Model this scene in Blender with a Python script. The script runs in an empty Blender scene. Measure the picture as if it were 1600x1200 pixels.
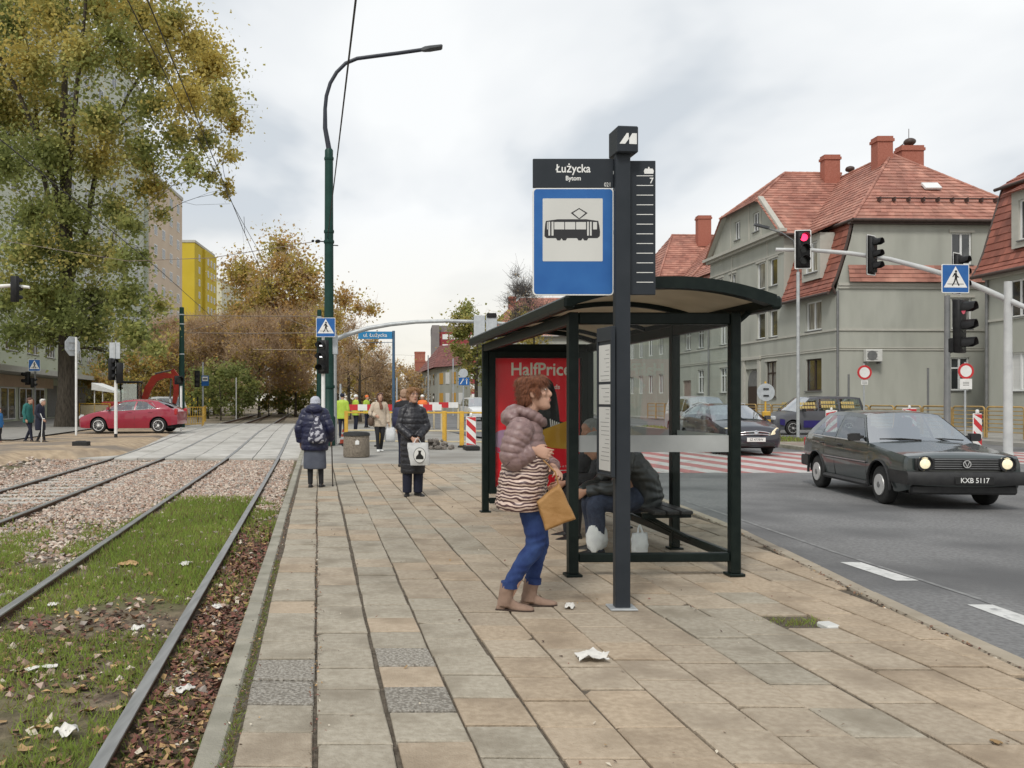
import bpy, bmesh, math, random
import numpy as np
from mathutils import Vector, Matrix, Quaternion, noise
SC = bpy.context.scene
COL = SC.collection
R = math.radians
rnd = random.Random(7)
# ------------------------------------------------------------------ camera
CAMZ = 1.47
cam_d = bpy.data.cameras.new('camera')
cam = bpy.data.objects.new('camera', cam_d); COL.objects.link(cam)
cam.location = (0, 0, CAMZ); cam.rotation_euler = (R(90), 0, 0)
cam_d.sensor_width = 36; cam_d.lens = 30.375
cam_d.shift_x = 0.10; cam_d.shift_y = 0.0156
cam_d.clip_start = 0.05; cam_d.clip_end = 3000
SC.camera = cam
SC.view_settings.view_transform = 'Standard'; SC.view_settings.look = 'None'
SC.view_settings.exposure = 0.42; SC.view_settings.gamma = 1
SC.view_settings.use_curve_mapping = False
SC.render.engine = 'CYCLES'
SC.cycles.max_bounces = 9; SC.cycles.diffuse_bounces = 5; SC.cycles.glossy_bounces = 3
SC.cycles.transparent_max_bounces = 12; SC.cycles.transmission_bounces = 4
SC.cycles.use_denoising = True
# ------------------------------------------------------------------ sky
SUN_EL, SUN_AZ = 48, 205
world = bpy.data.worlds.new('World'); SC.world = world; world.use_nodes = True
def build_world():
    nt = world.node_tree; N = nt.nodes; L = nt.links; N.clear()
    out = N.new('ShaderNodeOutputWorld')
    sky = N.new('ShaderNodeTexSky'); sky.sky_type = 'NISHITA'; sky.sun_disc = False
    sky.sun_elevation = R(SUN_EL); sky.sun_rotation = R(SUN_AZ)
    bg = N.new('ShaderNodeBackground'); bg.inputs[1].default_value = 0.06
    L.new(sky.outputs[0], bg.inputs[0])
    tc = N.new('ShaderNodeTexCoord'); sep = N.new('ShaderNodeSeparateXYZ'); L.new(tc.outputs['Generated'], sep.inputs[0])
    ab = N.new('ShaderNodeMath'); ab.operation = 'ABSOLUTE'; L.new(sep.outputs[2], ab.inputs[0])
    ad = N.new('ShaderNodeMath'); ad.operation = 'ADD'; ad.inputs[1].default_value = 0.16; L.new(ab.outputs[0], ad.inputs[0])
    dx = N.new('ShaderNodeMath'); dx.operation = 'DIVIDE'; L.new(sep.outputs[0], dx.inputs[0]); L.new(ad.outputs[0], dx.inputs[1])
    dy = N.new('ShaderNodeMath'); dy.operation = 'DIVIDE'; L.new(sep.outputs[1], dy.inputs[0]); L.new(ad.outputs[0], dy.inputs[1])
    cb = N.new('ShaderNodeCombineXYZ'); L.new(dx.outputs[0], cb.inputs[0]); L.new(dy.outputs[0], cb.inputs[1])
    n1 = N.new('ShaderNodeTexNoise'); n1.inputs['Scale'].default_value = 1.15; n1.inputs['Detail'].default_value = 5; n1.inputs['Roughness'].default_value = .48
    n1.inputs['Distortion'].default_value = .25
    mp = N.new('ShaderNodeMapping'); mp.inputs['Location'].default_value = (3.1, 1.7, 0); mp.inputs['Scale'].default_value = (.9, .62, 1)
    L.new(cb.outputs[0], mp.inputs[0]); L.new(mp.outputs[0], n1.inputs['Vector'])
    cr = N.new('ShaderNodeValToRGB'); E = cr.color_ramp.elements
    E[0].position = .41; E[0].color = (.60, .645, .69, 1); E[1].position = .60; E[1].color = (.90, .915, .92, 1)
    e = E.new(.48); e.color = (.79, .815, .835, 1)
    L.new(n1.outputs[0], cr.inputs[0])
    # thin warm veil low above the horizon
    mr = N.new('ShaderNodeMapRange'); mr.inputs[1].default_value = .015; mr.inputs[2].default_value = .21; mr.inputs[3].default_value = .85; mr.inputs[4].default_value = 0
    L.new(ab.outputs[0], mr.inputs[0])
    mx = N.new('ShaderNodeMixRGB'); mx.inputs[2].default_value = (.90, .845, .72, 1); L.new(mr.outputs[0], mx.inputs[0]); L.new(cr.outputs[0], mx.inputs[1])
    bg2 = N.new('ShaderNodeBackground'); bg2.inputs[1].default_value = 0.84; L.new(mx.outputs[0], bg2.inputs[0])
    ms = N.new('ShaderNodeMixShader'); ms.inputs[0].default_value = .95
    L.new(bg.outputs[0], ms.inputs[1]); L.new(bg2.outputs[0], ms.inputs[2]); L.new(ms.outputs[0], out.inputs[0])
build_world()
sun_d = bpy.data.lights.new('sun', 'SUN'); sun_d.energy = 1.5; sun_d.angle = R(12); sun_d.color = (1, .96, .9)
sun = bpy.data.objects.new('sun', sun_d); COL.objects.link(sun); sun.location = (0, 0, 60)
sun.rotation_euler = (R(90 - SUN_EL), 0, R(180 - SUN_AZ + 360))
# ------------------------------------------------------------------ measuring helpers
FP, CX, HY = 1350.0, 640.0, 625.0
def at(px, py, z=0.0):
    d = FP * (CAMZ - z) / (py - HY); return Vector(((px - CX) / FP * d, d, z))
def pt(px, d, z=0.0): return Vector(((px - CX) / FP * d, d, z))
def hz(py, d): return CAMZ + (HY - py) / FP * d
def pxz(px, py, d): return Vector(((px - CX) / FP * d, d, hz(py, d)))
def trk(o, d, z=0.0): return Vector((o - .1126 * d, d, z))
def plt(w, d, z=0.0): return Vector((w - .106 * d, d, z))
def sm(a, b, x):
    t = min(1, max(0, (x - a) / (b - a))); return t * t * (3 - 2 * t)
def lerp(a, b, t): return a + (b - a) * t
def interp(tab, x):
    if x <= tab[0][0]: return tab[0][1]
    for (a, fa), (b, fb) in zip(tab, tab[1:]):
        if x <= b: return fa + (fb - fa) * (x - a) / (b - a)
    return tab[-1][1]
def sc(r, g, b):
    def l(c):
        c /= 255; return c / 12.92 if c <= .04045 else ((c + .055) / 1.055) ** 2.4
    return (l(r), l(g), l(b))
# ------------------------------------------------------------------ mesh builder
class MB:
    def __init__(s): s.v = []; s.f = []; s.m = []
    def add(s, vs, fs, m=0):
        o = len(s.v); s.v += [tuple(v) for v in vs]
        for f in fs: s.f.append(tuple(i + o for i in f)); s.m.append(m)
        return s
    def box(s, c, size, m=0, rot=None):
        hx, hy, hz_ = size[0] / 2, size[1] / 2, size[2] / 2; c = Vector(c)
        vs = [Vector((x, y, z)) for z in (-hz_, hz_) for y in (-hy, hy) for x in (-hx, hx)]
        if rot is not None: vs = [rot @ v for v in vs]
        return s.add([c + v for v in vs], [(0, 2, 3, 1), (4, 5, 7, 6), (0, 1, 5, 4), (2, 6, 7, 3), (0, 4, 6, 2), (1, 3, 7, 5)], m)
    def bb(s, x0, x1, y0, y1, z0, z1, m=0):
        return s.box(((x0 + x1) / 2, (y0 + y1) / 2, (z0 + z1) / 2), (x1 - x0, y1 - y0, z1 - z0), m)
    def cbox(s, c, size, ch, m=0, rot=None):
        c = Vector(c); h = [q / 2 for q in size]; vs = []
        for sx in (-1, 1):
            for sy in (-1, 1):
                for sz in (-1, 1):
                    p = (sx * h[0], sy * h[1], sz * h[2])
                    for a in range(3):
                        q = [p[i] - (ch * (1 if p[i] > 0 else -1) if i != a else 0) for i in range(3)]
                        v = Vector(q); vs.append(c + (rot @ v if rot is not None else v))
        def ix(sx, sy, sz, a): return (((sx > 0) * 2 + (sy > 0)) * 2 + (sz > 0)) * 3 + a
        fs = []
        for a in range(3):
            b, e = [i for i in range(3) if i != a]
            for sg in (-1, 1):
                q = []
                for sb, se in ((-1, -1), (1, -1), (1, 1), (-1, 1)):
                    t = [0, 0, 0]; t[a] = sg; t[b] = sb; t[e] = se; q.append(ix(*t, a))
                fs.append(q)
            for sb in (-1, 1):
                for se in (-1, 1):
                    t0 = [0, 0, 0]; t1 = [0, 0, 0]; t0[a] = -1; t1[a] = 1
                    t0[b] = t1[b] = sb; t0[e] = t1[e] = se
                    fs.append([ix(*t0, b), ix(*t1, b), ix(*t1, e), ix(*t0, e)])
        for sx in (-1, 1):
            for sy in (-1, 1):
                for sz in (-1, 1): fs.append([ix(sx, sy, sz, i) for i in range(3)])
        return s.add(vs, fs, m)
    def loft(s, rings, m=0, caps=True, closed=True):
        n = len(rings[0]); vs = [v for r in rings for v in r]; fs = []
        for i in range(len(rings) - 1):
            for j in range(n if closed else n - 1):
                k = (j + 1) % n; fs.append((i * n + j, i * n + k, (i + 1) * n + k, (i + 1) * n + j))
        if caps: fs.append(tuple(range(n - 1, -1, -1))); fs.append(tuple(range((len(rings) - 1) * n, len(rings) * n)))
        return s.add(vs, fs, m)
    def tube(s, pts, r, n=8, m=0, caps=True, flat=1.0, up=None):
        pts = [Vector(p) for p in pts]; k = len(pts)
        rs = r if isinstance(r, (list, tuple)) else [r] * k
        rings = []; pu = None
        for i, p in enumerate(pts):
            t = (pts[min(i + 1, k - 1)] - pts[max(i - 1, 0)]).normalized()
            if pu is None:
                a = Vector(up) if up else (Vector((0, 0, 1)) if abs(t.z) < .9 else Vector((0, 1, 0)))
                u = t.cross(a).normalized()
            else:
                u = (pu - t * pu.dot(t)); u = u.normalized() if u.length > 1e-6 else t.orthogonal().normalized()
            w = t.cross(u).normalized(); pu = u
            ra = rs[i]; rx, ry = (ra if isinstance(ra, tuple) else (ra, ra * flat))
            rings.append([p + u * (math.cos(2 * math.pi * j / n) * rx) + w * (math.sin(2 * math.pi * j / n) * ry) for j in range(n)])
        return s.loft(rings, m, caps)
    def lathe(s, prof, n=16, c=(0, 0, 0), m=0, caps=True):
        c = Vector(c)
        return s.loft([[c + Vector((r * math.cos(2 * math.pi * j / n), r * math.sin(2 * math.pi * j / n), z)) for j in range(n)] for r, z in prof], m, caps)
    def ell(s, c, r, n=12, m=0, rot=None, rings=8):
        c = Vector(c); rr = []
        for i in range(1, rings):
            a = math.pi * i / rings; q = []
            for j in range(n):
                b = 2 * math.pi * j / n
                v = Vector((r[0] * math.sin(a) * math.cos(b), r[1] * math.sin(a) * math.sin(b), -r[2] * math.cos(a)))
                q.append(c + (rot @ v if rot is not None else v))
            rr.append(q)
        return s.loft(rr, m)
    def prism(s, poly, o, u, v, w, depth, m=0):
        """polygon in the plane (u, v) at o, extruded by depth along w"""
        o, u, v, w = Vector(o), Vector(u), Vector(v), Vector(w); n = len(poly)
        a = [o + u * p[0] + v * p[1] for p in poly]; b = [q + w * depth for q in a]
        return s.add(a + b, [tuple(range(n))[::-1], tuple(range(n, 2 * n))] + [(i, (i + 1) % n, n + (i + 1) % n, n + i) for i in range(n)], m)
    def quad(s, a, b, c, d, m=0): return s.add([a, b, c, d], [(0, 1, 2, 3)], m)
    def slab(s, poly, z0, z1, m=0):
        return s.prism(poly, (0, 0, z0), (1, 0, 0), (0, 1, 0), (0, 0, 1), z1 - z0, m)
    def mesh(s, name, mats, smooth=None, fix=False):
        me = bpy.data.meshes.new(name); me.from_pydata(s.v, [], s.f)
        for mm in (mats if isinstance(mats, (list, tuple)) else [mats]): me.materials.append(mm)
        if any(s.m): me.polygons.foreach_set('material_index', s.m)
        if fix:
            bm = bmesh.new(); bm.from_mesh(me); bmesh.ops.recalc_face_normals(bm, faces=bm.faces); bm.to_mesh(me); bm.free()
        if smooth is not None:
            me.polygons.foreach_set('use_smooth', [True] * len(me.polygons))
            if smooth < 179: me.set_sharp_from_angle(angle=R(smooth))
        me.update(); return me
    def build(s, name, mats, parent=None, smooth=None, fix=True):
        return link(name, s.mesh(name, mats, smooth, fix), parent)
def link(name, me, parent=None, loc=None):
    o = bpy.data.objects.new(name, me); COL.objects.link(o)
    if parent is not None: o.parent = parent
    if loc is not None: o.location = loc
    return o
def tag(o, label=None, cat=None, group=None, kind=None):
    if label: o['label'] = label
    if cat: o['category'] = cat
    if group: o['group'] = group
    if kind: o['kind'] = kind
    return o
def thing(name, label, cat, loc=(0, 0, 0), rz=0.0, group=None):
    o = bpy.data.objects.new(name, None); COL.objects.link(o); o.empty_display_size = .1
    o.location = loc; o.rotation_euler = (0, 0, rz)
    return tag(o, label, cat, group)
def structure(name, mb, mats, smooth=None, label=None):
    o = mb.build(name, mats, None, smooth) if isinstance(mb, MB) else link(name, mb)
    return tag(o, label, None, None, 'structure')
def stuff(o, label=None, cat=None): return tag(o, label, cat, None, 'stuff')
def dup(o, loc=None, rz=None, label=None, parent=None):
    c = o.copy(); COL.objects.link(c); c.parent = parent
    for ch in o.children: dup(ch, parent=c)
    if loc is not None: c.location = loc
    if rz is not None: c.rotation_euler = (0, 0, rz)
    if label: c['label'] = label
    return c
def fast_mesh(name, V, nper, mats, mi=None, smooth=False):
    """V: (k, nper, 3) loose polygons"""
    k = V.shape[0]; me = bpy.data.meshes.new(name)
    me.vertices.add(k * nper); me.vertices.foreach_set('co', V.astype(np.float32).ravel())
    me.loops.add(k * nper); me.loops.foreach_set('vertex_index', np.arange(k * nper, dtype=np.int32))
    me.polygons.add(k); me.polygons.foreach_set('loop_start', np.arange(0, k * nper, nper, dtype=np.int32))
    try: me.polygons.foreach_set('loop_total', np.full(k, nper, dtype=np.int32))
    except Exception: pass
    for mm in mats: me.materials.append(mm)
    if mi is not None: me.polygons.foreach_set('material_index', mi.astype(np.int32))
    me.update(calc_edges=True); return me
# ------------------------------------------------------------------ scratch scene: remeshed bodies and lettering
TMP = bpy.data.scenes.new('scratch')
def evaluated(ob):
    TMP.collection.objects.link(ob); vl = TMP.view_layers[0]; vl.update()
    dg = vl.depsgraph; me = bpy.data.meshes.new_from_object(ob.evaluated_get(dg), depsgraph=dg)
    TMP.collection.objects.unlink(ob); dat = ob.data; bpy.data.objects.remove(ob)
    return me
def blob(name, mb, mats, parent=None, voxel=.012, smooth=4, disp=None):
    """union of the closed pieces in mb as one continuous smooth skin"""
    me = mb.mesh(name + '_src', mats, None, True); ob = bpy.data.objects.new('tmp', me)
    md = ob.modifiers.new('r', 'REMESH'); md.mode = 'VOXEL'; md.voxel_size = voxel; md.adaptivity = 0
    ms = ob.modifiers.new('s', 'SMOOTH'); ms.factor = .5; ms.iterations = smooth
    out = evaluated(ob); out.name = name; bpy.data.meshes.remove(me)
    if disp is not None:
        n = len(out.vertices); co = np.empty(n * 3, np.float32); out.vertices.foreach_get('co', co); co = co.reshape(n, 3)
        no = np.empty(n * 3, np.float32); out.vertices.foreach_get('normal', no); no = no.reshape(n, 3)
        co += no * disp(co)[:, None]; out.vertices.foreach_set('co', co.ravel())
    out.polygons.foreach_set('use_smooth', [True] * len(out.polygons)); out.update()
    return link(name, out, parent)
def text_mesh(body, size, mat, bold=0.0, extrude=.0008, align='CENTER', sx=1.0, space=1.0):
    cu = bpy.data.curves.new('t', 'FONT'); cu.body = body; cu.size = size; cu.offset = bold; cu.extrude = extrude
    cu.align_x = align; cu.align_y = 'CENTER'; cu.resolution_u = 3; cu.space_character = space
    me = evaluated(bpy.data.objects.new('t', cu)); me.materials.clear(); me.materials.append(mat)
    if sx != 1.0: me.transform(Matrix.Diagonal((sx, 1, 1, 1)))
    return me
def frame(o, u, v):
    """matrix of a sign face: u along the writing, v up the sign, origin o"""
    u = Vector(u).normalized(); v = Vector(v); v = (v - u * u.dot(v)).normalized(); w = u.cross(v)
    m = Matrix((u, v, w)).transposed().to_4x4(); m.translation = Vector(o); return m
def text_on(name, body, size, mat, mtx, parent, **k):
    me = text_mesh(body, size, mat, **k); me.transform(mtx); return link(name, me, parent)
# ------------------------------------------------------------------ materials
def M(name, c, c2=None, rough=.7, metal=0.0, scale=4.0, bump=0.0, bscale=60.0, spec=.4, detail=4.0, lo=.35, hi=.65,
      rand=0.0, stretch=None, coat=0.0, emit=None, estr=0.0, trans=0.0, c3=None, scale3=1.0, lo3=.5, hi3=.7):
    m = bpy.data.materials.new(name); m.use_nodes = True; nt = m.node_tree; N = nt.nodes; L = nt.links
    b = N['Principled BSDF']; b.inputs['Roughness'].default_value = rough; b.inputs['Metallic'].default_value = metal
    b.inputs['Specular IOR Level'].default_value = spec; b.inputs['Coat Weight'].default_value = coat; b.inputs['Coat Roughness'].default_value = .05
    b.inputs['Base Color'].default_value = (*c, 1)
    tc = N.new('ShaderNodeTexCoord'); vec = tc.outputs['Object']
    if stretch:
        mp = N.new('ShaderNodeMapping'); mp.inputs['Scale'].default_value = stretch; L.new(vec, mp.inputs[0]); vec = mp.outputs[0]
    cur = None
    if c2 is not None:
        n = N.new('ShaderNodeTexNoise'); n.inputs['Scale'].default_value = scale; n.inputs['Detail'].default_value = detail; L.new(vec, n.inputs['Vector'])
        mr = N.new('ShaderNodeMapRange'); mr.inputs[1].default_value = lo; mr.inputs[2].default_value = hi; L.new(n.outputs[0], mr.inputs[0])
        mx = N.new('ShaderNodeMixRGB'); mx.inputs[1].default_value = (*c, 1); mx.inputs[2].default_value = (*c2, 1)
        L.new(mr.outputs[0], mx.inputs[0]); cur = mx.outputs[0]
    if c3 is not None:
        n = N.new('ShaderNodeTexNoise'); n.inputs['Scale'].default_value = scale3; n.inputs['Detail'].default_value = 3; L.new(vec, n.inputs['Vector'])
        mr = N.new('ShaderNodeMapRange'); mr.inputs[1].default_value = lo3; mr.inputs[2].default_value = hi3; L.new(n.outputs[0], mr.inputs[0])
        mx = N.new('ShaderNodeMixRGB'); mx.inputs[2].default_value = (*c3, 1)
        if cur: L.new(cur, mx.inputs[1])
        else: mx.inputs[1].default_value = (*c, 1)
        L.new(mr.outputs[0], mx.inputs[0]); cur = mx.outputs[0]
    if rand:
        oi = N.new('ShaderNodeObjectInfo'); ge = N.new('ShaderNodeNewGeometry')
        ad = N.new('ShaderNodeMath'); L.new(oi.outputs['Random'], ad.inputs[0]); L.new(ge.outputs['Random Per Island'], ad.inputs[1])
        fr = N.new('ShaderNodeMath'); fr.operation = 'FRACT'; L.new(ad.outputs[0], fr.inputs[0])
        mr = N.new('ShaderNodeMapRange'); mr.inputs[3].default_value = 1 - rand; mr.inputs[4].default_value = 1 + rand; L.new(fr.outputs[0], mr.inputs[0])
        hs = N.new('ShaderNodeHueSaturation'); L.new(mr.outputs[0], hs.inputs['Value'])
        if cur: L.new(cur, hs.inputs['Color'])
        else: hs.inputs['Color'].default_value = (*c, 1)
        cur = hs.outputs[0]
    if cur: L.new(cur, b.inputs['Base Color'])
    if bump:
        n = N.new('ShaderNodeTexNoise'); n.inputs['Scale'].default_value = bscale; n.inputs['Detail'].default_value = 5; L.new(vec, n.inputs['Vector'])
        bp = N.new('ShaderNodeBump'); bp.inputs['Strength'].default_value = bump; bp.inputs['Distance'].default_value = .02
        L.new(n.outputs[0], bp.inputs['Height']); L.new(bp.outputs[0], b.inputs['Normal'])
    if emit: b.inputs['Emission Color'].default_value = (*emit, 1); b.inputs['Emission Strength'].default_value = estr
    if trans:
        tr = N.new('ShaderNodeBsdfTranslucent'); mx = N.new('ShaderNodeMixShader'); mx.inputs[0].default_value = trans
        if cur: L.new(cur, tr.inputs[0])
        else: tr.inputs[0].default_value = (*c, 1)
        L.new(b.outputs[0], mx.inputs[1]); L.new(tr.outputs[0], mx.inputs[2]); L.new(mx.outputs[0], N['Material Output'].inputs[0])
    return m
def glass_mat(name, tint=(.8, .9, .85), refl=.12, dark=0.0, rough=.02):
    """thin pane: tinted see-through plus mirror reflection growing at grazing angles"""
    m = bpy.data.materials.new(name); m.use_nodes = True; nt = m.node_tree; N = nt.nodes; L = nt.links; N.remove(N['Principled BSDF'])
    t = N.new('ShaderNodeBsdfTransparent'); t.inputs[0].default_value = (*tint, 1)
    g = N.new('ShaderNodeBsdfGlossy'); g.inputs['Roughness'].default_value = rough; g.inputs[0].default_value = (.95, .97, 1, 1)
    lw = N.new('ShaderNodeLayerWeight'); lw.inputs[0].default_value = .5
    pw = N.new('ShaderNodeMath'); pw.operation = 'POWER'; pw.inputs[1].default_value = 4; L.new(lw.outputs['Facing'], pw.inputs[0])
    ad = N.new('ShaderNodeMath'); ad.operation = 'MULTIPLY_ADD'; ad.inputs[1].default_value = .42; ad.inputs[2].default_value = refl; L.new(pw.outputs[0], ad.inputs[0]); ad.use_clamp = True
    mx = N.new('ShaderNodeMixShader'); L.new(ad.outputs[0], mx.inputs[0]); L.new(g.outputs[0], mx.inputs[2])
    if dark:
        df = N.new('ShaderNodeBsdfDiffuse'); df.inputs[0].default_value = (.012, .014, .014, 1)
        m2 = N.new('ShaderNodeMixShader'); m2.inputs[0].default_value = dark; L.new(t.outputs[0], m2.inputs[1]); L.new(df.outputs[0], m2.inputs[2]); L.new(m2.outputs[0], mx.inputs[1])
    else: L.new(t.outputs[0], mx.inputs[1])
    L.new(mx.outputs[0], N['Material Output'].inputs[0]); return m
def solid_polys(name, polys, mat, mtx, parent=None, depth=.001):
    """flat print: polygons in sign coordinates laid on a sign face with a hair of thickness"""
    mb = MB()
    for p in polys: mb.prism(p, (0, 0, 0), (1, 0, 0), (0, 1, 0), (0, 0, 1), depth)
    me = mb.mesh(name, mat, None, True); me.transform(mtx); return link(name, me, parent)
def rrect(w, h, r, n=4):
    p = []
    for cx, cy, a in ((w / 2 - r, h / 2 - r, 0), (-w / 2 + r, h / 2 - r, 90), (-w / 2 + r, -h / 2 + r, 180), (w / 2 - r, -h / 2 + r, 270)):
        for i in range(n + 1):
            t = R(a + 90 * i / n); p.append((cx + r * math.cos(t), cy + r * math.sin(t)))
    return p
def circ(r, n=24, cx=0, cy=0): return [(cx + r * math.cos(2 * math.pi * i / n), cy + r * math.sin(2 * math.pi * i / n)) for i in range(n)]
# shared paints
m_steel = M('galvanised_steel', (.38, .40, .41), (.48, .50, .50), rough=.5, metal=.35, scale=7, bump=.03)
m_black = M('black_plastic', (.012, .012, .013), (.02, .02, .02), rough=.5, scale=9, spec=.2)
m_white = M('white_paint', (.78, .78, .76), (.70, .70, .67), rough=.45, scale=6)
m_shelter = M('dark_green_powder_coat', (.006, .011, .010), (.010, .016, .014), rough=.42, scale=14, bump=.02, bscale=200, spec=.16)
m_signgrey = M('anthracite_sign_paint', (.022, .027, .033), (.028, .033, .040), rough=.45, scale=5, spec=.22)
m_blue = M('sign_blue', (.010, .095, .32), (.018, .12, .36), rough=.4, scale=5, detail=8, bump=.02)
m_signback = M('bare_sign_back', (.50, .53, .55), (.42, .45, .47), rough=.5, metal=.2, scale=8)
m_ink = M('black_ink', (.014, .014, .014), rough=.5)
m_red = M('reflective_red', (.55, .035, .04), (.48, .03, .035), rough=.4, scale=6)
m_yellow = M('barrier_yellow', (.66, .40, .05), (.55, .33, .05), rough=.5, scale=8, c3=(.35, .25, .12), scale3=6, lo3=.58, hi3=.8)
m_postgreen = M('lamp_post_green', (.007, .036, .028), (.010, .046, .036), rough=.45, scale=5, bump=.03, spec=.25)
m_rubber = M('rubber', (.017, .017, .017), (.026, .026, .025), rough=.75, scale=20)
# ------------------------------------------------------------------ the ground and the track
KERB = [(0, 3.42), (4.9, 3.48), (6.2, 3.53), (7.9, 3.66), (9.9, 3.80), (12.2, 3.80), (15, 3.72), (19, 3.55), (24, 3.4), (28, 3.3), (33, 3.3)]
def xk(d): return interp(KERB, d)
def zt(d): return -.20 + .22 * sm(24, 42, d)
def zr(d): return -.11 + .10 * sm(27, 34, d)
m_ground = M('dry_ground', (.20, .165, .12), (.27, .23, .17), rough=.95, scale=.6, bump=.4, bscale=6)
m_asphalt = M('asphalt', (.145, .144, .143), (.215, .214, .212), rough=.85, scale=26, bump=.35, bscale=190, c3=(.105, .105, .106), scale3=.6, lo3=.42, hi3=.66)
m_plaza = M('worn_pale_asphalt', (.25, .24, .22), (.33, .32, .29), rough=.9, scale=1.1, bump=.25, bscale=70, c3=(.20, .185, .16), scale3=.35, lo3=.5, hi3=.75)
m_soil = M('track_soil', (.085, .065, .045), (.23, .18, .125), rough=1, scale=9, bump=1, bscale=38, c3=(.12, .115, .05), scale3=.9, lo3=.46, hi3=.6)
m_sand = M('sandy_dirt', (.30, .225, .15), (.46, .355, .24), rough=1, scale=3.5, detail=9, bump=1, bscale=9, c3=(.21, .175, .14), scale3=.45, lo3=.46, hi3=.6)
m_joint = M('joint_dirt', (.085, .068, .05), (.165, .138, .105), rough=1, scale=30, bump=.8, bscale=120)
mb = MB()
nx, xs = 0, [-700, -120, -60, -30, -14, -4, 4, 20, 60, 140, 700]
ds = [-8, 0, 12, 24, 28, 34, 50, 90, 200, 1200]
def zg(x, d):
    return -.42 if d < 60 else -.06
V = [(x, d, zg(x, d)) for d in ds for x in xs]; n = len(xs)
mb.add(V, [(i * n + j, i * n + j + 1, (i + 1) * n + j + 1, (i + 1) * n + j) for i in range(len(ds) - 1) for j in range(n - 1)])
structure('ground', mb, m_ground)
def strip(name, left, right, dlist, zf, mat, sub=1, lift=0):
    mb = MB(); rows = []
    for d in dlist:
        a, b = left(d), right(d)
        rows.append([(lerp(a, b, i / sub), d, zf(d) + lift) for i in range(sub + 1)])
    mb.loft(rows, 0, False, False); return structure(name, mb, mat, 60)
dn = [-2, 0, 2, 4, 6, 8, 10, 12, 14, 16, 19, 22, 25, 26, 27, 28, 29, 30, 31, 32, 33, 34, 36, 40, 46, 55, 70, 100, 160, 300]
strip('main_road', lambda d: xk(d) - .02 if d < 33 else 3.3 - .11 * (d - 33) - .6 * max(0, min(1, (d - 33) / 4)), lambda d: 20.6 - .05 * (d - 20), dn, zr, m_asphalt, 6)
strip('plaza', lambda d: -.42 - .106 * d, lambda d: xk(d) - .16 if d < 33 else 3.3, [19.6, 22, 24, 26, 28, 30, 33], lambda d: -.012, m_plaza, 4)
strip('side_street', lambda d: -6.2 - .1126 * d - 40, lambda d: 3.3 - .11 * max(0, d - 33) + 1, [33, 36, 40, 46, 54], lambda d: zt(d) - .035, m_plaza, 6)
# bed of the tram track, with a shallow cross fall into the rails
mb = MB(); rows = []
random.seed(3)
for i in range(64):
    d = .5 + i * .39
    row = []
    for j in range(34):
        o = -11 + j * (10.62 / 33)
        z = zt(d) - .075 + .02 * noise.noise(Vector((o * 1.7, d * 1.1, 0))) + .025 * noise.noise(Vector((o * .5, d * .4, 3)))
        z += .15 * sm(-6.4, -8.5, o)
        z -= .02 * math.exp(-((o + 1.0) / .12) ** 2)
        p = trk(o, d, z)
        row.append((min(p.x, -.40 - .105 * d), p.y, z))
    rows.append(row)
mb.loft(rows, 0, False, False); structure('track_bed', mb, m_soil, 80)
# sandy verge on the far side of the tracks
mb = MB(); rows = []
for d in [2, 6, 10, 14, 17, 20, 22, 24, 26, 28, 30, 33, 36, 40, 45]:
    a = -8.2 - .1126 * d if d < 25 else -6.35 - .1126 * d
    ap = [(a + 1.0, d, zt(d) - .16)]
    rows.append(ap + [(lerp(a, -62, (j / 9) ** 1.6), d, (.02 if d < 25 else .012) + .035 * noise.noise(Vector((j * 1.3, d * .35, 0)))) for j in range(10)])
mb.loft(rows, 0, False, False); structure('verge', mb, m_sand, 80)
m_pale = M('shop_forecourt_paving', (.24, .23, .21), (.30, .285, .26), rough=.9, scale=2, bump=.2)
mb = MB(); rows = []
for d in [31, 36, 42, 50, 62, 80, 120]:
    rows.append([(-10.2 - .13 * d - j * 7, d, .055 + .002 * j) for j in range(7)])
mb.loft(rows, 0, False, False); structure('forecourt', mb, m_pale, 80)
# rails
m_rail = M('worn_rail_steel', (.24, .245, .245), (.33, .335, .335), rough=.42, metal=.35, scale=9, stretch=(3, .25, 3))
m_rust = M('rusty_rail_side', (.085, .05, .032), (.13, .075, .045), rough=.9, scale=30, bump=.3)
track = thing('tram_track', 'tram track with four steel rails running past the platform kerb into the trees', 'tram track', (0, 0, 0))
track['kind'] = 'structure'
def rail(off):
    mb = MB(); P = [(.036, 0, 0), (.036, -.012, 1), (.028, -.04, 1), (.010, -.05, 1), (.010, -.13, 1), (.07, -.145, 1)]
    prof = P + [(-a, b, c) for a, b, c in P[::-1]]
    rows = []
    for d in [.3, 2, 4, 6, 8, 10, 13, 16, 20, 24, 27, 30, 33, 36, 39, 42, 50, 65, 90, 150]:
        c = trk(off, d, zt(d)); k = .96 if d > 60 else 1
        rows.append([(c.x + a, c.y, c.z + b) for a, b, _ in prof])
    n = len(prof)
    vs = [v for r in rows for v in r]
    for i in range(len(rows) - 1):
        for j in range(n - 1):
            q = (i * n + j, i * n + j + 1, (i + 1) * n + j + 1, (i + 1) * n + j)
            mb.f.append(q); mb.m.append(0 if (j in (0, n - 2)) else 1)
        mb.f.append((i * n + n - 1, i * n, (i + 1) * n, (i + 1) * n + n - 1)); mb.m.append(0)
    mb.v += vs
    return mb.build('rail', [m_rail, m_rust], track)
for off in (-.98, -2.455, -4.30, -5.76): rail(off)
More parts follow.
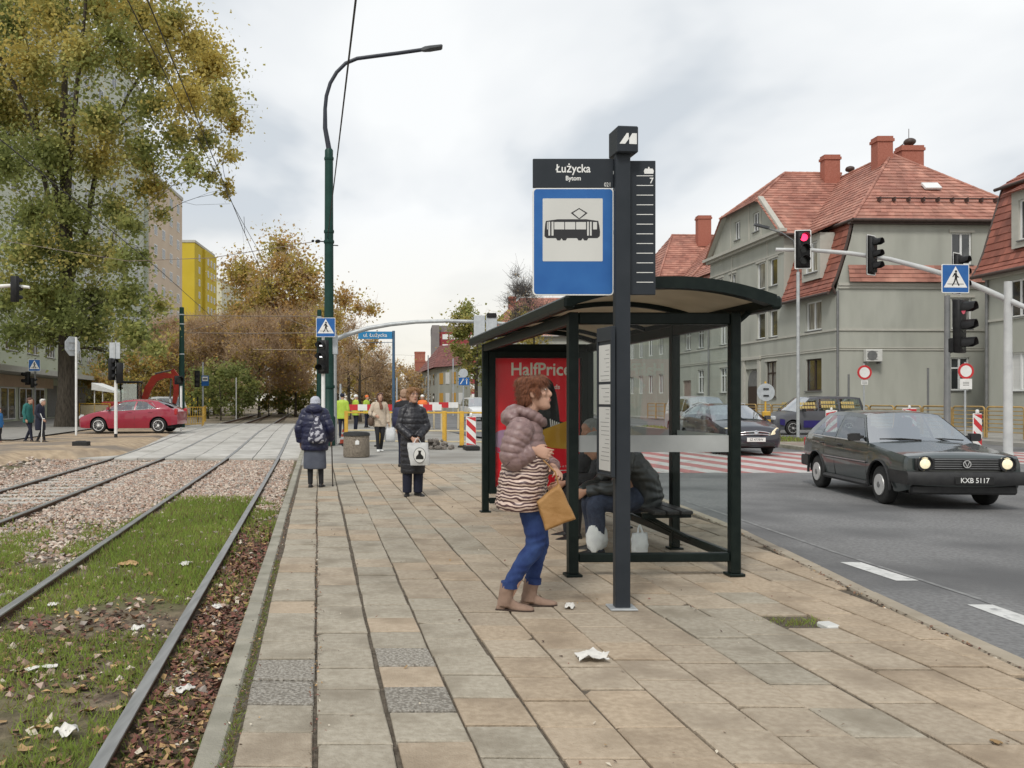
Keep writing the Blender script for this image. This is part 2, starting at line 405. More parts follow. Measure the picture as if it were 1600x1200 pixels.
# sleepers of the far track showing through the stones
m_conc = M('weathered_concrete', (.36, .345, .31), (.46, .44, .40), rough=.9, scale=6, bump=.3, bscale=60)
sl = MB().cbox((0, 0, -.045), (2.3, .2, .1), .012).mesh('sleeper', m_conc, None, True)
d = 14.6
while d < 24.3:
    c = trk(-5.03, d, zt(d) - .062); o = link('sleeper', sl, track, c); o.rotation_euler = (rnd.uniform(-.01, .01), 0, .11 + rnd.uniform(-.02, .02)); d += .62
# concrete slabs of the crossing
m_slab = M('crossing_slab_concrete', (.40, .385, .35), (.50, .485, .45), rough=.85, scale=2.5, bump=.2, bscale=50, rand=.06, c3=(.30, .285, .255), scale3=.7, lo3=.52, hi3=.75)
cross = thing('tram_crossing', 'level crossing of large concrete slabs laid between the tram rails', 'crossing', (0, 0, 0)); cross['kind'] = 'structure'
bounds = [(-6.95, -5.80), (-5.71, -5.05), (-5.03, -4.345), (-4.255, -3.39), (-3.37, -2.50), (-2.41, -1.73), (-1.71, -1.025), (-.935, -.33)]
d = 24.9; k = 0
while d < 52:
    L_ = 1.8 if d < 40 else 2.4
    for a, b in bounds:
        mb = MB(); e = .012
        d1 = d + L_ - .02
        def q(o, dd, z): p = trk(o, dd, zt(dd) + z + (k % 3) * .002); return p
        top = [q(a + e, d + e, -.004), q(b - e, d + e, -.004), q(b - e, d1 - e, -.004), q(a + e, d1 - e, -.004)]
        mid = [q(a, d, -.016), q(b, d, -.016), q(b, d1, -.016), q(a, d1, -.016)]
        bot = [q(a, d, -.15), q(b, d, -.15), q(b, d1, -.15), q(a, d1, -.15)]
        mb.loft([bot, mid, top], 0, True); mb.build('slab', m_slab, cross); k += 1
    d += L_
# ------------------------------------------------------------------ the platform paving
def tile_mat(name, c, c2, **kw): return M(name, c, c2, rough=.85, scale=26, detail=10, lo=.36, hi=.64, bump=.45, bscale=90, rand=.085, **kw)
m_tg = [tile_mat('grey_paving_concrete', (.305, .268, .208), (.385, .345, .275), c3=(.235, .202, .152), scale3=3.1, lo3=.48, hi3=.72),
        tile_mat('beige_paving_concrete', (.345, .27, .19), (.435, .348, .252), c3=(.272, .21, .147), scale3=2.7, lo3=.48, hi3=.72),
        tile_mat('rosy_paving_concrete', (.33, .27, .20), (.41, .345, .262), c3=(.255, .205, .15), scale3=2.7, lo3=.48, hi3=.72),
        tile_mat('ochre_paving_concrete', (.36, .285, .205), (.42, .34, .25), c3=(.28, .22, .155), scale3=2.7, lo3=.48, hi3=.72),
        M('exposed_aggregate', (.20, .18, .15), (.37, .345, .30), rough=.95, scale=60, detail=2.5, lo=.42, hi=.62, bump=1.0, bscale=50, rand=.08)]
pave = MB()
dl = [1.0, 3, 5, 6.2, 8, 10, 12.2, 15, 17, 19.8]
pave.loft([[(-.42 - .106 * d, d, -.016), (1.3, d, -.016), (xk(d) - .14, d, -.016)] for d in dl], 0, False, False)
# the body of the platform down to the ballast
pave.loft([[(-.47 - .106 * d, d, -.036), (-.47 - .106 * d, d, -.42)] for d in dl], 0, False, False)
paving = structure('pavement', pave, m_joint)
def wheave(c, d): return .009 * noise.noise(Vector((c * .7, d * .45, 1.3))) + .004 * noise.noise(Vector((c * 1.9, d * 1.5, 5)))
def zheave(x, d): return .008 * noise.noise(Vector((x * 1.2, d * .9, 7)))
tiles = []
rt = random.Random(11)
agg = {(0, 1), (0, 2), (2, 0), (2, 2), (2, 4)}
for c in range(0, 17):
    w0 = -.012 + .337 * (c - 1); w1 = w0 + .337
    ph = (0.0 if c == 1 else rt.uniform(0, .33)); d = 2.62 + ph; k = 0
    gap = .0065 if c > 3 else .008
    while d < 19.8:
        ln = .335 + rt.uniform(-.006, .006)
        if c > 4 and rt.random() < .16: ln = .50
        x0 = plt(w0, d).x
        if x0 < xk(d) - .24:
            z = zheave(x0, d) + rt.uniform(-.003, .003); tx = rt.uniform(-.010, .010); ty = rt.uniform(-.010, .010)
            if c < 4:
                r = rt.random(); mi = 0 if r < .80 else (1 if r < .9 else 2)
                if rt.random() < .02 and d < 7: mi = 4
            else:
                t = noise.noise(Vector((c * .33, d * .28, 9))) + rt.uniform(-.25, .25); mi = 0 if t < -.42 else (2 if t < .0 else (1 if t < .5 else 3))
            tiles.append([c, d, ln, w0 + gap + (.004 if c == 2 else 0), w1 - gap - (.004 if c == 1 else 0), z, tx, ty, mi])
        d += ln + (.021 if c < 4 else .014); k += 1
# aggregate slabs where the photo shows them
for px, py in ((450, 1065), (440, 1042), (640, 1020), (655, 1082), (688, 1165)):
    p = at(px, py); best = min(tiles, key=lambda t: (plt((t[3] + t[4]) / 2, t[1] + t[2] / 2) - p).length); best[8] = 4
for px, py in ((650, 1052), (395, 950), (640, 972), (620, 880), (690, 1195)):
    p = at(px, py); best = min(tiles, key=lambda t: (plt((t[3] + t[4]) / 2, t[1] + t[2] / 2) - p).length); best[8] = 3
def tile_mb(mb, t, m=0):
    c, d, ln, a, b, z, tx, ty, mi = t; e = .006; th = .05
    wa, wb = wheave(c, d), wheave(c, d + ln); jr = random.Random(int(d * 977) + c * 31)
    P = [(a + wa + jr.uniform(-.004, .004), d + jr.uniform(-.004, .004)), (b + wa + jr.uniform(-.004, .004), d + jr.uniform(-.006, .006)),
         (b + wb + jr.uniform(-.004, .004), d + ln + jr.uniform(-.006, .006)), (a + wb + jr.uniform(-.004, .004), d + ln + jr.uniform(-.004, .004))]
    if jr.random() < .13:
        k = jr.randrange(4); p, a_, b_ = P[k], P[k - 1], P[(k + 1) % 4]; e1, e2 = jr.uniform(.05, .16), jr.uniform(.05, .22)
        P[k:k + 1] = [(lerp(p[0], a_[0], e1), lerp(p[1], a_[1], e1)), (lerp(p[0], b_[0], e2), lerp(p[1], b_[1], e2))]
    cx_, cy_ = sum(p[0] for p in P) / len(P), sum(p[1] for p in P) / len(P)
    def w(p, zz, ins):
        q0 = p[0] + (ins if p[0] < cx_ else -ins); q1 = p[1] + (ins if p[1] < cy_ else -ins)
        v = plt(q0, q1); v.x = min(v.x, xk(v.y) - .155); v.z = z + zz + tx * (q0 - cx_) + ty * (q1 - cy_); return v
    mb.loft([[w(p, -th, 0) for p in P], [w(p, -.005, 0) for p in P], [w(p, 0, e) for p in P]], m, True)
# a missing slab with weeds in front of the shelter
hole = at(1262, 972)
def in_view(t):
    p = plt((t[3] + t[4]) / 2, t[1] + t[2] / 2); px = CX + FP * p.x / p.y; py = HY + FP * CAMZ / p.y
    return -60 < px < 1680 and py < 1260
tiles = [t for t in tiles if (plt((t[3] + t[4]) / 2, t[1] + t[2] / 2) - hole).length > .17]
vis = sorted([t for t in tiles if in_view(t)], key=lambda t: t[1])
near, far = vis[:300], vis[300:]
for t in near:
    mb = MB(); tile_mb(mb, t); o = mb.build('paving_slab', m_tg[t[8]], paving)
mb = MB()
for t in far: tile_mb(mb, t, t[8])
stuff(mb.build('paving_slabs', m_tg, paving))
# kerbs
m_kerb = M('kerb_concrete', (.25, .235, .19), (.34, .32, .26), rough=.9, scale=5, bump=.35, bscale=70, rand=.07, c3=(.165, .16, .12), scale3=2.2, lo3=.5, hi3=.75)
m_kerb2 = M('road_kerb_stone', (.31, .265, .20), (.37, .32, .25), rough=.9, scale=5, bump=.35, bscale=70, rand=.07, c3=(.22, .19, .15), scale3=1.6, lo3=.5, hi3=.75)
d = 2.3
while d < 33:
    ln = 1.0 if d < 12 else 1.0
    mb = MB(); j = wheave(0, d) * .6; j2 = wheave(0, d + ln) * .6; dz = rnd.uniform(-.004, .006)
    def kq(w, dd, z, jj): p = plt(w + jj, dd); p.z = z + dz; return p
    d1 = d + ln - .014
    rings = []
    for z, e in ((-.36, 0), (-.012, 0), (.004, .012)):
        rings.append([kq(-.505 + e, d + e, z, j), kq(-.392 - e, d + e, z, j), kq(-.392 - e, d1 - e, z, j2), kq(-.505 + e, d1 - e, z, j2)])
    mb.loft(rings, 0, True); mb.build('kerb_stone', m_kerb, paving); d += ln
d = 1.6
while d < 32:
    mb = MB(); d1 = d + .995; rings = []; dz = rnd.uniform(-.003, .004)
    for z, e in ((-.28, 0), (-.012, 0), (.004, .012)):
        rings.append([(xk(d) - .135 + e, d + e, z + dz), (xk(d) - e, d + e, z + dz), (xk(d1) - e, d1 - e, z + dz), (xk(d1) - .135 + e, d1 - e, z + dz)])
    mb.loft(rings, 0, True); mb.build('kerb_stone', m_kerb2, paving); d += 1.0
# ------------------------------------------------------------------ road markings
m_mark = M('road_paint_white', (.52, .52, .50), (.64, .64, .62), rough=.7, scale=14, c3=(.30, .30, .30), scale3=11, lo3=.56, hi3=.72, bump=.2, bscale=150)
m_markred = M('road_paint_red', (.34, .12, .115), (.40, .17, .16), rough=.8, scale=6, c3=(.30, .17, .16), scale3=5, lo3=.5, hi3=.75, bump=.2, bscale=150)
m_faint = M('faint_worn_line', (.24, .24, .235), (.15, .15, .15), rough=.8, scale=8)
marks = MB()
d = 1.2
def edge_x(d): return interp([(0, 4.40), (6.62, 4.40), (7.54, 4.345), (8.36, 4.285), (12, 4.22), (16, 4.1)], d)
for a, b in ((6.66, 5.72), (8.40, 7.54), (4.8, 3.8)):
    marks.quad((edge_x(b) - .10, b, zr(b) + .004), (edge_x(b) + .10, b, zr(b) + .004), (edge_x(a) + .10, a, zr(a) + .004), (edge_x(a) - .10, a, zr(a) + .004))
dd = [3, 5, 7, 9, 11, 13, 15, 17]
for a, b in zip(dd, dd[1:]):
    marks.quad((edge_x(a) + .11, a, zr(a) + .004), (edge_x(a) + .16, a, zr(a) + .004), (edge_x(b) + .16, b, zr(b) + .004), (edge_x(b) + .11, b, zr(b) + .004), 1)
structure('edge_marking', marks, [m_mark, m_faint])
zeb = MB(); k = 0; x = 3.95
while x < 19.6:
    if not (13.0 < x < 15.2):
        w = .5
        for y0, y1 in ((18.7, 22.4), (22.4, 26.2)):
            sx = lambda y: -.16 * (y - 18.7)
            a, b = x, x + w
            zeb.quad((a + sx(y0), y0, zr(y0) + .004), (b + sx(y0), y0, zr(y0) + .004), (b + sx(y1), y1, zr(y1) + .004), (a + sx(y1), y1, zr(y1) + .004), k % 2)
    x += .5; k += 1
structure('zebra_crossing', zeb, [m_markred, M('worn_zebra_white', (.43, .42, .40), (.50, .49, .47), rough=.75, scale=5, c3=(.33, .29, .28), scale3=3, lo3=.48, hi3=.72)])
# median island with grass
m_islkerb = m_kerb
m_turf = M('median_turf', (.075, .085, .03), (.14, .125, .055), rough=1, scale=3, bump=.8, bscale=30, c3=(.20, .16, .09), scale3=1.2, lo3=.5, hi3=.65)
m_islpave = M('island_paving', (.24, .19, .155), (.30, .24, .20), rough=.9, scale=4, bump=.3)
def island(name, poly, mat):
    mb = MB(); cx_ = sum(p[0] for p in poly) / len(poly); cy_ = sum(p[1] for p in poly) / len(poly)
    ins = [(p[0] + (cx_ - p[0]) * .0 + (.14 if p[0] < cx_ else -.14), p[1] + (.14 if p[1] < cy_ else -.14)) for p in poly]
    zz = min(zr(p[1]) for p in poly)
    mb.loft([[(x, y, zz - .1) for x, y in poly], [(x, y, zr(y) + .10) for x, y in poly], [(x, y, zr(y) + .115) for x, y in ins]], 0, False)
    mb.add([(x, y, zr(y) + .113) for x, y in ins], [tuple(range(len(ins)))], 1)
    return structure(name, mb, [m_islkerb, mat])
island('median_island', [(13.6, 12), (15.6, 12), (15.3, 18.2), (13.1, 18.2)], m_turf)
island('median_refuge', [(12.3, 26.6), (14.6, 26.6), (14.5, 29.4), (12.2, 29.4)], m_islpave)
island('median_verge', [(12.2, 29.5), (14.5, 29.5), (13.6, 33.9), (12.0, 46)], m_turf)
# pavement on the far side of the road
mb = MB(); rows = []
for d in [10, 20, 30, 40, 50, 60, 75, 100]:
    rows.append([(20.6 - .05 * (d - 20), d, zr(d) - .1), (20.6 - .05 * (d - 20) + .001, d, zr(d) + .12), (36, d, .12)])
mb.loft(rows, 0, False, False); structure('far_pavement', mb, m_plaza)
# ------------------------------------------------------------------ houses
m_render = M('grey_green_render', (.362, .368, .322), (.405, .41, .362), rough=.9, scale=1.1, detail=8, bump=.08, bscale=120, c3=(.305, .31, .272), scale3=.8, lo3=.5, hi3=.72, stretch=(1, 1, .28))
m_trim = M('pale_render_trim', (.42, .41, .36), (.46, .45, .40), rough=.85, scale=3)
m_tile = M('red_clay_tile', (.33, .142, .104), (.43, .215, .16), rough=.7, scale=1.1, rand=.20, c3=(.26, .108, .08), scale3=.5, lo3=.5, hi3=.7)
m_tiledk = M('brown_red_clay_tile', (.23, .075, .05), (.31, .11, .075), rough=.6, scale=1.1, rand=.25)
m_gutter = M('brown_gutter', (.055, .036, .030), (.075, .05, .042), rough=.5, scale=6)
m_pipe = M('zinc_downpipe', (.16, .165, .165), (.2, .2, .2), rough=.5, metal=.3, scale=6)
m_brick = M('red_chimney_brick', (.31, .105, .07), (.37, .14, .10), rough=.85, scale=14, bump=.2)
m_frame = M('white_window_frame', (.74, .75, .74), (.70, .71, .70), rough=.4, scale=3)
m_pane = M('window_pane', (.022, .025, .028), (.075, .08, .08), rough=.06, spec=.9, scale=.9, lo=.45, hi=.62)
m_panecurt = M('curtained_pane', (.10, .10, .095), (.36, .36, .34), rough=.12, spec=.8, scale=2.5, stretch=(6, 6, .35), lo=.42, hi=.6)
m_wood = M('dark_wood', (.035, .022, .016), (.05, .032, .024), rough=.6, scale=8, stretch=(8, 8, 1))
class Fr:
    """local frame of a wall: u along it, z up, n out of it"""
    def __init__(s, o, u):
        s.o = Vector((o[0], o[1], 0)); s.u = Vector((u[0], u[1], 0)).normalized(); s.n = Vector((s.u.y, -s.u.x, 0))
    def p(s, u, n, z): v = s.o + s.u * u + s.n * n; v.z = z; return v
    def rot(s): return Matrix((s.u, s.n, Vector((0, 0, 1)))).transposed()
    def box(s, mb, u0, u1, n0, n1, z0, z1, m=0): return mb.box(s.p((u0 + u1) / 2, (n0 + n1) / 2, (z0 + z1) / 2), (abs(u1 - u0), abs(n1 - n0), abs(z1 - z0)), m, s.rot())
def wall(mb, fr, u0, u1, z0, z1, holes=(), depth=.16, m=0, n0=0.0):
    us = sorted({u0, u1} | {h[0] for h in holes} | {h[1] for h in holes}); zs = sorted({z0, z1} | {h[2] for h in holes} | {h[3] for h in holes})
    us = [u for u in us if u0 <= u <= u1]; zs = [z for z in zs if z0 <= z <= z1]
    for a, b in zip(us, us[1:]):
        for c, d in zip(zs, zs[1:]):
            mu, mz = (a + b) / 2, (c + d) / 2
            if any(h[0] < mu < h[1] and h[2] < mz < h[3] for h in holes): continue
            mb.quad(fr.p(a, n0, c), fr.p(b, n0, c), fr.p(b, n0, d), fr.p(a, n0, d), m)
    for a, b, c, d in holes:
        q = lambda u, n, z: fr.p(u, n + n0, z)
        mb.quad(q(a, 0, c), q(a, -depth, c), q(a, -depth, d), q(a, 0, d), m); mb.quad(q(b, 0, c), q(b, 0, d), q(b, -depth, d), q(b, -depth, c), m)
        mb.quad(q(a, 0, d), q(a, -depth, d), q(b, -depth, d), q(b, 0, d), m); mb.quad(q(a, 0, c), q(b, 0, c), q(b, -depth, c), q(a, -depth, c), m)
def window(parent, fr, h, depth=.14, n0=0.0, mull=1, trans=0, curtain=False, sill=True, fm=None, pm=None, name='window', t=.075):
    a, b, c, d = h; mb = MB(); n = n0 - depth
    fr.box(mb, a, a + t, n, n + .06, c, d); fr.box(mb, b - t, b, n, n + .06, c, d)
    fr.box(mb, a + t, b - t, n, n + .06, c, c + t); fr.box(mb, a + t, b - t, n, n + .06, d - t, d)
    for i in range(mull):
        u = a + (b - a) * (i + 1) / (mull + 1); fr.box(mb, u - t * .65, u + t * .65, n + .002, n + .066, c + t, d - t)
    if trans: fr.box(mb, a + t, b - t, n + .004, n + .058, c + (d - c) * .68 - t * .5, c + (d - c) * .68 + t * .5)
    w = mb.build(name, fm or m_frame, parent, fix=True)
    mb = MB(); fr.box(mb, a + .02, b - .02, n + .012, n + .024, c + .02, d - .02); mb.build('pane', pm or (m_panecurt if curtain else m_pane), w)
    if sill:
        mb = MB(); fr.box(mb, a - .06, b + .06, n + .03, n0 + .07, c - .05, c - .003); mb.build('sill', m_pipe, w)
    return w
def tiles_on(mb, A, B, C, D, course=.34, tw=.30, m=0, th=.035, rs=random.Random(5)):
    """lap tiles on the roof plane eave A-B, top D-C (C above B, D above A)"""
    A, B, C, D = map(Vector, (A, B, C, D)); n = (B - A).cross(D - A)
    if n.length < 1e-6: n = (B - A).cross(C - A)
    n.normalize()
    if n.z < 0: n = -n
    L_ = ((D + C) / 2 - (A + B) / 2).length; N = max(2, int(L_ / course))
    for i in range(N):
        t0, t1 = i / N, min(1, (i + 1.12) / N)
        l0, r0, l1, r1 = A.lerp(D, t0), B.lerp(C, t0), A.lerp(D, t1), B.lerp(C, t1)
        k = max(1, int((r0 - l0).length / tw)); off = .5 / k if i % 2 else 0
        e = [0.0] + [min(1, (j + (0.5 if i % 2 else 0)) / k) for j in range(1, k)] + [1.0]
        for a, b in zip(e, e[1:]):
            z = n * (th + rs.uniform(-.006, .010)); q0, q1 = l0.lerp(r0, a) + z, l0.lerp(r0, b) + z; q2, q3 = l1.lerp(r1, b), l1.lerp(r1, a)
            mb.add([q0, q1, q2, q3, q0 - z * 1.02, q1 - z * 1.02], [(0, 1, 2, 3), (4, 5, 1, 0)], m)
def under(mb, *P, m=0):
    mb.add([Vector(p) - Vector((0, 0, .012)) for p in P], [tuple(range(len(P)))], m)
def ridge(mb, pts, r=.10, m=0):
    for a, b in zip(pts, pts[1:]):
        a, b = Vector(a), Vector(b); k = max(1, int((b - a).length / .4))
        for i in range(k):
            p, q = a.lerp(b, i / k), a.lerp(b, (i + 1.05) / k); mb.tube([p, q], [r * 1.08, r * .92], 6, m)
def chimney(parent, c, w, dd, z0, z1, rot=None):
    mb = MB(); mb.box((c[0], c[1], (z0 + z1) / 2), (w, dd, z1 - z0), 0, rot); mb.box((c[0], c[1], z1 - .12), (w + .12, dd + .12, .16), 0, rot)
    mb.box((c[0], c[1], z1 + .03), (w + .02, dd + .02, .14), 0, rot)
    return mb.build('chimney', m_brick, parent)
U1 = (-.042, 1)
F1 = Fr((21.2, 43), U1)                # street facade; n points at the street (-x): fix the sign
F1.n = Vector((-1, -.042, 0)).normalized()
E1 = Fr((21.2, 43), (1, .042)); E1.n = Vector((.042, -1, 0)).normalized()
def W1(u, v, z): return F1.p(u, -v, z)
house = thing('house', 'grey rendered corner house with a red tiled hip roof and a clipped street gable', 'house', (0, 0, 0))
gu0, gu1, gc = 5.4, 16.0, 10.7
# openings on the street facade  (u0, u1, z0, z1)
low = [(1.35, 2.95, 1.95, 3.62), (1.35, 2.95, 5.1, 6.62)]
gab = [(6.2, 7.15, 8.05, 9.62), (7.75, 8.8, 8.05, 9.62), (6.2, 7.15, 5.1, 6.65), (7.75, 8.8, 5.1, 6.65), (6.35, 7.6, 1.6, 3.7),
       (11.9, 12.8, 8.05, 9.55), (13.9, 14.9, 8.05, 9.55), (13.3, 14.3, 5.1, 6.65), (13.3, 14.3, 1.95, 3.6), (8.6, 10.4, .12, 3.35), (11.2, 11.9, 5.1, 6.65)]
farw = [(17.2, 18.3, 5.1, 6.65), (19.6, 20.7, 5.1, 6.65), (17.2, 18.3, 1.95, 3.6), (19.6, 21.2, .12, 2.9)]
gtop = [(8.55, 9.35, 11.6, 12.75), (11.2, 12.0, 11.6, 12.75)]
mb = MB()
wall(mb, F1, 0, gu0, 0, 7.0, low); wall(mb, F1, gu1, 22, 0, 7.0, farw)
wall(mb, F1, gu0, gu1, 0, 11.0, gab)
wall(mb, F1, 8.0, 13.4, 11.0, 13.45, gtop)
mb.add([F1.p(8.0, 0, 11), F1.p(8.0, 0, 13.45), F1.p(gu0 + .2, 0, 11)], [(0, 1, 2)]); mb.add([F1.p(13.4, 0, 11), F1.p(gu1 - .2, 0, 11), F1.p(13.4, 0, 13.45)], [(0, 1, 2)])
for u in (gu0, gu1): mb.quad(W1(u, 0, 6.6), W1(u, 3, 6.6), W1(u, 3, 11), W1(u, 0, 11))
# end wall with the mansard profile on its street side
prof = [(0, 6.85), (.10, 7.25), (.30, 7.9), (.55, 8.7), (.78, 9.5), (.95, 10.35)]
eh = [(5.94, 6.98, 8.25, 9.85), (5.94, 6.98, 5.02, 6.6), (5.9, 6.85, 1.95, 3.6)]
wall(mb, E1, 1.0, 10.6, 0, 10.35, eh); wall(mb, E1, 0, 1.0, 0, 6.85)
mb.add([E1.p(v, 0, z) for v, z in prof] + [E1.p(1.0, 0, 10.35), E1.p(1.0, 0, 6.85)], [tuple(range(len(prof) + 2))])
mb.quad(W1(0, 10.6, 0), W1(22, 10.6, 0), W1(22, 10.6, 10.4), W1(0, 10.6, 10.4))
mb.build('wall', m_render, house)
mb = MB()
for z, hh, pr in ((4.97, .10, .06), (3.98, .07, .045), (4.08, .05, .03)):
    E1.box(mb, -.05, 10.6, 0, pr, z - hh / 2, z + hh / 2)
    F1.box(mb, 0, 22, -.01, pr, z - hh / 2, z + hh / 2)
E1.box(mb, .1, 10.6, 0, .12, 7.16, 7.30); E1.box(mb, .1, 10.6, 0, .07, 7.02, 7.16)
E1.box(mb, 5.55, 5.66, 0, .05, 0, 7.02)
for u in (7.42, 12.4): F1.box(mb, u - .05, u + .05, 0, .04, 5.05, 11.0)
for u in (9.9, 8.25, 12.6): F1.box(mb, u - .05, u + .05, 0, .04, 11.1, 13.3)
for z in (9.75, ): F1.box(mb, gu0, gu1, 0, .05, z, z + .10)
F1.box(mb, gu0 - .35, gu1 + .35, 0, .42, 10.86, 11.04); F1.box(mb, gu0 - .2, gu1 + .2, 0, .25, 10.70, 10.86)
for a, b, c, d in ((8.3, 10.7, .1, 3.9),):
    F1.box(mb, a, a + .32, 0, .09, c, d); F1.box(mb, b - .32, b, 0, .09, c, d); F1.box(mb, a - .1, b + .1, 0, .14, d, d + .16)
for h in eh[:2]: E1.box(mb, h[0] - .14, h[1] + .14, 0, .05, h[3], h[3] + .14)
for h in gab[:9]: F1.box(mb, h[0] - .14, h[1] + .14, 0, .04, h[3], h[3] + .12)
# sloping verge boards of the clipped gable
for s, (u, z, u2, z2) in ((1, (gu0 - .25, 10.95, 8.0, 13.5)), (-1, (gu1 + .25, 10.95, 13.4, 13.5))):
    mb.prism([(u, z), (u + .22 * s, z - .02), (u2 + .16 * s, z2 - .16), (u2, z2)], F1.o, F1.u, (0, 0, 1), F1.n, .30)
mb.build('cornice', m_trim, house)
# arched doorway
mb = MB(); arc = [(8.62, .15)] + [(9.5 + .88 * math.cos(R(180 - a)), 2.35 + .95 * math.sin(R(a))) for a in range(0, 181, 15)] + [(10.38, .15)]
mb.prism(arc, F1.p(0, -.15, 0), F1.u, (0, 0, 1), F1.n, .02, 0)
mb.prism([(8.75, .15), (10.25, .15), (10.25, 2.3), (8.75, 2.3)], F1.p(0, -.125, 0), F1.u, (0, 0, 1), F1.n, .03, 1)
F1.box(mb, 8.55, 10.45, -.20, -.155, .1, 3.4, 2)
mb.build('door', [m_pipe, m_wood, m_render], house)
for h in low: window(house, F1, h, mull=1, curtain=(h[2] > 4), sill=True, fm=m_wood if h[2] < 3 else None)
for i, h in enumerate(gab):
    if i == 9: continue
    window(house, F1, h, mull=0 if i < 4 else 1, curtain=(i % 3 == 1), trans=(i in (4, 8)), fm=m_wood if i == 4 else None)
for i, h in enumerate(farw[:3]): window(house, F1, h, mull=1, trans=1, curtain=i == 1)
mdoor = M('pink_grey_door', (.27, .20, .17), (.31, .23, .20), rough=.6, scale=3)
mb = MB(); h = farw[3]; F1.box(mb, h[0], h[1], -.14, -.10, h[2], h[3]); F1.box(mb, (h[0] + h[1]) / 2 - .03, (h[0] + h[1]) / 2 + .03, -.10, -.08, h[2], h[3]); mb.build('door', mdoor, house)
for h in gtop: window(house, F1, h, mull=1)
for i, h in enumerate(eh): window(house, E1, h, mull=1, trans=i == 2, curtain=i == 1)
# roof
mb = MB(); T = mb
ez = 10.42; eP = [(-.32, .72), (-.32, 11.0)]; pk = (5.0, 5.9, 15.2); pf = (18.0, 5.9, 15.2)
a, b, c, d = W1(-.32, .72, ez), W1(-.32, 11.0, ez), W1(22.3, .72, ez), W1(22.3, 11.0, ez); P, Q = W1(*pk), W1(*pf)
tiles_on(mb, a, b, P, P); tiles_on(mb, c, a, P, Q); tiles_on(mb, d, c, Q, Q)
under(mb, a, b, P); under(mb, c, a, P, Q); under(mb, b, d, Q, P)
# wing roof over the gable
wr = 15.6; tip = W1(gc, 2.6, wr); back = W1(gc, 6.2, wr)
def wz(u): return wr - .87 * abs(u - gc)
g0, g1 = gu0 - .3, gu1 + .3; cl0, cl1 = 8.0, 13.4
for s, ge, ce in ((1, g0, cl0), (-1, g1, cl1)):
    A, B = W1(ge, 4.6, wz(ge)), W1(ge, -.4, wz(ge)); Cc = W1(ce, -.4, wz(ce)); Dd = W1(ce, 5, wz(ce))
    if s > 0: tiles_on(mb, B, A, Dd, Cc); tiles_on(mb, Cc, Dd, back, tip)
    else: tiles_on(mb, A, B, Cc, Dd); tiles_on(mb, Dd, Cc, tip, back)
    under(mb, A, B, Cc, tip, back)
hA, hB = W1(cl1, -.42, wz(cl1)), W1(cl0, -.42, wz(cl0)); tiles_on(mb, hA, hB, tip, tip); under(mb, hA, hB, tip)
# pent strip at the end wall
tiles_on(mb, E1.p(.55, .30, 7.32), E1.p(10.6, .30, 7.32), E1.p(10.6, .02, 8.2), E1.p(.62, .02, 8.2), course=.22)
stuff(mb.build('roof_tiles', m_tile, house, None, False))
mb = MB()
mp = [(-.38, 6.82), (-.14, 7.12), (.08, 7.6), (.34, 8.4), (.60, 9.3), (.86, 10.42)]
for u0, u1 in ((-.06, gu0), (gu1, 22)):
    for (v0, z0), (v1, z1) in zip(mp, mp[1:]):
        tiles_on(mb, W1(u1, v0, z0), W1(u0, v0, z0), W1(u0, v1, z1), W1(u1, v1, z1), course=.3); under(mb, W1(u1, v0, z0), W1(u0, v0, z0), W1(u0, v1, z1), W1(u1, v1, z1))
stuff(mb.build('mansard_tiles', m_tiledk, house, None, False))
mb = MB()
ridge(mb, [a, P], .09); ridge(mb, [P, b], .09); ridge(mb, [P, Q], .1); ridge(mb, [tip, back], .1); ridge(mb, [hB, tip], .09); ridge(mb, [hA, tip], .09)
stuff(mb.build('ridge_tiles', m_tile, house, 60, True))
mb = MB()
mb.tube([a + Vector((-.05, -.05, -.04)), b + Vector((0, -.05, -.04))], .085, 8); mb.build('gutter', m_gutter, house, 50); mb = MB(); mb.tube([a + Vector((-.05, -.05, -.04)), W1(gu0, .66, ez - .04)], .085, 8)
mb.build('gutter', m_gutter, house, 50); mb = MB(); mb.tube([W1(-.1, -.44, 6.8), W1(gu0, -.44, 6.8)], .08, 8); mb.build('gutter', m_gutter, house, 50); mb = MB(); mb.tube([W1(gu1, -.44, 6.8), W1(22, -.44, 6.8)], .08, 8)
mb.build('gutter', m_gutter, house, 50); mb = MB(); mb.tube([W1(g0 - .05, 3.8, wz(g0) - .05), W1(g0 - .05, -.45, wz(g0) - .05)], .08, 8)
mb.build('gutter', m_gutter, house, 50); mb = MB(); E1.box(mb, .62, 10.6, .0, .26, 10.22, 10.38); mb.build('soffit', m_gutter, house); mb = MB()
mb.tube([E1.p(-.02, .02, 6.75 + .1 * 0)] + [E1.p(v - .03, .03, z) for v, z in mp[1:]], .07, 6)
mb.build('gutter', m_gutter, house, 50)
mb = MB(); mb.tube([E1.p(.06, .09, 6.9), E1.p(.06, .09, 3), E1.p(.06, .09, .1)], .065, 8); mb.build('downpipe', m_pipe, house, 50); mb = MB(); mb.tube([E1.p(7.75, .09, 7.0), E1.p(7.75, .09, .1)], .065, 8)
mb.build('downpipe', m_pipe, house, 50); mb = MB(); mb.tube([F1.p(16.1, .09, 6.8), F1.p(16.1, .09, .1)], .06, 8); mb.build('downpipe', m_pipe, house, 50)
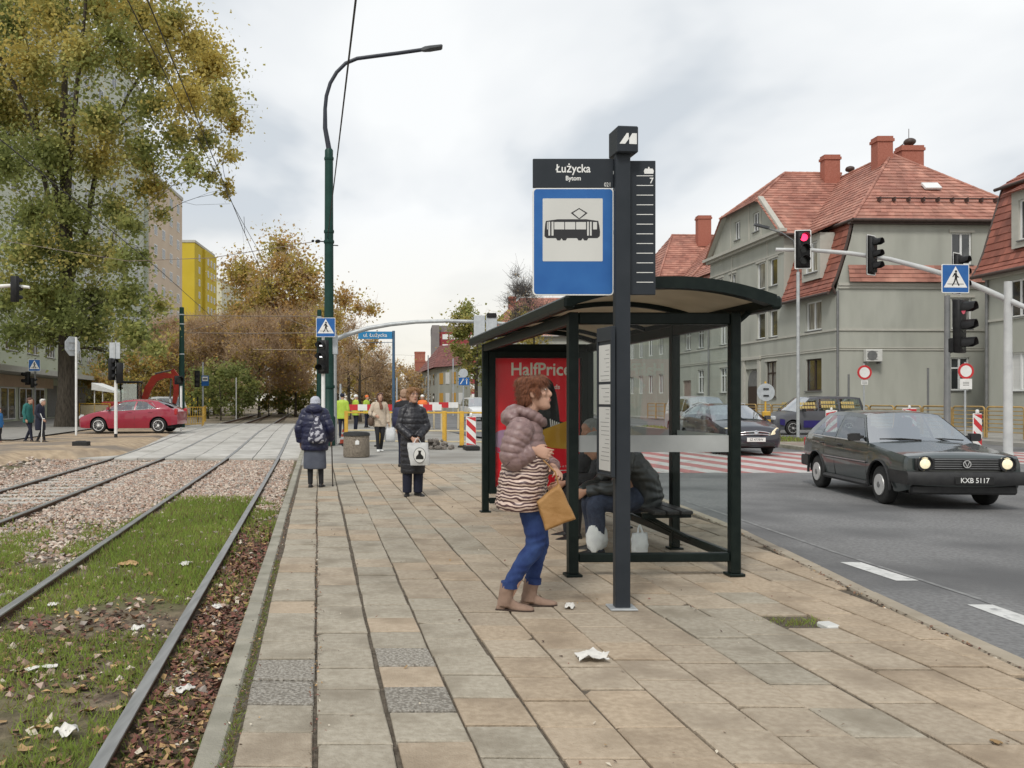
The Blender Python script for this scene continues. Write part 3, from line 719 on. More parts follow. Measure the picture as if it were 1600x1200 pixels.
# dormer on the mansard
mb = MB(); dh = [(1.75, 3.05, 8.15, 9.75)]
FD = Fr(F1.p(0, 0, 0)[:2], U1); FD.n = F1.n
wall(mb, FD, 1.45, 3.35, 7.75, 10.1, dh, n0=.02)
mb.quad(W1(1.45, -.02, 7.75), W1(1.45, -.02, 10.1), W1(1.45, 1, 10.1), W1(1.45, 1, 7.75)); mb.quad(W1(3.35, -.02, 7.75), W1(3.35, -.02, 10.1), W1(3.35, 1, 10.1), W1(3.35, 1, 7.75))
dm = mb.build('dormer', m_trim, house); window(house, FD, dh[0], n0=.02, curtain=True)
mb = MB(); tiles_on(mb, W1(3.55, -.25, 10.08), W1(1.25, -.25, 10.08), W1(1.25, 1.2, 10.75), W1(3.55, 1.2, 10.75)); stuff(mb.build('dormer_tiles', m_tile, house, None, False))
for px, d, w, dd, z0, z1 in ((1297, 53.2, .95, .6, 14.2, 16.4), (1378, 48.2, .85, .7, 13.0, 16.0), (1421, 49.6, 1.25, .7, 14.0, 15.9)):
    p = pt(px, d); chimney(house, p, w, dd, z0, z1)
mb = MB(); p = pt(1420, 49.5); mb.tube([(p.x, p.y, 15.9), (p.x, p.y, 17.0)], .02, 6); mb.ell((p.x + .05, p.y, 16.25), (.33, .33, .22), 10); mb.tube([(p.x - .5, p.y, 16.0), (p.x - .1, p.y, 16.3)], .03, 6)
mb.build('roof_cowl', m_gutter, house, 60); mb = MB(); p = pt(1328, 52.5); mb.ell((p.x, p.y, 15.5), (.28, .28, .18), 8); mb.tube([(p.x, p.y, 15), (p.x, p.y, 15.5)], .03, 6); mb.build('roof_cowl', m_gutter, house, 60)
mb = MB()
for i in range(9):
    t = i / 8.0; e0 = a.lerp(b, .1 + .78 * t).lerp(P, .24); mb.box(e0 + Vector((0, -.1, .12)), (.06, .30, .22))
s0, s1 = a.lerp(b, .08).lerp(P, .24), a.lerp(b, .92).lerp(P, .24); mb.tube([s0 + Vector((0, -.1, .2)), s1 + Vector((0, -.1, .2))], .03, 6)
mb.build('snow_guard', m_gutter, house)
p0 = a.lerp(b, .45).lerp(P, .45); mb = MB(); mb.box(p0 + Vector((.6, -.1, .1)), (.85, .55, .10), 0, Matrix.Rotation(R(42), 3, 'X')); mb.build('roof_light', m_frame, house)
# things fixed to that house
m_ac = M('air_unit_white', (.62, .62, .59), (.55, .55, .52), rough=.5, scale=5)
ac = thing('air_conditioner', 'white air conditioner unit on the end wall of the grey corner house', 'air conditioner', E1.p(1.75, .12, 3.35))
mb = MB(); mb.cbox((0, -.16, .32), (.8, .3, .6), .02); mb.build('case', m_ac, ac)
mb = MB(); mb.prism(circ(.24, 20), (-.12, -.315, .32), (1, 0, 0), (0, 0, 1), (0, -1, 0), .015, 0)
for k in range(4): mb.bb(-.38, .14, -.334, -.33, .12 + k * .13, .14 + k * .13)
mb.build('grille', m_pipe, ac); mb = MB(); mb.bb(-.35, -.30, -.3, .1, -.08, .02); mb.build('bracket', m_pipe, ac); mb = MB(); mb.bb(.3, .35, -.3, .1, -.08, .02); mb.build('bracket', m_pipe, ac)
# the red-roofed neighbour further down the street
house2 = thing('house', 'farther grey house behind the sign pole with a bright red roof and one chimney', 'house', (0, 0, 0))
mb = MB(); fw = [(23 + k * 2.6, 24.1 + k * 2.6, z, z + 1.55) for k in range(8) for z in (2.0, 5.1)]
wall(mb, F1, 22.01, 46, 0, 7.0, fw); mb.quad(W1(26, 0, 6.8), W1(36, 0, 6.8), W1(36, 0, 11), W1(26, 0, 11)); mb.quad(W1(26, 0, 6.6), W1(26, 3, 6.6), W1(26, 3, 11.), W1(26, 0, 11.))
mb.quad(W1(46, 0, 0), W1(46, 10, 0), W1(46, 10, 10), W1(46, 0, 10)); mb.build('wall', m_render, house2)
for i, h in enumerate(fw): window(house2, F1, h, sill=False, curtain=i % 3 == 0)
mb = MB()
a2, c2, P2, Q2 = W1(22.4, .72, ez), W1(46, .72, ez), W1(26, 5.9, 15.2), W1(42, 5.9, 15.2)
tiles_on(mb, c2, a2, P2, Q2); under(mb, c2, a2, P2, Q2); tiles_on(mb, a2, W1(22.4, 11, ez), P2, P2); tiles_on(mb, W1(46, 11, ez), c2, Q2, Q2)
gc2 = 31; t2, b2 = W1(gc2, 2.6, wr), W1(gc2, 6.2, wr)
for s, ge in ((1, 25.7), (-1, 36.3)):
    A, B = W1(ge, 4.6, wr - .87 * 5.3), W1(ge, -.4, wr - .87 * 5.3)
    if s > 0: tiles_on(mb, B, A, b2, t2)
    else: tiles_on(mb, A, B, t2, b2)
    under(mb, A, B, t2, b2)
tiles_on(mb, W1(36.3, -.4, wr - 4.6), W1(25.7, -.4, wr - 4.6), t2, t2); under(mb, W1(36.3, -.4, wr - 4.6), W1(25.7, -.4, wr - 4.6), t2)
for u0, u1 in ((22.1, 26), (36, 46)):
    tiles_on(mb, W1(u1, -.38, 6.82), W1(u0, -.38, 6.82), W1(u0, .86, 10.42), W1(u1, .86, 10.42)); under(mb, W1(u1, -.38, 6.82), W1(u0, -.38, 6.82), W1(u0, .86, 10.42), W1(u1, .86, 10.42))
stuff(mb.build('roof_tiles', m_tile, house2, None, False))
mb = MB(); ridge(mb, [a2, P2]); ridge(mb, [t2, b2]); ridge(mb, [W1(25.7, -.4, wr - 4.6), t2]); stuff(mb.build('ridge_tiles', m_tile, house2, 60))
p = pt(1099, 73.0); chimney(house2, p, 1.1, .7, 14.4, 16.9)
# house at the right edge
house3 = thing('house', 'grey house cut by the right edge with a brown mansard roof above its eave gutter', 'house', (0, 0, 0))
F3 = Fr((25.75, 38.6), (.042, -1)); F3.n = Vector((-1, -.042, 0)).normalized()
def W3(u, v, z): return F3.p(u, -v, z)
h3 = [(1.4, 2.6, 1.85, 3.5), (1.4, 2.6, 5.0, 6.6), (4.2, 5.4, 1.85, 3.5), (4.2, 5.4, 5.0, 6.6), (7, 8.2, 1.85, 3.5), (7, 8.2, 5, 6.6)]
mb = MB(); wall(mb, F3, 0, 16, 0, 7.1, h3); mb.quad(W3(0, 0, 0), W3(0, 10, 0), W3(0, 10, 10.8), W3(0, 0, 7)); mb.quad(W3(16, 0, 0), W3(16, 10, 0), W3(16, 10, 10.8), W3(16, 0, 7)); mb.build('wall', m_render, house3)
mroll = M('white_roller_shutter', (.62, .62, .60), (.57, .57, .55), rough=.6, scale=2, bump=.3, bscale=8, stretch=(.1, .1, 12))
for i, h in enumerate(h3): window(house3, F3, h, pm=mroll if i == 0 else None)
mb = MB(); mp3 = [(-.42, 7.0), (-.14, 7.45), (.12, 8.1), (.42, 9.1), (.72, 10.1), (.98, 10.95)]
for (v0, z0), (v1, z1) in zip(mp3, mp3[1:]):
    tiles_on(mb, W3(-.25, v0, z0), W3(16, v0, z0), W3(16, v1, z1), W3(-.25, v1, z1), course=.3); under(mb, W3(-.25, v0, z0), W3(16, v0, z0), W3(16, v1, z1), W3(-.25, v1, z1))
tiles_on(mb, W3(-.3, .7, 10.95), W3(16, .7, 10.95), W3(12, 5.5, 15), W3(5, 5.5, 15)); under(mb, W3(-.3, .7, 10.95), W3(16, .7, 10.95), W3(12, 5.5, 15), W3(5, 5.5, 15))
tiles_on(mb, W3(-.3, 10, 10.95), W3(-.3, .7, 10.95), W3(5, 5.5, 15), W3(5, 5.5, 15))
stuff(mb.build('roof_tiles', m_tiledk, house3, None, False))
mb = MB(); mb.tube([W3(-.3, -.46, 6.96), W3(16, -.46, 6.96)], .085, 8); mb.tube([W3(-.32, .64, 10.92), W3(16, .64, 10.92)], .08, 8); mb.tube([W3(-.3, v, z) for v, z in mp3], .06, 6); mb.build('gutter', m_gutter, house3, 50)
mb = MB(); F3.box(mb, 0, 16, 0, .06, 4.92, 5.02); F3.box(mb, 0, 16, 0, .2, 6.8, 6.95); mb.build('cornice', m_trim, house3)
mb = MB(); mb.tube([F3.p(.15, .08, 6.9), F3.p(.15, .08, .1)], .065, 8); mb.build('downpipe', m_pipe, house3, 50)
mb = MB(); dh = [(2.1, 3.2, 8.2, 9.9)]
wall(mb, F3, 1.7, 3.6, 7.9, 10.3, dh, n0=.12); mb.quad(W3(1.7, -.12, 7.9), W3(1.7, -.12, 10.3), W3(1.7, 1.2, 10.3), W3(1.7, 1.2, 7.9)); mb.build('dormer', m_trim, house3); window(house3, F3, dh[0], n0=.12)
mb = MB(); tiles_on(mb, W3(1.45, -.4, 10.25), W3(3.9, -.4, 10.25), W3(3.9, 1.3, 11.1), W3(1.45, 1.3, 11.1)); stuff(mb.build('dormer_tiles', m_tiledk, house3, None, False))
# ------------------------------------------------------------------ far buildings
def block(name, label, cat, x0, x1, y0, y1, z1, mats, rows=(), nw=0, side=None, group=None, par=.5):
    t = thing(name, label, cat, ((x0 + x1) / 2, (y0 + y1) / 2, 0), 0, group); cx_, cy_ = (x0 + x1) / 2, (y0 + y1) / 2
    mb = MB(); mb.bb(x0 - cx_, x1 - cx_, y0 - cy_, y1 - cy_, -.5, z1); mb.build('wall', mats, t)
    mb = MB(); mb.bb(x0 - cx_ - .15, x1 - cx_ + .15, y0 - cy_ - .15, y1 - cy_ + .15, z1, z1 + par); mb.build('parapet', m_trim, t); return t
def win_mesh(w, h, axis):
    mb = MB(); a = (w, .08, h) if axis == 'y' else (.08, w, h)
    mb.box((0, 0, 0), a); b = (w * .86, .11, h * .86) if axis == 'y' else (.11, w * .86, h * .86); mb.box((0, 0, 0), b, 1)
    c = (.07, .13, h * .9) if axis == 'y' else (.13, .07, h * .9); mb.box((0, 0, 0), c)
    return mb.mesh('window', [m_frame, m_pane], None, True)
m_twg = M('pale_green_panel', (.46, .49, .42), (.52, .55, .47), rough=.9, scale=.25)
m_tws = M('salmon_panel', (.56, .46, .355), (.62, .51, .40), rough=.9, scale=.25)
m_twy = M('mustard_panel', (.50, .375, .03), (.55, .42, .045), rough=.9, scale=.2)
m_twp = M('cream_panel', (.56, .545, .42), (.60, .585, .46), rough=.9, scale=.2)
def facade_windows(t, x, y0, y1, z0, z1, ncol, nrow, w, h, axis='x', me=None):
    me = me or win_mesh(w, h, axis)
    for i in range(ncol):
        for k in range(nrow):
            a = lerp(y0, y1, (i + .5) / ncol); zz = lerp(z0, z1, (k + .5) / max(1, nrow))
            loc = Vector((x, a, zz)) if axis == 'x' else Vector((a, x, zz))
            link('window', me, t, loc - t.location)
tb = block('tower_block', 'tall pale green apartment block rising behind the big poplar', 'tower block', -52, -37.2, 78, 121, 44, m_twg)
facade_windows(tb, -37.18, 79, 120, 4, 43, 9, 12, 1.7, 1.5)
ta = block('tower_block', 'tower block with a salmon window front beside the yellow one', 'tower block', -55, -36.6, 121.5, 139, 33.5, m_tws)
facade_windows(ta, -36.58, 122.5, 138.5, 2, 33, 4, 11, 1.5, 1.5)
mb = MB(); mb.bb(-52.2 + 45.8, -36.7 + 45.8, 121.2 - 130.25, 121.6 - 130.25, 0, 33.4); mb.build('end_wall', m_twg, ta)
ty = block('tower_block', 'mustard yellow tower block seen above the brown trees', 'tower block', -70, -44.8, 180, 198, 34.3, m_twy)
ty2 = MB(); ty2.bb(-46 + 57.4, -44.2 + 57.4, 187 - 189, 197.9 - 189, -.5, 34); ty2.build('stair_wing', m_twy, ty)
facade_windows(ty, -44.76, 182, 186, 4, 33, 1, 11, 1.3, 1.4); facade_windows(ty, -44.16, 188, 197, 4, 33, 3, 11, 1.3, 1.4)
tp = block('tower_block', 'cream tower block far off between yellow tower and orange tree', 'tower block', -62, -50.5, 232, 262, 33.5, m_twp)
facade_windows(tp, -50.48, 234, 260, 4, 32, 4, 10, 1.5, 1.5)
# shop building with the canopy
FS = Fr((-25.2, 50), (-.16, 1)); FS.n = Vector((1, .16, 0)).normalized()
m_shop = M('pale_lime_render', (.46, .49, .37), (.50, .53, .41), rough=.9, scale=.4)
shop = thing('shop_building', 'pale lime shop building with a flat canopy and a row of white windows', 'shop building', (0, 0, 0))
holes = [(u, u + 3.0, 4.75, 6.35) for u in (1.0, 6.0, 11.0, 16, 21, 26, 31)]
mb = MB(); wall(mb, FS, -8, 36, -.3, 8.6, holes); mb.quad(FS.p(36, 0, -.3), FS.p(36, -10, -.3), FS.p(36, -10, 8.6), FS.p(36, 0, 8.6)); mb.quad(FS.p(-8, 0, 8.6), FS.p(36, 0, 8.6), FS.p(36, -11, 8.6), FS.p(-8, -11, 8.6)); mb.build('wall', m_shop, shop)
for h in holes: window(shop, FS, h, mull=3, depth=.1)
mb = MB(); FS.box(mb, -8, 37.5, .01, 2.4, 3.15, 3.38); FS.box(mb, -8, 37.5, 2.35, 2.45, 3.1, 3.44); mb.build('canopy', m_trim, shop)
m_shopbeige = M('shopfront_beige', (.50, .37, .26), (.55, .42, .30), rough=.7, scale=2)
mb = MB(); FS.box(mb, -8, 18, .01, .10, 2.35, 3.1); mb.build('fascia', m_shopbeige, shop)
for u in (0.5, 4.6, 8.8): window(shop, FS, (u, u + 3.2, .2, 2.3), depth=-.05, mull=1, sill=False)
mb = MB(); FS.box(mb, 12.6, 15.2, .01, .12, .1, 2.35); mb.build('door_frame', m_frame, shop)
for u in (12.8, 14.0): mb = MB(); FS.box(mb, u, u + 1.0, .12, .15, .2, 2.2); mb.build('door', m_pane, shop)
mcoral = M('coral_panel', (.55, .17, .10), (.60, .2, .12), rough=.6, scale=2)
mb = MB(); FS.box(mb, 11.4, 12.4, .01, .1, .1, 1.5); mb.build('panel', mcoral, shop)
mb = MB()
for u in (16.5, 20, 23.5, 27): FS.box(mb, u, u + 2.9, .01, .05, .15, 2.6)
mb.build('shutter', m_pipe, shop)
aw = MB(); A_ = pxz(143, 598, 60); B_ = pxz(172, 610, 55); aw.prism([(0, 0), (1.7, -.62), (1.7, -.72), (0, -.5)], A_, (1, 0, 0), (0, 0, 1), (0, 1, 0), 2.2)
aw.box(A_ + Vector((.1, .3, -A_.z / 2)), (.06, .06, A_.z)); aw.box(A_ + Vector((.1, 1.9, -A_.z / 2)), (.06, .06, A_.z))
tag(aw.build('awning', m_white), 'white sloping shop awning behind the red digger', 'awning')
# houses and tower far down the road
hf = thing('house', 'far grey house with orange blinds and a dark red roof at the road end', 'house', (0, 0, 0))
FF = Fr(pt(735, 112)[:2], (-1, .9)); FF.n = Vector((-.67, -.74, 0)).normalized()
c = [pt(735, 108), pt(683, 118), pt(655, 146), pt(735, 140)]
mb = MB(); zt_ = 5.9; mb.loft([[Vector((p.x, p.y, z)) for p in c] for z in (-.3, zt_)], 0, True); mb.build('wall', m_render, hf)
mb = MB(); r0, r1 = (c[0] + c[3]) / 2, (c[1] + c[2]) / 2; r0.z = r1.z = 9.6; e = [Vector((p.x, p.y, zt_)) for p in c]
e[1].x -= .5; e[1].y -= .3; e[2].x -= .5
rm = r1.lerp(r0, .3)
tiles_on(mb, e[1], e[0], r0, rm, .5, .6); tiles_on(mb, e[2], e[1], rm, rm, .5, .6); tiles_on(mb, e[3], e[2], rm, r0, .5, .6); stuff(mb.build('roof_tiles', M('plum_roof_tile', (.17, .062, .055), (.24, .09, .075), rough=.7, scale=1, rand=.2), hf, None, False))
morange = M('orange_blind', (.50, .27, .04), (.55, .31, .06), rough=.8, scale=2)
ff = Fr(c[1][:2], (c[0] - c[1])[:2]); ff.n = Vector((ff.u.y, -ff.u.x, 0))
for k in range(4):
    for z in (.9, 3.6):
        mb = MB(); ff.box(mb, .9 + k * 2.1, 2.1 + k * 2.1, -.02, .05, z, z + 1.5); mb.build('window', m_frame if k % 2 else morange, hf)
fg = Fr(c[2][:2], (c[1] - c[2])[:2]); fg.n = Vector((fg.u.y, -fg.u.x, 0))
for k in range(5):
    for z in (.9, 3.6):
        mb = MB(); fg.box(mb, 3 + k * 5.0, 4.6 + k * 5.0, -.02, .06, z, z + 1.5); mb.build('window', m_pane, hf)
chimney(hf, pt(657, 150), 1.8, 1.2, 6.5, 8.2)
ho = thing('house', 'low pale house far away behind the road works', 'house', (0, 0, 0))
mb = MB(); q = pt(647, 175); mb.bb(q.x - 1.5, q.x + 5, q.y, q.y + 8, -.3, 7.4); mb.build('wall', m_trim, ho); mb = MB()
for k in range(2):
    for z in (1, 4): mb.bb(q.x - .8 + k * 2.2, q.x + .4 + k * 2.2, q.y - .06, q.y - .01, z, z + 1.5)
mb.build('window', m_pane, ho); chimney(ho, pt(656, 178), 2.2, 1.5, 7.4, 11.3)
tr = thing('tower_block', 'grey and red striped tower block far off behind the olive tree', 'tower block', (0, 0, 0))
q0, q1 = pt(675, 260), pt(711, 260); tz = hz(508, 260); mgr = M('tower_grey', (.19, .17, .17), (.23, .21, .2), rough=.9, scale=.3); mre = M('tower_maroon', (.25, .04, .05), (.31, .06, .065), rough=.9, scale=.4)
mb = MB(); mb.bb(q0.x, q0.x + 2.2, 260, 275, -1, tz); mb.bb(q0.x, q1.x + 8, 262.0, 278, tz - 2, tz + .01); mb.build('stair_tower', mgr, tr)
mb = MB(); mb.bb(q0.x + 2.2, q1.x + 8, 261, 275, -1, tz - 2); mb.build('wall', mre, tr)
for k in range(8):
    for i in range(5):
        mb = MB(); x = q0.x + 3.2 + i * 2.1; mb.bb(x, x + 1.7, 260.9, 261, tz - 4.2 - k * 3.0, tz - 2.7 - k * 3.0); mb.build('window', m_frame, tr)
hs = thing('house', 'small house roof peeping out above the bus shelter', 'house', (0, 0, 0))
q = pt(800, 95); mb = MB(); mb.bb(q.x - 3, q.x + 12, 95, 105, -.3, 8.5); mb.build('wall', m_render, hs)
mb = MB(); A, B = Vector((q.x - 3.5, 94.5, 8.5)), Vector((q.x + 12.5, 94.5, 8.5)); tiles_on(mb, A, B, (q.x + 8, 100, 13.3), (q.x + 1.6, 100, 13.3)); tiles_on(mb, (q.x - 3.5, 105, 8.5), A, (q.x + 1.6, 100, 13.3), (q.x + 1.6, 100, 13.3)); stuff(mb.build('roof_tiles', m_tile, hs, None, False)); chimney(hs, pt(800, 99), .8, .8, 10, 13.2)
# ------------------------------------------------------------------ the tram shelter
m_pglass = glass_mat('shelter_glass', (.965, .98, .975), .006)
m_frost = M('frosted_band', (.34, .355, .35), (.38, .395, .39), rough=.8, scale=6)
m_poly = M('roof_polycarbonate', (.42, .37, .29), (.50, .44, .35), rough=.5, scale=3, trans=.45)
shel = thing('tram_shelter', 'dark green tram shelter with glass walls and an arched pale roof', 'tram shelter', (0, 0, 0))
PA, PB, PC, PE = Vector((1.36, 7.21, 0)), Vector((2.72, 7.24, 0)), Vector((.99, 11.3, 0)), Vector((2.36, 11.33, 0))
TD = (PC - PA).normalized(); PDm = PB + (PE - PB) * .31; PD2 = PB + (PE - PB) * .66
rsh = Matrix.Rotation(math.atan2(-TD.x, TD.y), 3, 'Z')
def post(p, z1=2.2, w=.085):
    mb = MB(); mb.cbox((p.x, p.y, z1 / 2 + .01), (w, w, z1 - .02), .008, 0, rsh); mb.cbox((p.x, p.y, .012), (w + .05, w + .05, .022), .004, 0, rsh); return mb.build('post', m_shelter, shel)
for p in (PA, PB, PC, PE, PDm, PD2): post(p)
def rail_(a, b, z, w, h, name, n=0, mat=None, ins=.05):
    d = (b - a).normalized(); mb = MB(); a2, b2 = a + d * ins, b - d * ins; c = (a2 + b2) / 2; c.z = z
    r = Matrix.Rotation(math.atan2(-d.x, d.y), 3, 'Z'); mb.cbox(c, (w, (b2 - a2).length, h), min(w, h) * .15, 0, r); return mb.build(name, mat or m_shelter, shel)
rail_(PA, PB, .155, .06, .075, 'bottom_rail', ins=.045); rail_(PB, PE, .155, .06, .075, 'bottom_rail'); rail_(PC, PE, .155, .06, .075, 'bottom_rail')
for a, b in ((PA, PB), (PB, PE), (PC, PE), (PA, PC)): rail_(a, b, 2.15, .07, .10, 'top_beam', ins=.044)
def pane_(a, b, z0, z1, name, mat, t=.010, off=0.0, ins=.05):
    d = (b - a).normalized(); a2, b2 = a + d * ins, b - d * ins; n = Vector((d.y, -d.x, 0)); c = (a2 + b2) / 2 + n * off; c.z = (z0 + z1) / 2
    r = Matrix.Rotation(math.atan2(-d.x, d.y), 3, 'Z'); mb = MB(); mb.box(c, (t, (b2 - a2).length, z1 - z0), 0, r); return mb.build(name, mat, shel)
for a, b in ((PA, PB), (PB, PDm), (PDm, PD2), (PD2, PE)):
    g = pane_(a, b, .20, 2.10, 'glass_pane', m_pglass)
    s = pane_(a, b, 1.035, 1.175, 'frosted_stripe', m_frost, .002, .0065); s.parent = g
# roof: barrel vault with ribs and eave beams
def arch(t, f0=0.0):
    c0 = PA.lerp(PC, t); c1 = PB.lerp(PE, t); e = (c1 - c0).normalized(); L0 = c0 - e * .14; L1 = c1 + e * .14; pts = []
    for i in range(17):
        s = i / 16; p = L0.lerp(L1, s); p.z = 2.235 + .145 * (1 - (2 * s - 1) ** 2) + f0; pts.append(p)
    return pts
TS = [-.10, -.02, .17, .36, .55, .74, .93, 1.03]
mb = MB(); mb.loft([arch(t, .03) for t in TS], 0, False, False); mb.loft([arch(t, .045) for t in TS], 0, False, False); mb.build('roof_sheet', m_poly, shel, 60)
for k, t in enumerate((-.105, .235, .57, .90, 1.03)):
    mb = MB(); w = .10 if k in (0, 4) else .05; h = .095 if k in (0, 4) else .045; A_ = arch(t)
    rings = []
    for p in A_:
        q = p + TD * w; rings.append([p + Vector((0, 0, .066 if k in (0, 4) else .026)), q + Vector((0, 0, .066 if k in (0, 4) else .026)), q + Vector((0, 0, .066 - h if k in (0, 4) else .026 - h)), p + Vector((0, 0, .066 - h if k in (0, 4) else .026 - h))])
    mb.loft(rings, 0, True); mb.build('roof_rib', m_shelter, shel, 40)
for s in (0, -1):
    a, b = arch(-.105)[s], arch(1.05)[s]; mb = MB(); c = (a + b) / 2; c.z = 2.24; mb.cbox(c, (.09, (b - a).length, .105), .02, 0, rsh); mb.build('eave_beam', m_shelter, shel)
for p, q in ((PB, arch(0)[-1]), (PDm, arch(.31)[-1])):
    mb = MB(); mb.tube([p + Vector((0, 0, 2.10)), Vector((q.x, q.y, 2.22))], .025, 6); mb.build('roof_bracket', m_shelter, shel)
# bench
m_bench = M('dark_bench_plank', (.020, .020, .020), (.032, .030, .028), rough=.5, scale=10, stretch=(10, 1, 10))
e = (PE - PB).normalized(); nn = Vector((-e.y, e.x, 0))
for k in range(3):
    a = PDm - e * .55 + nn * (.10 + k * .13); b = PE - e * .15 + nn * (.10 + k * .13); mb = MB(); c = (a + b) / 2; c.z = .43
    mb.cbox(c, (.115, (b - a).length, .035), .008, 0, Matrix.Rotation(math.atan2(-e.x, e.y), 3, 'Z')); mb.build('bench_plank', m_bench, shel)
for t in (-.28, .0, .62):
    p = (PDm if t > -.1 else PDm - e * .4) + e * max(0, t) * 2; mb = MB(); mb.box(p + nn * .24 + Vector((0, 0, .39)), (.46, .05, .045), 0, rsh); mb.tube([p + nn * .42 + Vector((0, 0, .38)), p + nn * .02 + Vector((0, 0, .17))], .022, 6); mb.build('bench_bracket', m_shelter, shel)
# poster case at the far end
case = MB(); dC = (PE - PC).normalized(); nC = Vector((dC.y, -dC.x, 0))
def cpt(u, z, n=0): v = PC + dC * u + nC * n; v.z = z; return v
Lc = (PE - PC).length
for u0, u1, z0, z1 in ((.045, .125, .25, 2.1), (Lc - .125, Lc - .045, .25, 2.1), (.125, Lc - .125, .25, .33), (.125, Lc - .125, 2.02, 2.1)):
    case.prism([(u0, z0), (u1, z0), (u1, z1), (u0, z1)], PC - nC * .06, dC, (0, 0, 1), nC, .14)
case.prism([(.12, .3), (Lc - .12, .3), (Lc - .12, 2.05), (.12, 2.05)], PC - nC * .055, dC, (0, 0, 1), nC, .03)
case.build('poster_case', m_shelter, shel)
m_pred = M('poster_red', (.80, .012, .026), (.84, .014, .03), rough=.35, scale=1)
post_ = MB(); post_.prism([(.128, .335), (Lc - .128, .335), (Lc - .128, 2.015), (.128, 2.015)], PC - nC * .02, dC, (0, 0, 1), nC, .012)
poster = tag(post_.build('poster', m_pred), 'red advertising poster with HalfPrice lettering inside the shelter end wall', 'poster')
MP = frame(cpt(Lc / 2, 1.2, -.0065), dC, (0, 0, 1))
m_pgrey = M('poster_cream', (.80, .77, .68), rough=.4); m_pwhite = M('poster_white', (.8, .78, .75), rough=.4)
def pm(x, y): return MP @ Matrix.Translation((x, y, 0))
text_on('headline', 'HalfPrice', .235, m_pgrey, pm(.045, .665), poster, bold=.004, sx=.93)
text_on('strapline', 'Top brands', .085, m_pwhite, pm(.10, .44), poster, bold=.001)
mps = M('poster_skin', (.55, .30, .20), rough=.5); mpy = M('poster_ochre', (.50, .25, .02), (.58, .33, .04), rough=.5, scale=4); mpl = M('poster_lilac', (.42, .25, .38), rough=.5); mpp = M('poster_hot_pink', (.6, .03, .10), rough=.5)
mpb = M('poster_black', (.012, .012, .014), rough=.5)
for nm, poly, mt, dz in (('printed_hair', [(-.06, .50), (.02, .56), (.12, .57), (.20, .50), (.25, .35), (.28, .15), (.30, -.05), (.20, -.10), (-.02, -.05)], mpb, .001),
                         ('printed_face', [(-.02, .42), (.06, .45), (.12, .38), (.13, .28), (.10, .20), (.05, .15), (0, .2)], mps, .002),
                         ('printed_jacket', [(-.12, -.02), (.05, .06), (.14, .02), (.34, -.02), (.30, -.18), (.1, -.22), (-.1, -.2)], mpb, .0015),
                         ('printed_bag', [(-.05, -.18), (.12, -.10), (.52, .04), (.52, -.38), (.2, -.36), (-.05, -.30)], mpy, .003),
                         ('printed_mouth', [(.06, .235), (.10, .25), (.125, .24), (.10, .225)], mpp, .0035),
                         ('printed_shape', circ(.16, 20, -.44, -.28), mpl, .001), ('printed_shape', [(-.55, -.34), (-.3, -.42), (-.3, -.46), (-.55, -.40)], mpp, .0025),
                         ('printed_line', [(.2, -.66), (.52, -.655), (.52, -.645), (.2, -.65)], m_pwhite, .001)):
    me = solid_polys(nm, [poly], mt, pm(0, 0) @ Matrix.Translation((0, 0, 0)), poster, dz)
for k in range(5):
    x = .16 + k * .028; solid_polys('printed_stripe', [[(x, .02 - k * .012), (x + .014, .024 - k * .012), (x + .03, -.10 - k * .01), (x + .014, -.10 - k * .01)]], m_pwhite, pm(0, 0), poster, .0028)
text_on('small_print', 'Bytom, ul. Strzelc\u00f3w', .035, m_pwhite, pm(.36, -.60), poster)
pg = MB(); pg.prism([(.127, .332), (Lc - .127, .332), (Lc - .127, 2.018), (.127, 2.018)], PC + nC * .045, dC, (0, 0, 1), nC, .006); pg.build('case_glass', m_pglass, shel)
# dark route map case on the road side seen through the glass
# ------------------------------------------------------------------ the stop sign
SP = Vector((1.497, 6.1, 0))
stop = thing('tram_stop_sign', 'tall anthracite stop pole with blue tram sign and route list beside the shelter', 'stop sign', SP)
mb = MB(); mb.cbox((0, 0, 1.6), (.105, .085, 3.2), .006); mb.build('pole', m_signgrey, stop)
mb = MB(); mb.cbox((0, 0, .006), (.19, .17, .012), .003); mb.build('base_plate', m_steel, stop)
hd = MB(); hd.cbox((.012, 0, 3.285), (.15, .19, .185), .008, 0, Matrix.Rotation(R(6), 3, 'Z')); head = hd.build('head_cube', m_signgrey, stop)
MH = Matrix.Translation((.012, 0, 3.285)) @ Matrix.Rotation(R(6), 4, 'Z') @ frame((0, -.0955, 0), (1, 0, 0), (0, 0, 1))
solid_polys('emblem', [[(-.062, -.035), (-.01, .04), (.004, .04), (.004, .0), (-.022, -.035)], [(.008, -.035), (.008, .005), (.03, .04), (.062, .04), (.062, -.035)]], m_white, MH, head)
plh = MB(); plh.cbox((-.338, .03, 3.077), (.570, .022, .205), .003); pl = plh.build('name_plate', m_signgrey, stop)
MN = frame((-.338, .0185, 3.077), (1, 0, 0), (0, 0, 1))
def mm(m_, x, y): return m_ @ Matrix.Translation((x, y, 0))
text_on('stop_name', '\u0141u\u017cycka', .082, m_white, mm(MN, 0, .030), pl, bold=.0012, sx=.9)
text_on('town_name', 'Bytom', .046, m_white, mm(MN, 0, -.038), pl, bold=.0008, sx=.9)
text_on('stop_number', '021', .042, m_white, mm(MN, .243, -.083), pl, sx=.8)
bp = MB(); bp.prism(rrect(.572, .76, .025), (-.338, .022, 2.592), (1, 0, 0), (0, 0, 1), (0, 1, 0), .018); bpl = bp.build('stop_plate', m_white, stop)
MS = frame((-.338, .0215, 2.592), (1, 0, 0), (0, 0, 1))
solid_polys('blue_field', [rrect(.556, .744, .022)], m_blue, MS, bpl, .0012)
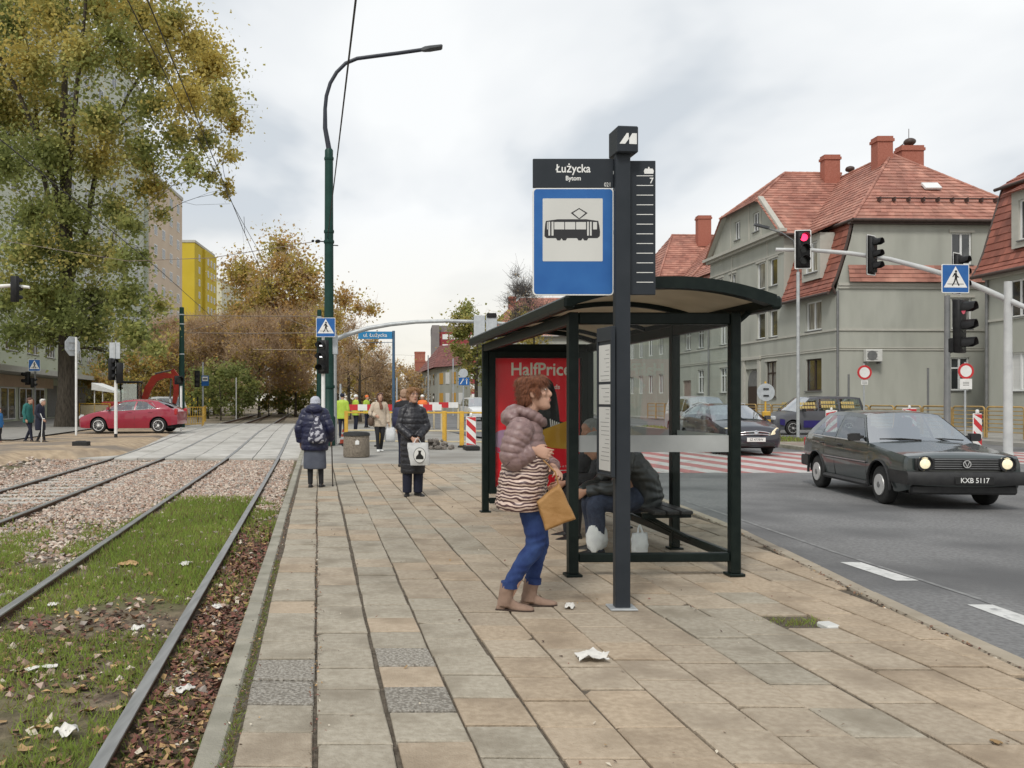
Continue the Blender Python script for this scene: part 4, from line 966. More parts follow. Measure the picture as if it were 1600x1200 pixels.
m_face = M('sign_white_sheeting', (.56, .56, .53), (.60, .60, .57), rough=.4, scale=3)
solid_polys('white_field', [rrect(.425, .445, .004, 1)], m_face, mm(MS, -.004, .083), bpl, .0022)
tm = mm(MS, -.008, .06) @ Matrix.Translation((0, 0, .001))
m_tramk = M('pictogram_black', (.02, .02, .022), rough=.45)
solid_polys('tram_body', [[(-.195, .018), (-.19, .068), (-.185, .086), (-.10, .098), (.10, .098), (.185, .086), (.193, .05), (.198, .01), (.196, -.022), (.18, -.036), (-.18, -.036), (-.196, -.022)],
    [(-.115, -.036), (-.075, -.036), (-.085, -.052), (-.105, -.052)], [(-.075, -.036), (-.035, -.036), (-.045, -.052), (-.065, -.052)], [(.035, -.036), (.075, -.036), (.065, -.052), (.045, -.052)], [(.075, -.036), (.115, -.036), (.105, -.052), (.085, -.052)],
    [(-.01, .142), (.05, .178), (.05, .170), (.006, .142)], [(.11, .142), (.05, .178), (.05, .170), (.094, .142)], [(-.01, .142), (.045, .100), (.055, .100), (.006, .142)], [(.11, .142), (.055, .1), (.045, .1), (.094, .142)]], m_tramk, tm, bpl, .0018)
wins = [[(a, .026), (b, .026), (b, .078), (a, .078)] for a, b in ((-.178, -.172), (-.126, -.056), (-.050, .022), (.028, .098), (.148, .176))] + [[(a, -.018), (b, -.018), (b, .080), (a, .080)] for a, b in ((-.168, -.156), (-.146, -.132), (.106, .118), (.126, .138))]
solid_polys('tram_windows', wins, m_face, tm, bpl, .0028)
rp = MB(); rp.cbox((.148, .03, 2.69), (.195, .022, .95), .003); rpl = rp.build('route_plate', m_signgrey, stop)
MR = frame((.158, .0185, 2.70), (1, 0, 0), (0, 0, 1))
solid_polys('route_line', [[(-.048, y), (.070, y), (.070, y + .005), (-.048, y + .005)] for y in [.355 - i * .0685 for i in range(12)]], m_white, MR, rpl)
text_on('route_number', '7', .055, m_white, mm(MR, .058, .322), rpl, bold=.001)
solid_polys('tram_symbol', [[(.008, .372), (.07, .372), (.074, .392), (.066, .408), (.012, .408), (.004, .392)], [(.034, .408), (.044, .408), (.044, .42), (.034, .42)]], m_white, MR, rpl)
mb = MB()
for z in (2.27, 2.66, 3.08): mb.bb(-.056, .056, .018, .046, z - .012, z + .012)
mb.build('clamp', m_steel, stop)
tt = MB(); tz0, tz1 = .93, 1.985
tt.cbox((-.095, .055, (tz0 + tz1) / 2), (.012, .24, tz1 - tz0), .003)
for s in (-1, 1): tt.cbox((-.095, .055 + s * .118, (tz0 + tz1) / 2), (.03, .02, tz1 - tz0), .003)
tt.cbox((-.095, .055, tz1 - .05), (.032, .24, .1), .003); tt.cbox((-.095, .055, tz0 + .01), (.03, .24, .02), .003); tt.bb(-.1, -.03, -.02, .02, 1.1, 1.16); tt.bb(-.1, -.03, -.02, .02, 1.75, 1.8)
ttc = tt.build('timetable_case', m_signgrey, stop)
rt_ = Matrix.Rotation(R(0), 4, 'Z')
pp = MB()
for z0, z1 in ((1.60, 1.86), (1.44, 1.58), (.97, 1.42)): pp.bb(-.1045, -.102, -.04, .152, z0, z1)
pp.build('timetable_sheet', m_face, ttc)
pp = MB(); r9 = random.Random(4)
for z in [1.82 - i * .03 for i in range(27)]:
    if any(abs(z - q) < .02 for q in (1.43, 1.59)): continue
    pp.bb(-.1052, -.1046, -.025, -.025 + r9.uniform(.04, .16), z, z + .0035)
pp.build('timetable_print', m_pipe, ttc)
ttc.rotation_euler = (0, 0, R(11))
# litter bin in the plaza
bin_ = thing('litter_bin', 'round pebbled concrete litter bin with a black liner standing on the platform', 'litter bin', at(557, 713.5))
m_peb = M('pebbled_concrete', (.15, .125, .095), (.36, .31, .25), rough=.95, scale=55, detail=1.5, lo=.4, hi=.62, bump=1, bscale=55)
mb = MB(); mb.lathe([(.33, 0), (.345, .02), (.335, .5), (.325, .58), (.27, .58), (.26, .40), (.0, .38)], 28, caps=False); mb.build('drum', m_peb, bin_, 40)
mb = MB(); mb.lathe([(.27, .42), (.275, .585), (.335, .595), (.34, .56), (.36, .55), (.335, .625), (.27, .64), (.20, .52), (0, .45)], 26, caps=False); mb.build('liner', m_rubber, bin_, 60)
mb = MB(); mb.prism([(-.05, 0), (.05, 0), (.05, .09), (0, .12), (-.05, .09)], (.04, -.339, .33), (1, 0, 0), (0, 0, 1), (0, -1, 0), .006); mb.build('sticker', m_white, bin_)
# ------------------------------------------------------------------ trees
m_bark = M('dark_bark', (.045, .038, .030), (.095, .08, .062), rough=1, scale=6, bump=1, bscale=18, stretch=(3, 3, .5))
m_twig = M('brown_twig', (.46, .33, .21), (.56, .42, .29), rough=1, scale=3)
def leafm(n, c, c2): return M(n, c, c2, rough=.65, scale=.5, rand=.25, trans=.62, spec=.25)
LG = leafm('green_leaf', (.30, .32, .10), (.40, .42, .15)); LD = leafm('dark_green_leaf', (.215, .25, .085), (.30, .335, .12))
LY = leafm('ochre_leaf', (.50, .40, .11), (.60, .49, .15)); LO = leafm('orange_brown_leaf', (.52, .33, .11), (.62, .42, .15)); LB = leafm('brown_leaf', (.48, .36, .22), (.57, .44, .28))
LH = leafm('olive_leaf', (.44, .40, .13), (.53, .475, .17))
def rand_dirs(g, n):
    v = g.normal(size=(n, 3)); return v / np.linalg.norm(v, axis=1, keepdims=True)
def leaves(name, P, size, mats, mi, g, up=.3):
    n = len(P); a = rand_dirs(g, n); a[:, 2] *= .7; b = rand_dirs(g, n); a /= np.linalg.norm(a, axis=1, keepdims=True)
    b -= a * (a * b).sum(1, keepdims=True); b /= np.linalg.norm(b, axis=1, keepdims=True)
    s = size * g.uniform(.4, 1.55, size=(n, 1)); c = np.cross(a, b)
    V = np.stack([P - a * s * .5, P + b * s * .42 + c * s * .08, P + a * s * .55, P - b * s * .42 + c * s * .08], 1)
    return fast_mesh(name, V, 4, mats, mi)
def limb(mb, p0, p1, r0, r1, g, bend=.12, n=5, sides=6, droop=0.0):
    p0, p1 = Vector(p0), Vector(p1); L_ = (p1 - p0).length; pts = []
    o = Vector(g.normal(size=3)) * bend * L_ * .5
    for i in range(n + 1):
        t = i / n; q = p0.lerp(p1, t) + o * math.sin(math.pi * t) * .6 + Vector(g.normal(size=3)) * bend * L_ * .06 * (0 < i < n); q.z += math.sin(math.pi * t) * L_ * .08 - droop * t * t * L_
        pts.append(q)
    mb.tube(pts, [lerp(r0, r1, (i / n) ** .8) for i in range(n + 1)], sides); return pts
M_SOFT = True
def tree(name, label, loc, h, tr, clumps, nleaf, lsize, mats, colour, seed, spread=.9, twigs=0, group=None, trunk_to=.75, lean=(0, 0), twig_mat=None, twr=.012, fork=0):
    """clumps: list of (x, y, z, r); colour(P) -> material index per leaf"""
    g = np.random.default_rng(seed); t = thing(name, label, 'tree', loc, 0, group); mb = MB()
    top = Vector((lean[0], lean[1], h * trunk_to)); base = [Vector((0, 0, -.2)), Vector((lean[0] * .05, lean[1] * .05, h * .06)), Vector((lean[0] * .3, lean[1] * .3, h * .3)), top * .75 + Vector((g.normal() * .1, g.normal() * .1, 0)), top]
    mb.tube(base, [tr * 1.5, tr, tr * .8, tr * .42, tr * .12], 10)
    FK = []
    if fork:
        for k in range(fork):
            a = 2 * math.pi * k / fork + .6; fk = limb(mb, base[2] * (.8 + .15 * k), Vector((math.cos(a) * h * .17, math.sin(a) * h * .17, h * (.72 + .1 * (k % 2)))), tr * .42, tr * .08, g, .12, 6, 8); FK += [(q, lerp(tr * .42, tr * .08, (i + 1) / 6)) for i, q in enumerate(fk[1:])]
    P = []; SK = []
    for a_, b_ in zip(base[1:], base[2:]):
        for i in range(6): q = a_.lerp(b_, i / 6); SK.append((q, lerp(tr, tr * .2, min(1, q.z / (h * trunk_to)))))
    SK = [q for q in SK if q[0].z > h * .10] + FK
    for x, y, z, r in sorted(clumps, key=lambda c: (c[0] - top.x * .6) ** 2 + (c[1] - top.y * .6) ** 2 + (c[2] - h * .35) ** 2):
        cv = Vector((x, y, z)); st, r0 = min(SK, key=lambda q: (q[0] - cv).length + 1.6 * max(0, q[0].z - z + .25 * math.hypot(q[0].x - x, q[0].y - y)))
        r1 = max(.02, min(r0 * .62, tr * .3)); e = limb(mb, st, cv, r1, r1 * .35, g, .14, 5, 6); SK += [(q, lerp(r1, r1 * .35, (i + 1) / 5)) for i, q in enumerate(e[1:])]
        for j in range(3):
            s = e[2 + j % 3]; q = Vector((x, y, z)) + Vector(g.normal(size=3)) * r * .75; limb(mb, s, q, max(.008, r1 * .3), .006, g, .2, 3, 4)
    mb.build('trunk', m_bark, t, 60)
    C = np.array(clumps); w = C[:, 3] ** 2.2; w = w / w.sum()
    if nleaf:
        ix = g.choice(len(C), nleaf, p=w); dirs = rand_dirs(g, nleaf); rr = np.abs(g.normal(size=(nleaf, 1))) * .62
        P = C[ix, :3] + dirs * rr * C[ix, 3:4] * spread * np.array([1, 1, .85]) + g.normal(size=(nleaf, 3)) * .10
        keep = np.array([noise.noise(Vector(p) * .9) for p in P]) > -.34
        P = P[keep]; mi = colour(P, g); link('crown', leaves('crown', P, lsize, mats, mi, g), t)
    if twigs:
        ix = g.choice(len(C), twigs, p=w); a = C[ix, :3] + rand_dirs(g, twigs) * C[ix, 3:4] * g.uniform(0, .6, (twigs, 1)); d = rand_dirs(g, twigs); d[:, 2] = np.abs(d[:, 2]) * .9 + .2
        L_ = C[ix, 3:4] * g.uniform(.35, .95, (twigs, 1)); b = a + d * L_; m_ = (a + b) / 2 + g.normal(size=(twigs, 3)) * L_ * .08
        s = rand_dirs(g, twigs); s -= d * (s * d).sum(1, keepdims=True); s *= twr
        s2 = np.cross(d, s); s2 *= 1.0
        V = np.concatenate([np.stack([a - s, a + s, m_ + s * .7, m_ - s * .7], 1), np.stack([m_ - s * .7, m_ + s * .7, b + s * .2, b - s * .2], 1), np.stack([a - s2, a + s2, m_ + s2 * .7, m_ - s2 * .7], 1), np.stack([m_ - s2 * .7, m_ + s2 * .7, b + s2 * .2, b - s2 * .2], 1)], 0)
        link('twigs', fast_mesh('twigs', V, 4, [twig_mat or m_twig]), t)
    return t
def ell_clumps(g, n, c, r, cr, inner=.35, zmin=None):
    out = []
    while len(out) < n:
        d = rand_dirs(g, 1)[0]; k = g.uniform(inner, 1) ** .6; p = np.array(c) + d * k * np.array(r)
        if zmin is not None and p[2] < zmin: continue
        out.append((*p, cr * g.uniform(.65, 1.25)))
    return out
# the big poplar on the left: trunk foot (px 104, d 46)
g = np.random.default_rng(21); PT = pt(104, 46, 0)
def ppx(px, py, dd): d = 46 + dd; return ((px - CX) / FP * d - PT.x, dd, hz(py, d))
cl = []
for px, py, r in ((20, 40, 1.9), (80, 20, 1.9), (150, 10, 1.8), (215, 20, 1.7), (270, 40, 1.7), (310, 70, 1.4), (325, 110, 1.4), (300, 150, 1.5), (345, 150, 1.0), (362, 190, .8), (355, 245, .6), (345, 175, .9),
                  (250, 100, 1.5), (190, 80, 1.5), (120, 90, 1.6), (50, 110, 1.9), (20, 180, 1.9), (90, 170, 1.3), (160, 190, 1.5), (230, 170, 1.2), (275, 215, 1.2), (320, 215, .9), (300, 260, .9), (335, 285, .55), (350, 300, .4),
                  (220, 250, 1.4), (150, 260, 1.5), (80, 240, 1.7), (20, 260, 1.7), (40, 330, 1.6), (110, 330, 1.4), (180, 330, 1.3), (235, 300, 1.1), (205, 345, .8), (255, 335, .6), (50, 400, 1.7), (120, 405, 1.6), (180, 400, 1.3), (225, 400, .7),
                  (20, 460, 1.6), (80, 470, 1.6), (140, 470, 1.6), (195, 460, 1.1), (150, 520, 1.3), (205, 515, 1.1), (235, 480, .8), (70, 520, 1.2), (20, 520, .9), (175, 560, .6), (110, 500, 1.2), (245, 540, .7),
                  (-40, 100, 2.2), (-60, 240, 2.2), (-40, 380, 2.0), (-50, 480, 1.6), (-10, -30, 2), (90, -60, 2.0), (180, -60, 1.9), (250, -30, 1.5), (60, -120, 2)):
    for k in range(2): cl.append((*ppx(px + g.normal() * 7, py + g.normal() * 7, g.uniform(-4.5, 4.5)), r * g.uniform(.85, 1.25)))
def popcol(P, g):
    nz = np.array([noise.noise(Vector(p) * .33) for p in P]); f = (P[:, 2] - 5) / 22 * .75 + P[:, 0] / 30 + nz * .9 + g.normal(size=len(P)) * .13
    return np.where(f > .74, 2, np.where(f > .42, 3, np.where(f > .12, 0, 1)))
tree('poplar_tree', 'huge green and ochre poplar with a thick dark trunk behind the red car', PT, 30, .46, cl, 190000, .17, [LG, LD, LY, LH], popcol, 5, spread=1.05, fork=4)
def col_of(*w):
    w = np.array(w, float); w /= w.sum()
    def f(P, g):
        nz = np.array([noise.noise(Vector(p) * .5) for p in P]); u = np.clip(.5 + nz * .75 + g.normal(size=len(P)) * .12, 0, .999); return np.searchsorted(np.cumsum(w), u)
    return f
def simple(name, label, px, d, w, h, z0, n, ls, mats, colour, seed, tw=0, cr=None, ncl=26, tr=.16, group=None, **k):
    g = np.random.default_rng(seed); c = ell_clumps(g, ncl, (0, 0, (z0 + h) / 2), (w / 2, w / 2, (h - z0) / 2), cr or w * .17)
    return tree(name, label, pt(px, d, 0), h, tr, c, n, ls, mats, colour, seed, twigs=tw, group=group, **k)
simple('autumn_tree', 'tall orange brown autumn tree closing the view along the rails', 440, 92, 14.0, 17.6, 3.5, 70000, .27, [LO, LB, LY, LH], col_of(4, 1.4, 2.6, 2.4), 1, tw=900, cr=2.4, ncl=64, tr=.3, twr=.02)
gb = 'bare brown trees along the tram line'
BT = ['bare twiggy brown tree right behind the green catenary pole', 'bare twiggy brown tree left of the dark green bush', 'bare brown tree rising over the dark green bush', 'bare brown tree over the thin white marker post', 'bare brown tree just left of the tall lamp post', 'bare brown tree below the yellow tower block']
for i, (px, d, w, h) in enumerate(((300, 84, 7, 9.5), (335, 90, 7.5, 10.5), (372, 84, 7, 9.8), (405, 78, 6, 8.6), (462, 82, 7, 10), (268, 92, 7, 10.5))):
    simple('bare_tree', BT[i], px, d, w, h, 1.2, 6500, .19, [LB, LO, LY], col_of(1.8, 3.4, 2.6), 30 + i, tw=6500, cr=1.7, ncl=30, tr=.12, group=gb, twr=.015)
simple('sparse_autumn_tree', 'sparse ochre autumn tree right of the green lamp post', 545, 74, 6.6, 10.6, 2.2, 9000, .19, [LY, LO, LB], col_of(3, 2, 1), 41, tw=1200, cr=1.25, tr=.15, twr=.014)
simple('bare_tree', 'dark bare tree standing behind the blue street name post', 562, 66, 5.2, 7.4, 1.5, 700, .18, [LB, LO], col_of(3, 1), 42, tw=1500, cr=1.2, tr=.13, twr=.016)
simple('autumn_tree', 'yellow leaved young tree behind the yellow safety vests', 528, 82, 6, 9.0, 1.0, 3200, .22, [LY, LO, LB], col_of(2.4, 1, 1), 43, tw=700, cr=1.3, tr=.13)
simple('olive_tree', 'dense olive green tree rising behind the round sign back', 744, 84, 4.6, 11.4, 2.2, 11000, .24, [LH, LG, LY], col_of(2.2, 2.6, .8), 44, cr=1.25, ncl=34, tr=.2, tw=300)
simple('bare_tree', 'leafless grey tree showing left of the blue stop sign', 835, 70, 5.6, 12.4, 6.5, 300, .15, [LB], col_of(1), 45, tw=2400, cr=1.3, tr=.14, twr=.013, twig_mat=M('grey_twig', (.13, .12, .115), rough=1))
simple('olive_tree', 'small yellow green tree peeping over the shelter roof edge', 828, 82, 5, 10.8, 5.5, 3500, .2, [LH, LY], col_of(1, 1), 46, cr=1.1, tr=.13)
gbush = 'dark green bushes at the edge of the track'
BB = ['biggest dark green bush right of the tram stop sign', 'dark green bush beside the thin white marker post', 'low dark green bush behind the tram stop sign', 'olive bush left of where the rails vanish', 'olive bush where the rails vanish under the trees', 'olive bush right of the vanishing rails']
for i, (px, d, w, h) in enumerate(((345, 70, 4.2, 4.6), (372, 74, 3.6, 4.8), (325, 76, 4, 3.9), (420, 84, 4.2, 4.0), (450, 88, 4.5, 3.8), (475, 84, 4, 4.4))):
    simple('bush', BB[i], px, d, w, h, .2, 3600, .20, [LD, LG, LH, LB], (col_of(4, 2, .4, .2) if i < 3 else col_of(1, 2.2, 1.4, 1.2)), 60 + i, cr=.95, ncl=22, tr=.06, group=gbush)
BS = ['ochre shrub behind the white awning', 'ochre shrub behind the digger cab', 'tall ochre shrub behind the digger boom', 'olive shrub right of the poplar trunk']
for i, (px, d, w, h) in enumerate(((165, 74, 5, 4.8), (215, 78, 6, 6.2), (250, 80, 6, 7.5), (145, 86, 6, 6.4))):
    simple('autumn_shrub', BS[i], px, d, w, h, .4, 3800, .22, [LH, LY, LO, LG], col_of(2, 1.5, 1.5, 1), 80 + i, cr=1.25, ncl=22, tr=.08, tw=300, group='ochre shrubs behind the digger')
BF = ['far brown tree left of the blue street name post', 'far brown tree in front of the low pale house', 'far low brown tree behind the beige jacket woman', 'far brown tree beside the dark bare tree', 'far brown tree behind the far grey house', 'far brown tree behind the green lamp post']
for i, (px, d, w, h) in enumerate(((600, 150, 14, 8.0), (640, 170, 14, 8.6), (625, 130, 9, 5.6), (575, 120, 9, 6.4), (690, 165, 12, 9), (500, 112, 10, 9))):
    simple('brown_tree', BF[i], px, d, w, h, .4, 5000, .34, [LB, LO, LY], col_of(4, 2, .5), 90 + i, tw=500, cr=2.2, ncl=20, tr=.2, group='brown trees at the end of the street', twr=.03)
# ------------------------------------------------------------------ grass, stones and litter
def scatter_field(seed, n, oa, ob, da, db, dens):
    g = np.random.default_rng(seed); o = g.uniform(oa, ob, n); d = g.uniform(da ** .5, db ** .5, n) ** 2; u = g.uniform(0, 1, n)
    k = np.array([dens(a, b) for a, b in zip(o, d)]) > u; return o[k], d[k], g
def ground_z(o, d):
    z = zt(d) - .075 + .02 * noise.noise(Vector((o * 1.7, d * 1.1, 0))) + .025 * noise.noise(Vector((o * .5, d * .4, 3))) + .15 * sm(-6.4, -8.5, o); return z
def green(o, d):
    v = noise.noise(Vector((o * 1.1, d * .8, 4))) + .5 * noise.noise(Vector((o * 3, d * 2.4, 8))); k = sm(-.32, .12, v)
    if d > 14.6: k *= 1 - sm(14.6, 16, d)
    if -2.3 < o < -1.05 and d > 8.2: k = max(k, .75 * sm(8.2, 9.5, d) * (1 - sm(14.8, 15.6, d)))
    if o > -.9: k *= .25 + .75 * sm(11, 13.5, d)
    if o < -4.4: k *= .25
    if d > 15.5 : k *= .05
    if d > 9.5 and o < -2.6: k *= 1 - sm(10, 12.5, d)
    return k
GR = [leafm('grass_blade', (.25, .34, .07), (.35, .44, .10)), leafm('dry_grass_blade', (.24, .205, .085), (.30, .25, .11))]
o, d, g = scatter_field(1, 210000, -7.5, -.52, 2.6, 16, lambda a, b: green(a, b) * (.9 if min(abs(a + .98), abs(a + 2.455)) > .05 else 0))
zz = np.array([ground_z(a, b) for a, b in zip(o, d)]); x = o - .1126 * d
h = g.uniform(.02, .07, len(o)) * (1 + .3 * (d > 8)); an = g.uniform(0, 6.28, len(o)); le = g.normal(size=(len(o), 2)) * .03; w = .0028 + .0006 * d
V = np.stack([np.stack([x - np.cos(an) * w, d - np.sin(an) * w, zz - .005], 1), np.stack([x + np.cos(an) * w, d + np.sin(an) * w, zz - .005], 1), np.stack([x + le[:, 0], d + le[:, 1], zz + h], 1)], 1)
stuff(link('grass', fast_mesh('grass', V, 3, GR, (g.uniform(size=len(o)) < .24))), 'short green grass growing between the tram rails')
# blades along the platform joint and in the missing slab
g = np.random.default_rng(5); n = 1800; d = g.uniform(2.6, 8, n); x = -.378 - .106 * d + g.normal(size=n) * .012; hh = g.uniform(.003, .022, n) * (d < 4.0) + g.uniform(.0, .006, n) - .004
hc = np.array([hole.x - .06, hole.y + .03]); m2 = 260; d = np.concatenate([d, hc[1] + g.normal(size=m2) * .06]); x = np.concatenate([x, hc[0] + g.normal(size=m2) * .10]); hh = np.concatenate([hh, g.uniform(.004, .024, m2)])
n = len(d); an = g.uniform(0, 6.28, n); le = g.normal(size=(n, 2)) * .018; w = .0025
V = np.stack([np.stack([x - np.cos(an) * w, d - np.sin(an) * w, np.full(n, -.02)], 1), np.stack([x + np.cos(an) * w, d + np.sin(an) * w, np.full(n, -.03)], 1), np.stack([x + le[:, 0], d + le[:, 1], hh], 1)], 1)
stuff(link('weeds', fast_mesh('weeds', V, 3, GR, (g.uniform(size=n) < .45))), 'small weeds growing in the paving joints')
# verge grass on the islands
g = np.random.default_rng(15); n = 9000; x = g.uniform(12.1, 15.5, n); d = np.where(g.uniform(size=n) < .5, g.uniform(12, 18, n), g.uniform(29.7, 45, n)); k = ~((d > 29) & (x > 14.3 - (d - 29.5) * .1)) & ~((d > 18) & (d < 29)) & ~((d < 19) & (x < 13.3)); x, d = x[k], d[k]; n = len(x)
h = g.uniform(.03, .12, n); le = g.normal(size=(n, 2)) * .04; z0 = np.array([zr(b) + .11 for b in d]); w = .02
V = np.stack([np.stack([x - w, d, z0], 1), np.stack([x + w, d, z0], 1), np.stack([x + le[:, 0], d + le[:, 1], z0 + h], 1)], 1)
stuff(link('verge_grass', fast_mesh('verge_grass', V, 3, GR, (g.uniform(size=n) < .5))), 'rough yellowing grass on the median')
# ballast
def stones(name, o, d, z, r, g, mats):
    base = np.array([[1, 0, 0], [-1, 0, 0], [0, 1, 0], [0, -1, 0], [0, 0, 1], [0, 0, -1]], float); F8 = [(0, 2, 4), (2, 1, 4), (1, 3, 4), (3, 0, 4), (2, 0, 5), (1, 2, 5), (3, 1, 5), (0, 3, 5)]
    n = len(o); x = o - .1126 * d; P = base[None] * r[:, None, None] * g.uniform(.55, 1.25, (n, 6, 1)); a = g.uniform(0, 6.28, n); b = g.uniform(-.7, .7, n)
    ca, sa = np.cos(a)[:, None], np.sin(a)[:, None]; X, Y, Z = P[..., 0], P[..., 1], P[..., 2] * .7
    X, Z = X * np.cos(b)[:, None] - Z * np.sin(b)[:, None], X * np.sin(b)[:, None] + Z * np.cos(b)[:, None]; X, Y = X * ca - Y * sa, X * sa + Y * ca
    Q = np.stack([X + x[:, None], Y + d[:, None], Z + z[:, None]], 2); V = Q[:, np.array(F8)].reshape(-1, 3, 3)
    mi = np.repeat(g.integers(0, len(mats), n), 8); return link(name, fast_mesh(name, V, 3, mats, mi))
ms = [M('ballast_rose', (.39, .29, .235), (.46, .35, .285), rough=.95, scale=20), M('ballast_cream', (.52, .44, .36), (.58, .5, .42), rough=.95, scale=20), M('ballast_grey', (.27, .235, .205), (.33, .29, .255), rough=.95, scale=20), M('ballast_rust', (.31, .205, .155), (.36, .25, .19), rough=.95, scale=20)]
def bal(a, b):
    if min(abs(a - q) for q in (-.98, -2.455, -4.30, -5.76)) < .05: return 0
    k = sm(13.8, 15.8, b + 1.0 * noise.noise(Vector((a * 1.5, b * .8, 2))) + (1.6 if a > -.9 else 0)) if a > -2.5 else sm(9, 13.5, b + 2.5 * noise.noise(Vector((a * .8, b * .5, 2))))
    if -5.7 < a < -4.35: k = max(k, .8 * sm(9, 11, b)) * .55
    return max(k, .04)
o, d, g = scatter_field(2, 60000, -7.2, -.52, 5, 24.8, bal); r = g.uniform(.018, .048, len(o)); z = np.array([ground_z(a, b) for a, b in zip(o, d)]) + r * .2
stuff(stones('ballast', o, d, z, r, g, ms), 'pinkish crushed stones filling the track bed')
o, d, g = scatter_field(8, 5000, -11, -6.0, 8, 25, lambda a, b: .7 * sm(-6.0, -7.0, a) if b < 24 else .1); r = g.uniform(.02, .09, len(o)) ; z = np.array([ground_z(a, b) for a, b in zip(o, d)]) + .03
stuff(stones('rubble', o, d, z, r, g, ms), 'loose rubble at the edge of the dug up verge')
# leaf litter
mlf = [M('litter_brown', (.17, .095, .06), (.23, .13, .085), rough=.85, scale=5, rand=.3), M('litter_tan', (.38, .24, .11), (.44, .29, .14), rough=.85, scale=5, rand=.3), M('litter_dark', (.06, .036, .026), (.085, .05, .036), rough=.9, scale=5, rand=.3), M('litter_pale', (.52, .46, .36), (.60, .54, .44), rough=.8, scale=5), M('litter_maroon', (.17, .065, .05), (.22, .09, .07), rough=.85, scale=5, rand=.3)]
def litter_mesh(name, x, d, z, s, mi, g):
    n = len(x); a = g.uniform(0, 6.28, n); u = np.stack([np.cos(a), np.sin(a), g.normal(size=n) * .35], 1); v = np.stack([-np.sin(a), np.cos(a), g.normal(size=n) * .35], 1); P = np.stack([x, d, z], 1); s = s[:, None]; up = np.array([0, 0, 1.0])
    f = g.uniform(.0, .35, (n, 1))
    V = np.concatenate([np.stack([P - u * s, P + v * s * .7 + up * s * f, P + u * s * 1.1, P + u * 0], 1), np.stack([P - u * s, P + u * 0, P + u * s * 1.1, P - v * s * .7 + up * s * f], 1)], 0)
    return fast_mesh(name, V, 4, mlf, np.concatenate([mi, mi]))
def ld(a, b):
    k = .10 + .5 * sm(-.1, .4, noise.noise(Vector((a * .9, b * .7, 14))))
    if a > -.93: k = .35 + .65 * sm(4.2, 5.6, b) * (1 - sm(10.5, 12, b))
    if -2.4 < a < -1.05 and b > 8.5: k *= .18
    return k * (1 - sm(13, 15, b))
g0 = np.random.default_rng(40); n = 4200; gd = g0.uniform(3.6, 12, n); go = g0.uniform(-.925, -.53, n); k = np.array([.35 + .65 * sm(-.2, .2, noise.noise(Vector((a * 3, b * 1.2, 3)))) for a, b in zip(go, gd)]) > g0.uniform(size=n); go, gd = go[k], gd[k]
stuff(link('gutter_leaves', litter_mesh('gutter_leaves', go - .1126 * gd, gd, np.array([ground_z(a, b) for a, b in zip(go, gd)]) + g0.uniform(.006, .03, len(go)), g0.uniform(.010, .030, len(go)), g0.choice(5, len(go), p=[.42, .14, .27, .03, .14]), g0)), 'maroon and brown leaves heaped between the rail and the platform kerb')
o, d, g = scatter_field(4, 60000, -6.5, -.53, 2.7, 15, ld); z = np.array([ground_z(a, b) for a, b in zip(o, d)]) + .012
s = .008 + .03 * g.uniform(0, 1, len(o)) ** 2; mi = g.choice(5, len(o), p=[.38, .17, .34, .03, .08]); mi = np.where((o > -.93) & (g.uniform(size=len(o)) < .45), 4, mi)
stuff(link('leaf_litter', litter_mesh('leaf_litter', o - .1126 * d, d, z, s, mi, g)), 'brown fallen leaves lying along the rails')
g = np.random.default_rng(31); n = 260; x = g.uniform(-1, 3.4, n); d = g.uniform(2.8, 14, n); stuff(link('pavement_litter', litter_mesh('pavement_litter', x, d, np.full(n, .008), g.uniform(.003, .014, n), g.choice(5, n, p=[.35, .15, .3, .15, .05]), g)), 'tiny leaf crumbs scattered on the paving')
g = np.random.default_rng(33); n = 900; d = g.uniform(3, 15, n); x = np.array([xk(b) for b in d]) + np.where(g.uniform(size=n) < .6, -.145, .03) + g.normal(size=n) * .02; stuff(link('gutter_litter', litter_mesh('gutter_litter', x, d, np.where(x < np.array([xk(b) for b in d]), .004, -.10), g.uniform(.004, .016, n), g.choice(5, n, p=[.3, .1, .5, .05, .05]), g)), 'dirt and leaf crumbs lying along the road kerb')
g = np.random.default_rng(34); n = 1500; d = g.uniform(2.7, 13, n); x = np.where(g.uniform(size=n) < .6, -.378, -.012) - .106 * d + g.normal(size=n) * .018; stuff(link('joint_litter', litter_mesh('joint_litter', x, d, np.full(n, .003), g.uniform(.003, .010, n), g.choice(5, n, p=[.4, .1, .4, .05, .05]), g)), 'dirt crumbs in the wide paving joints')
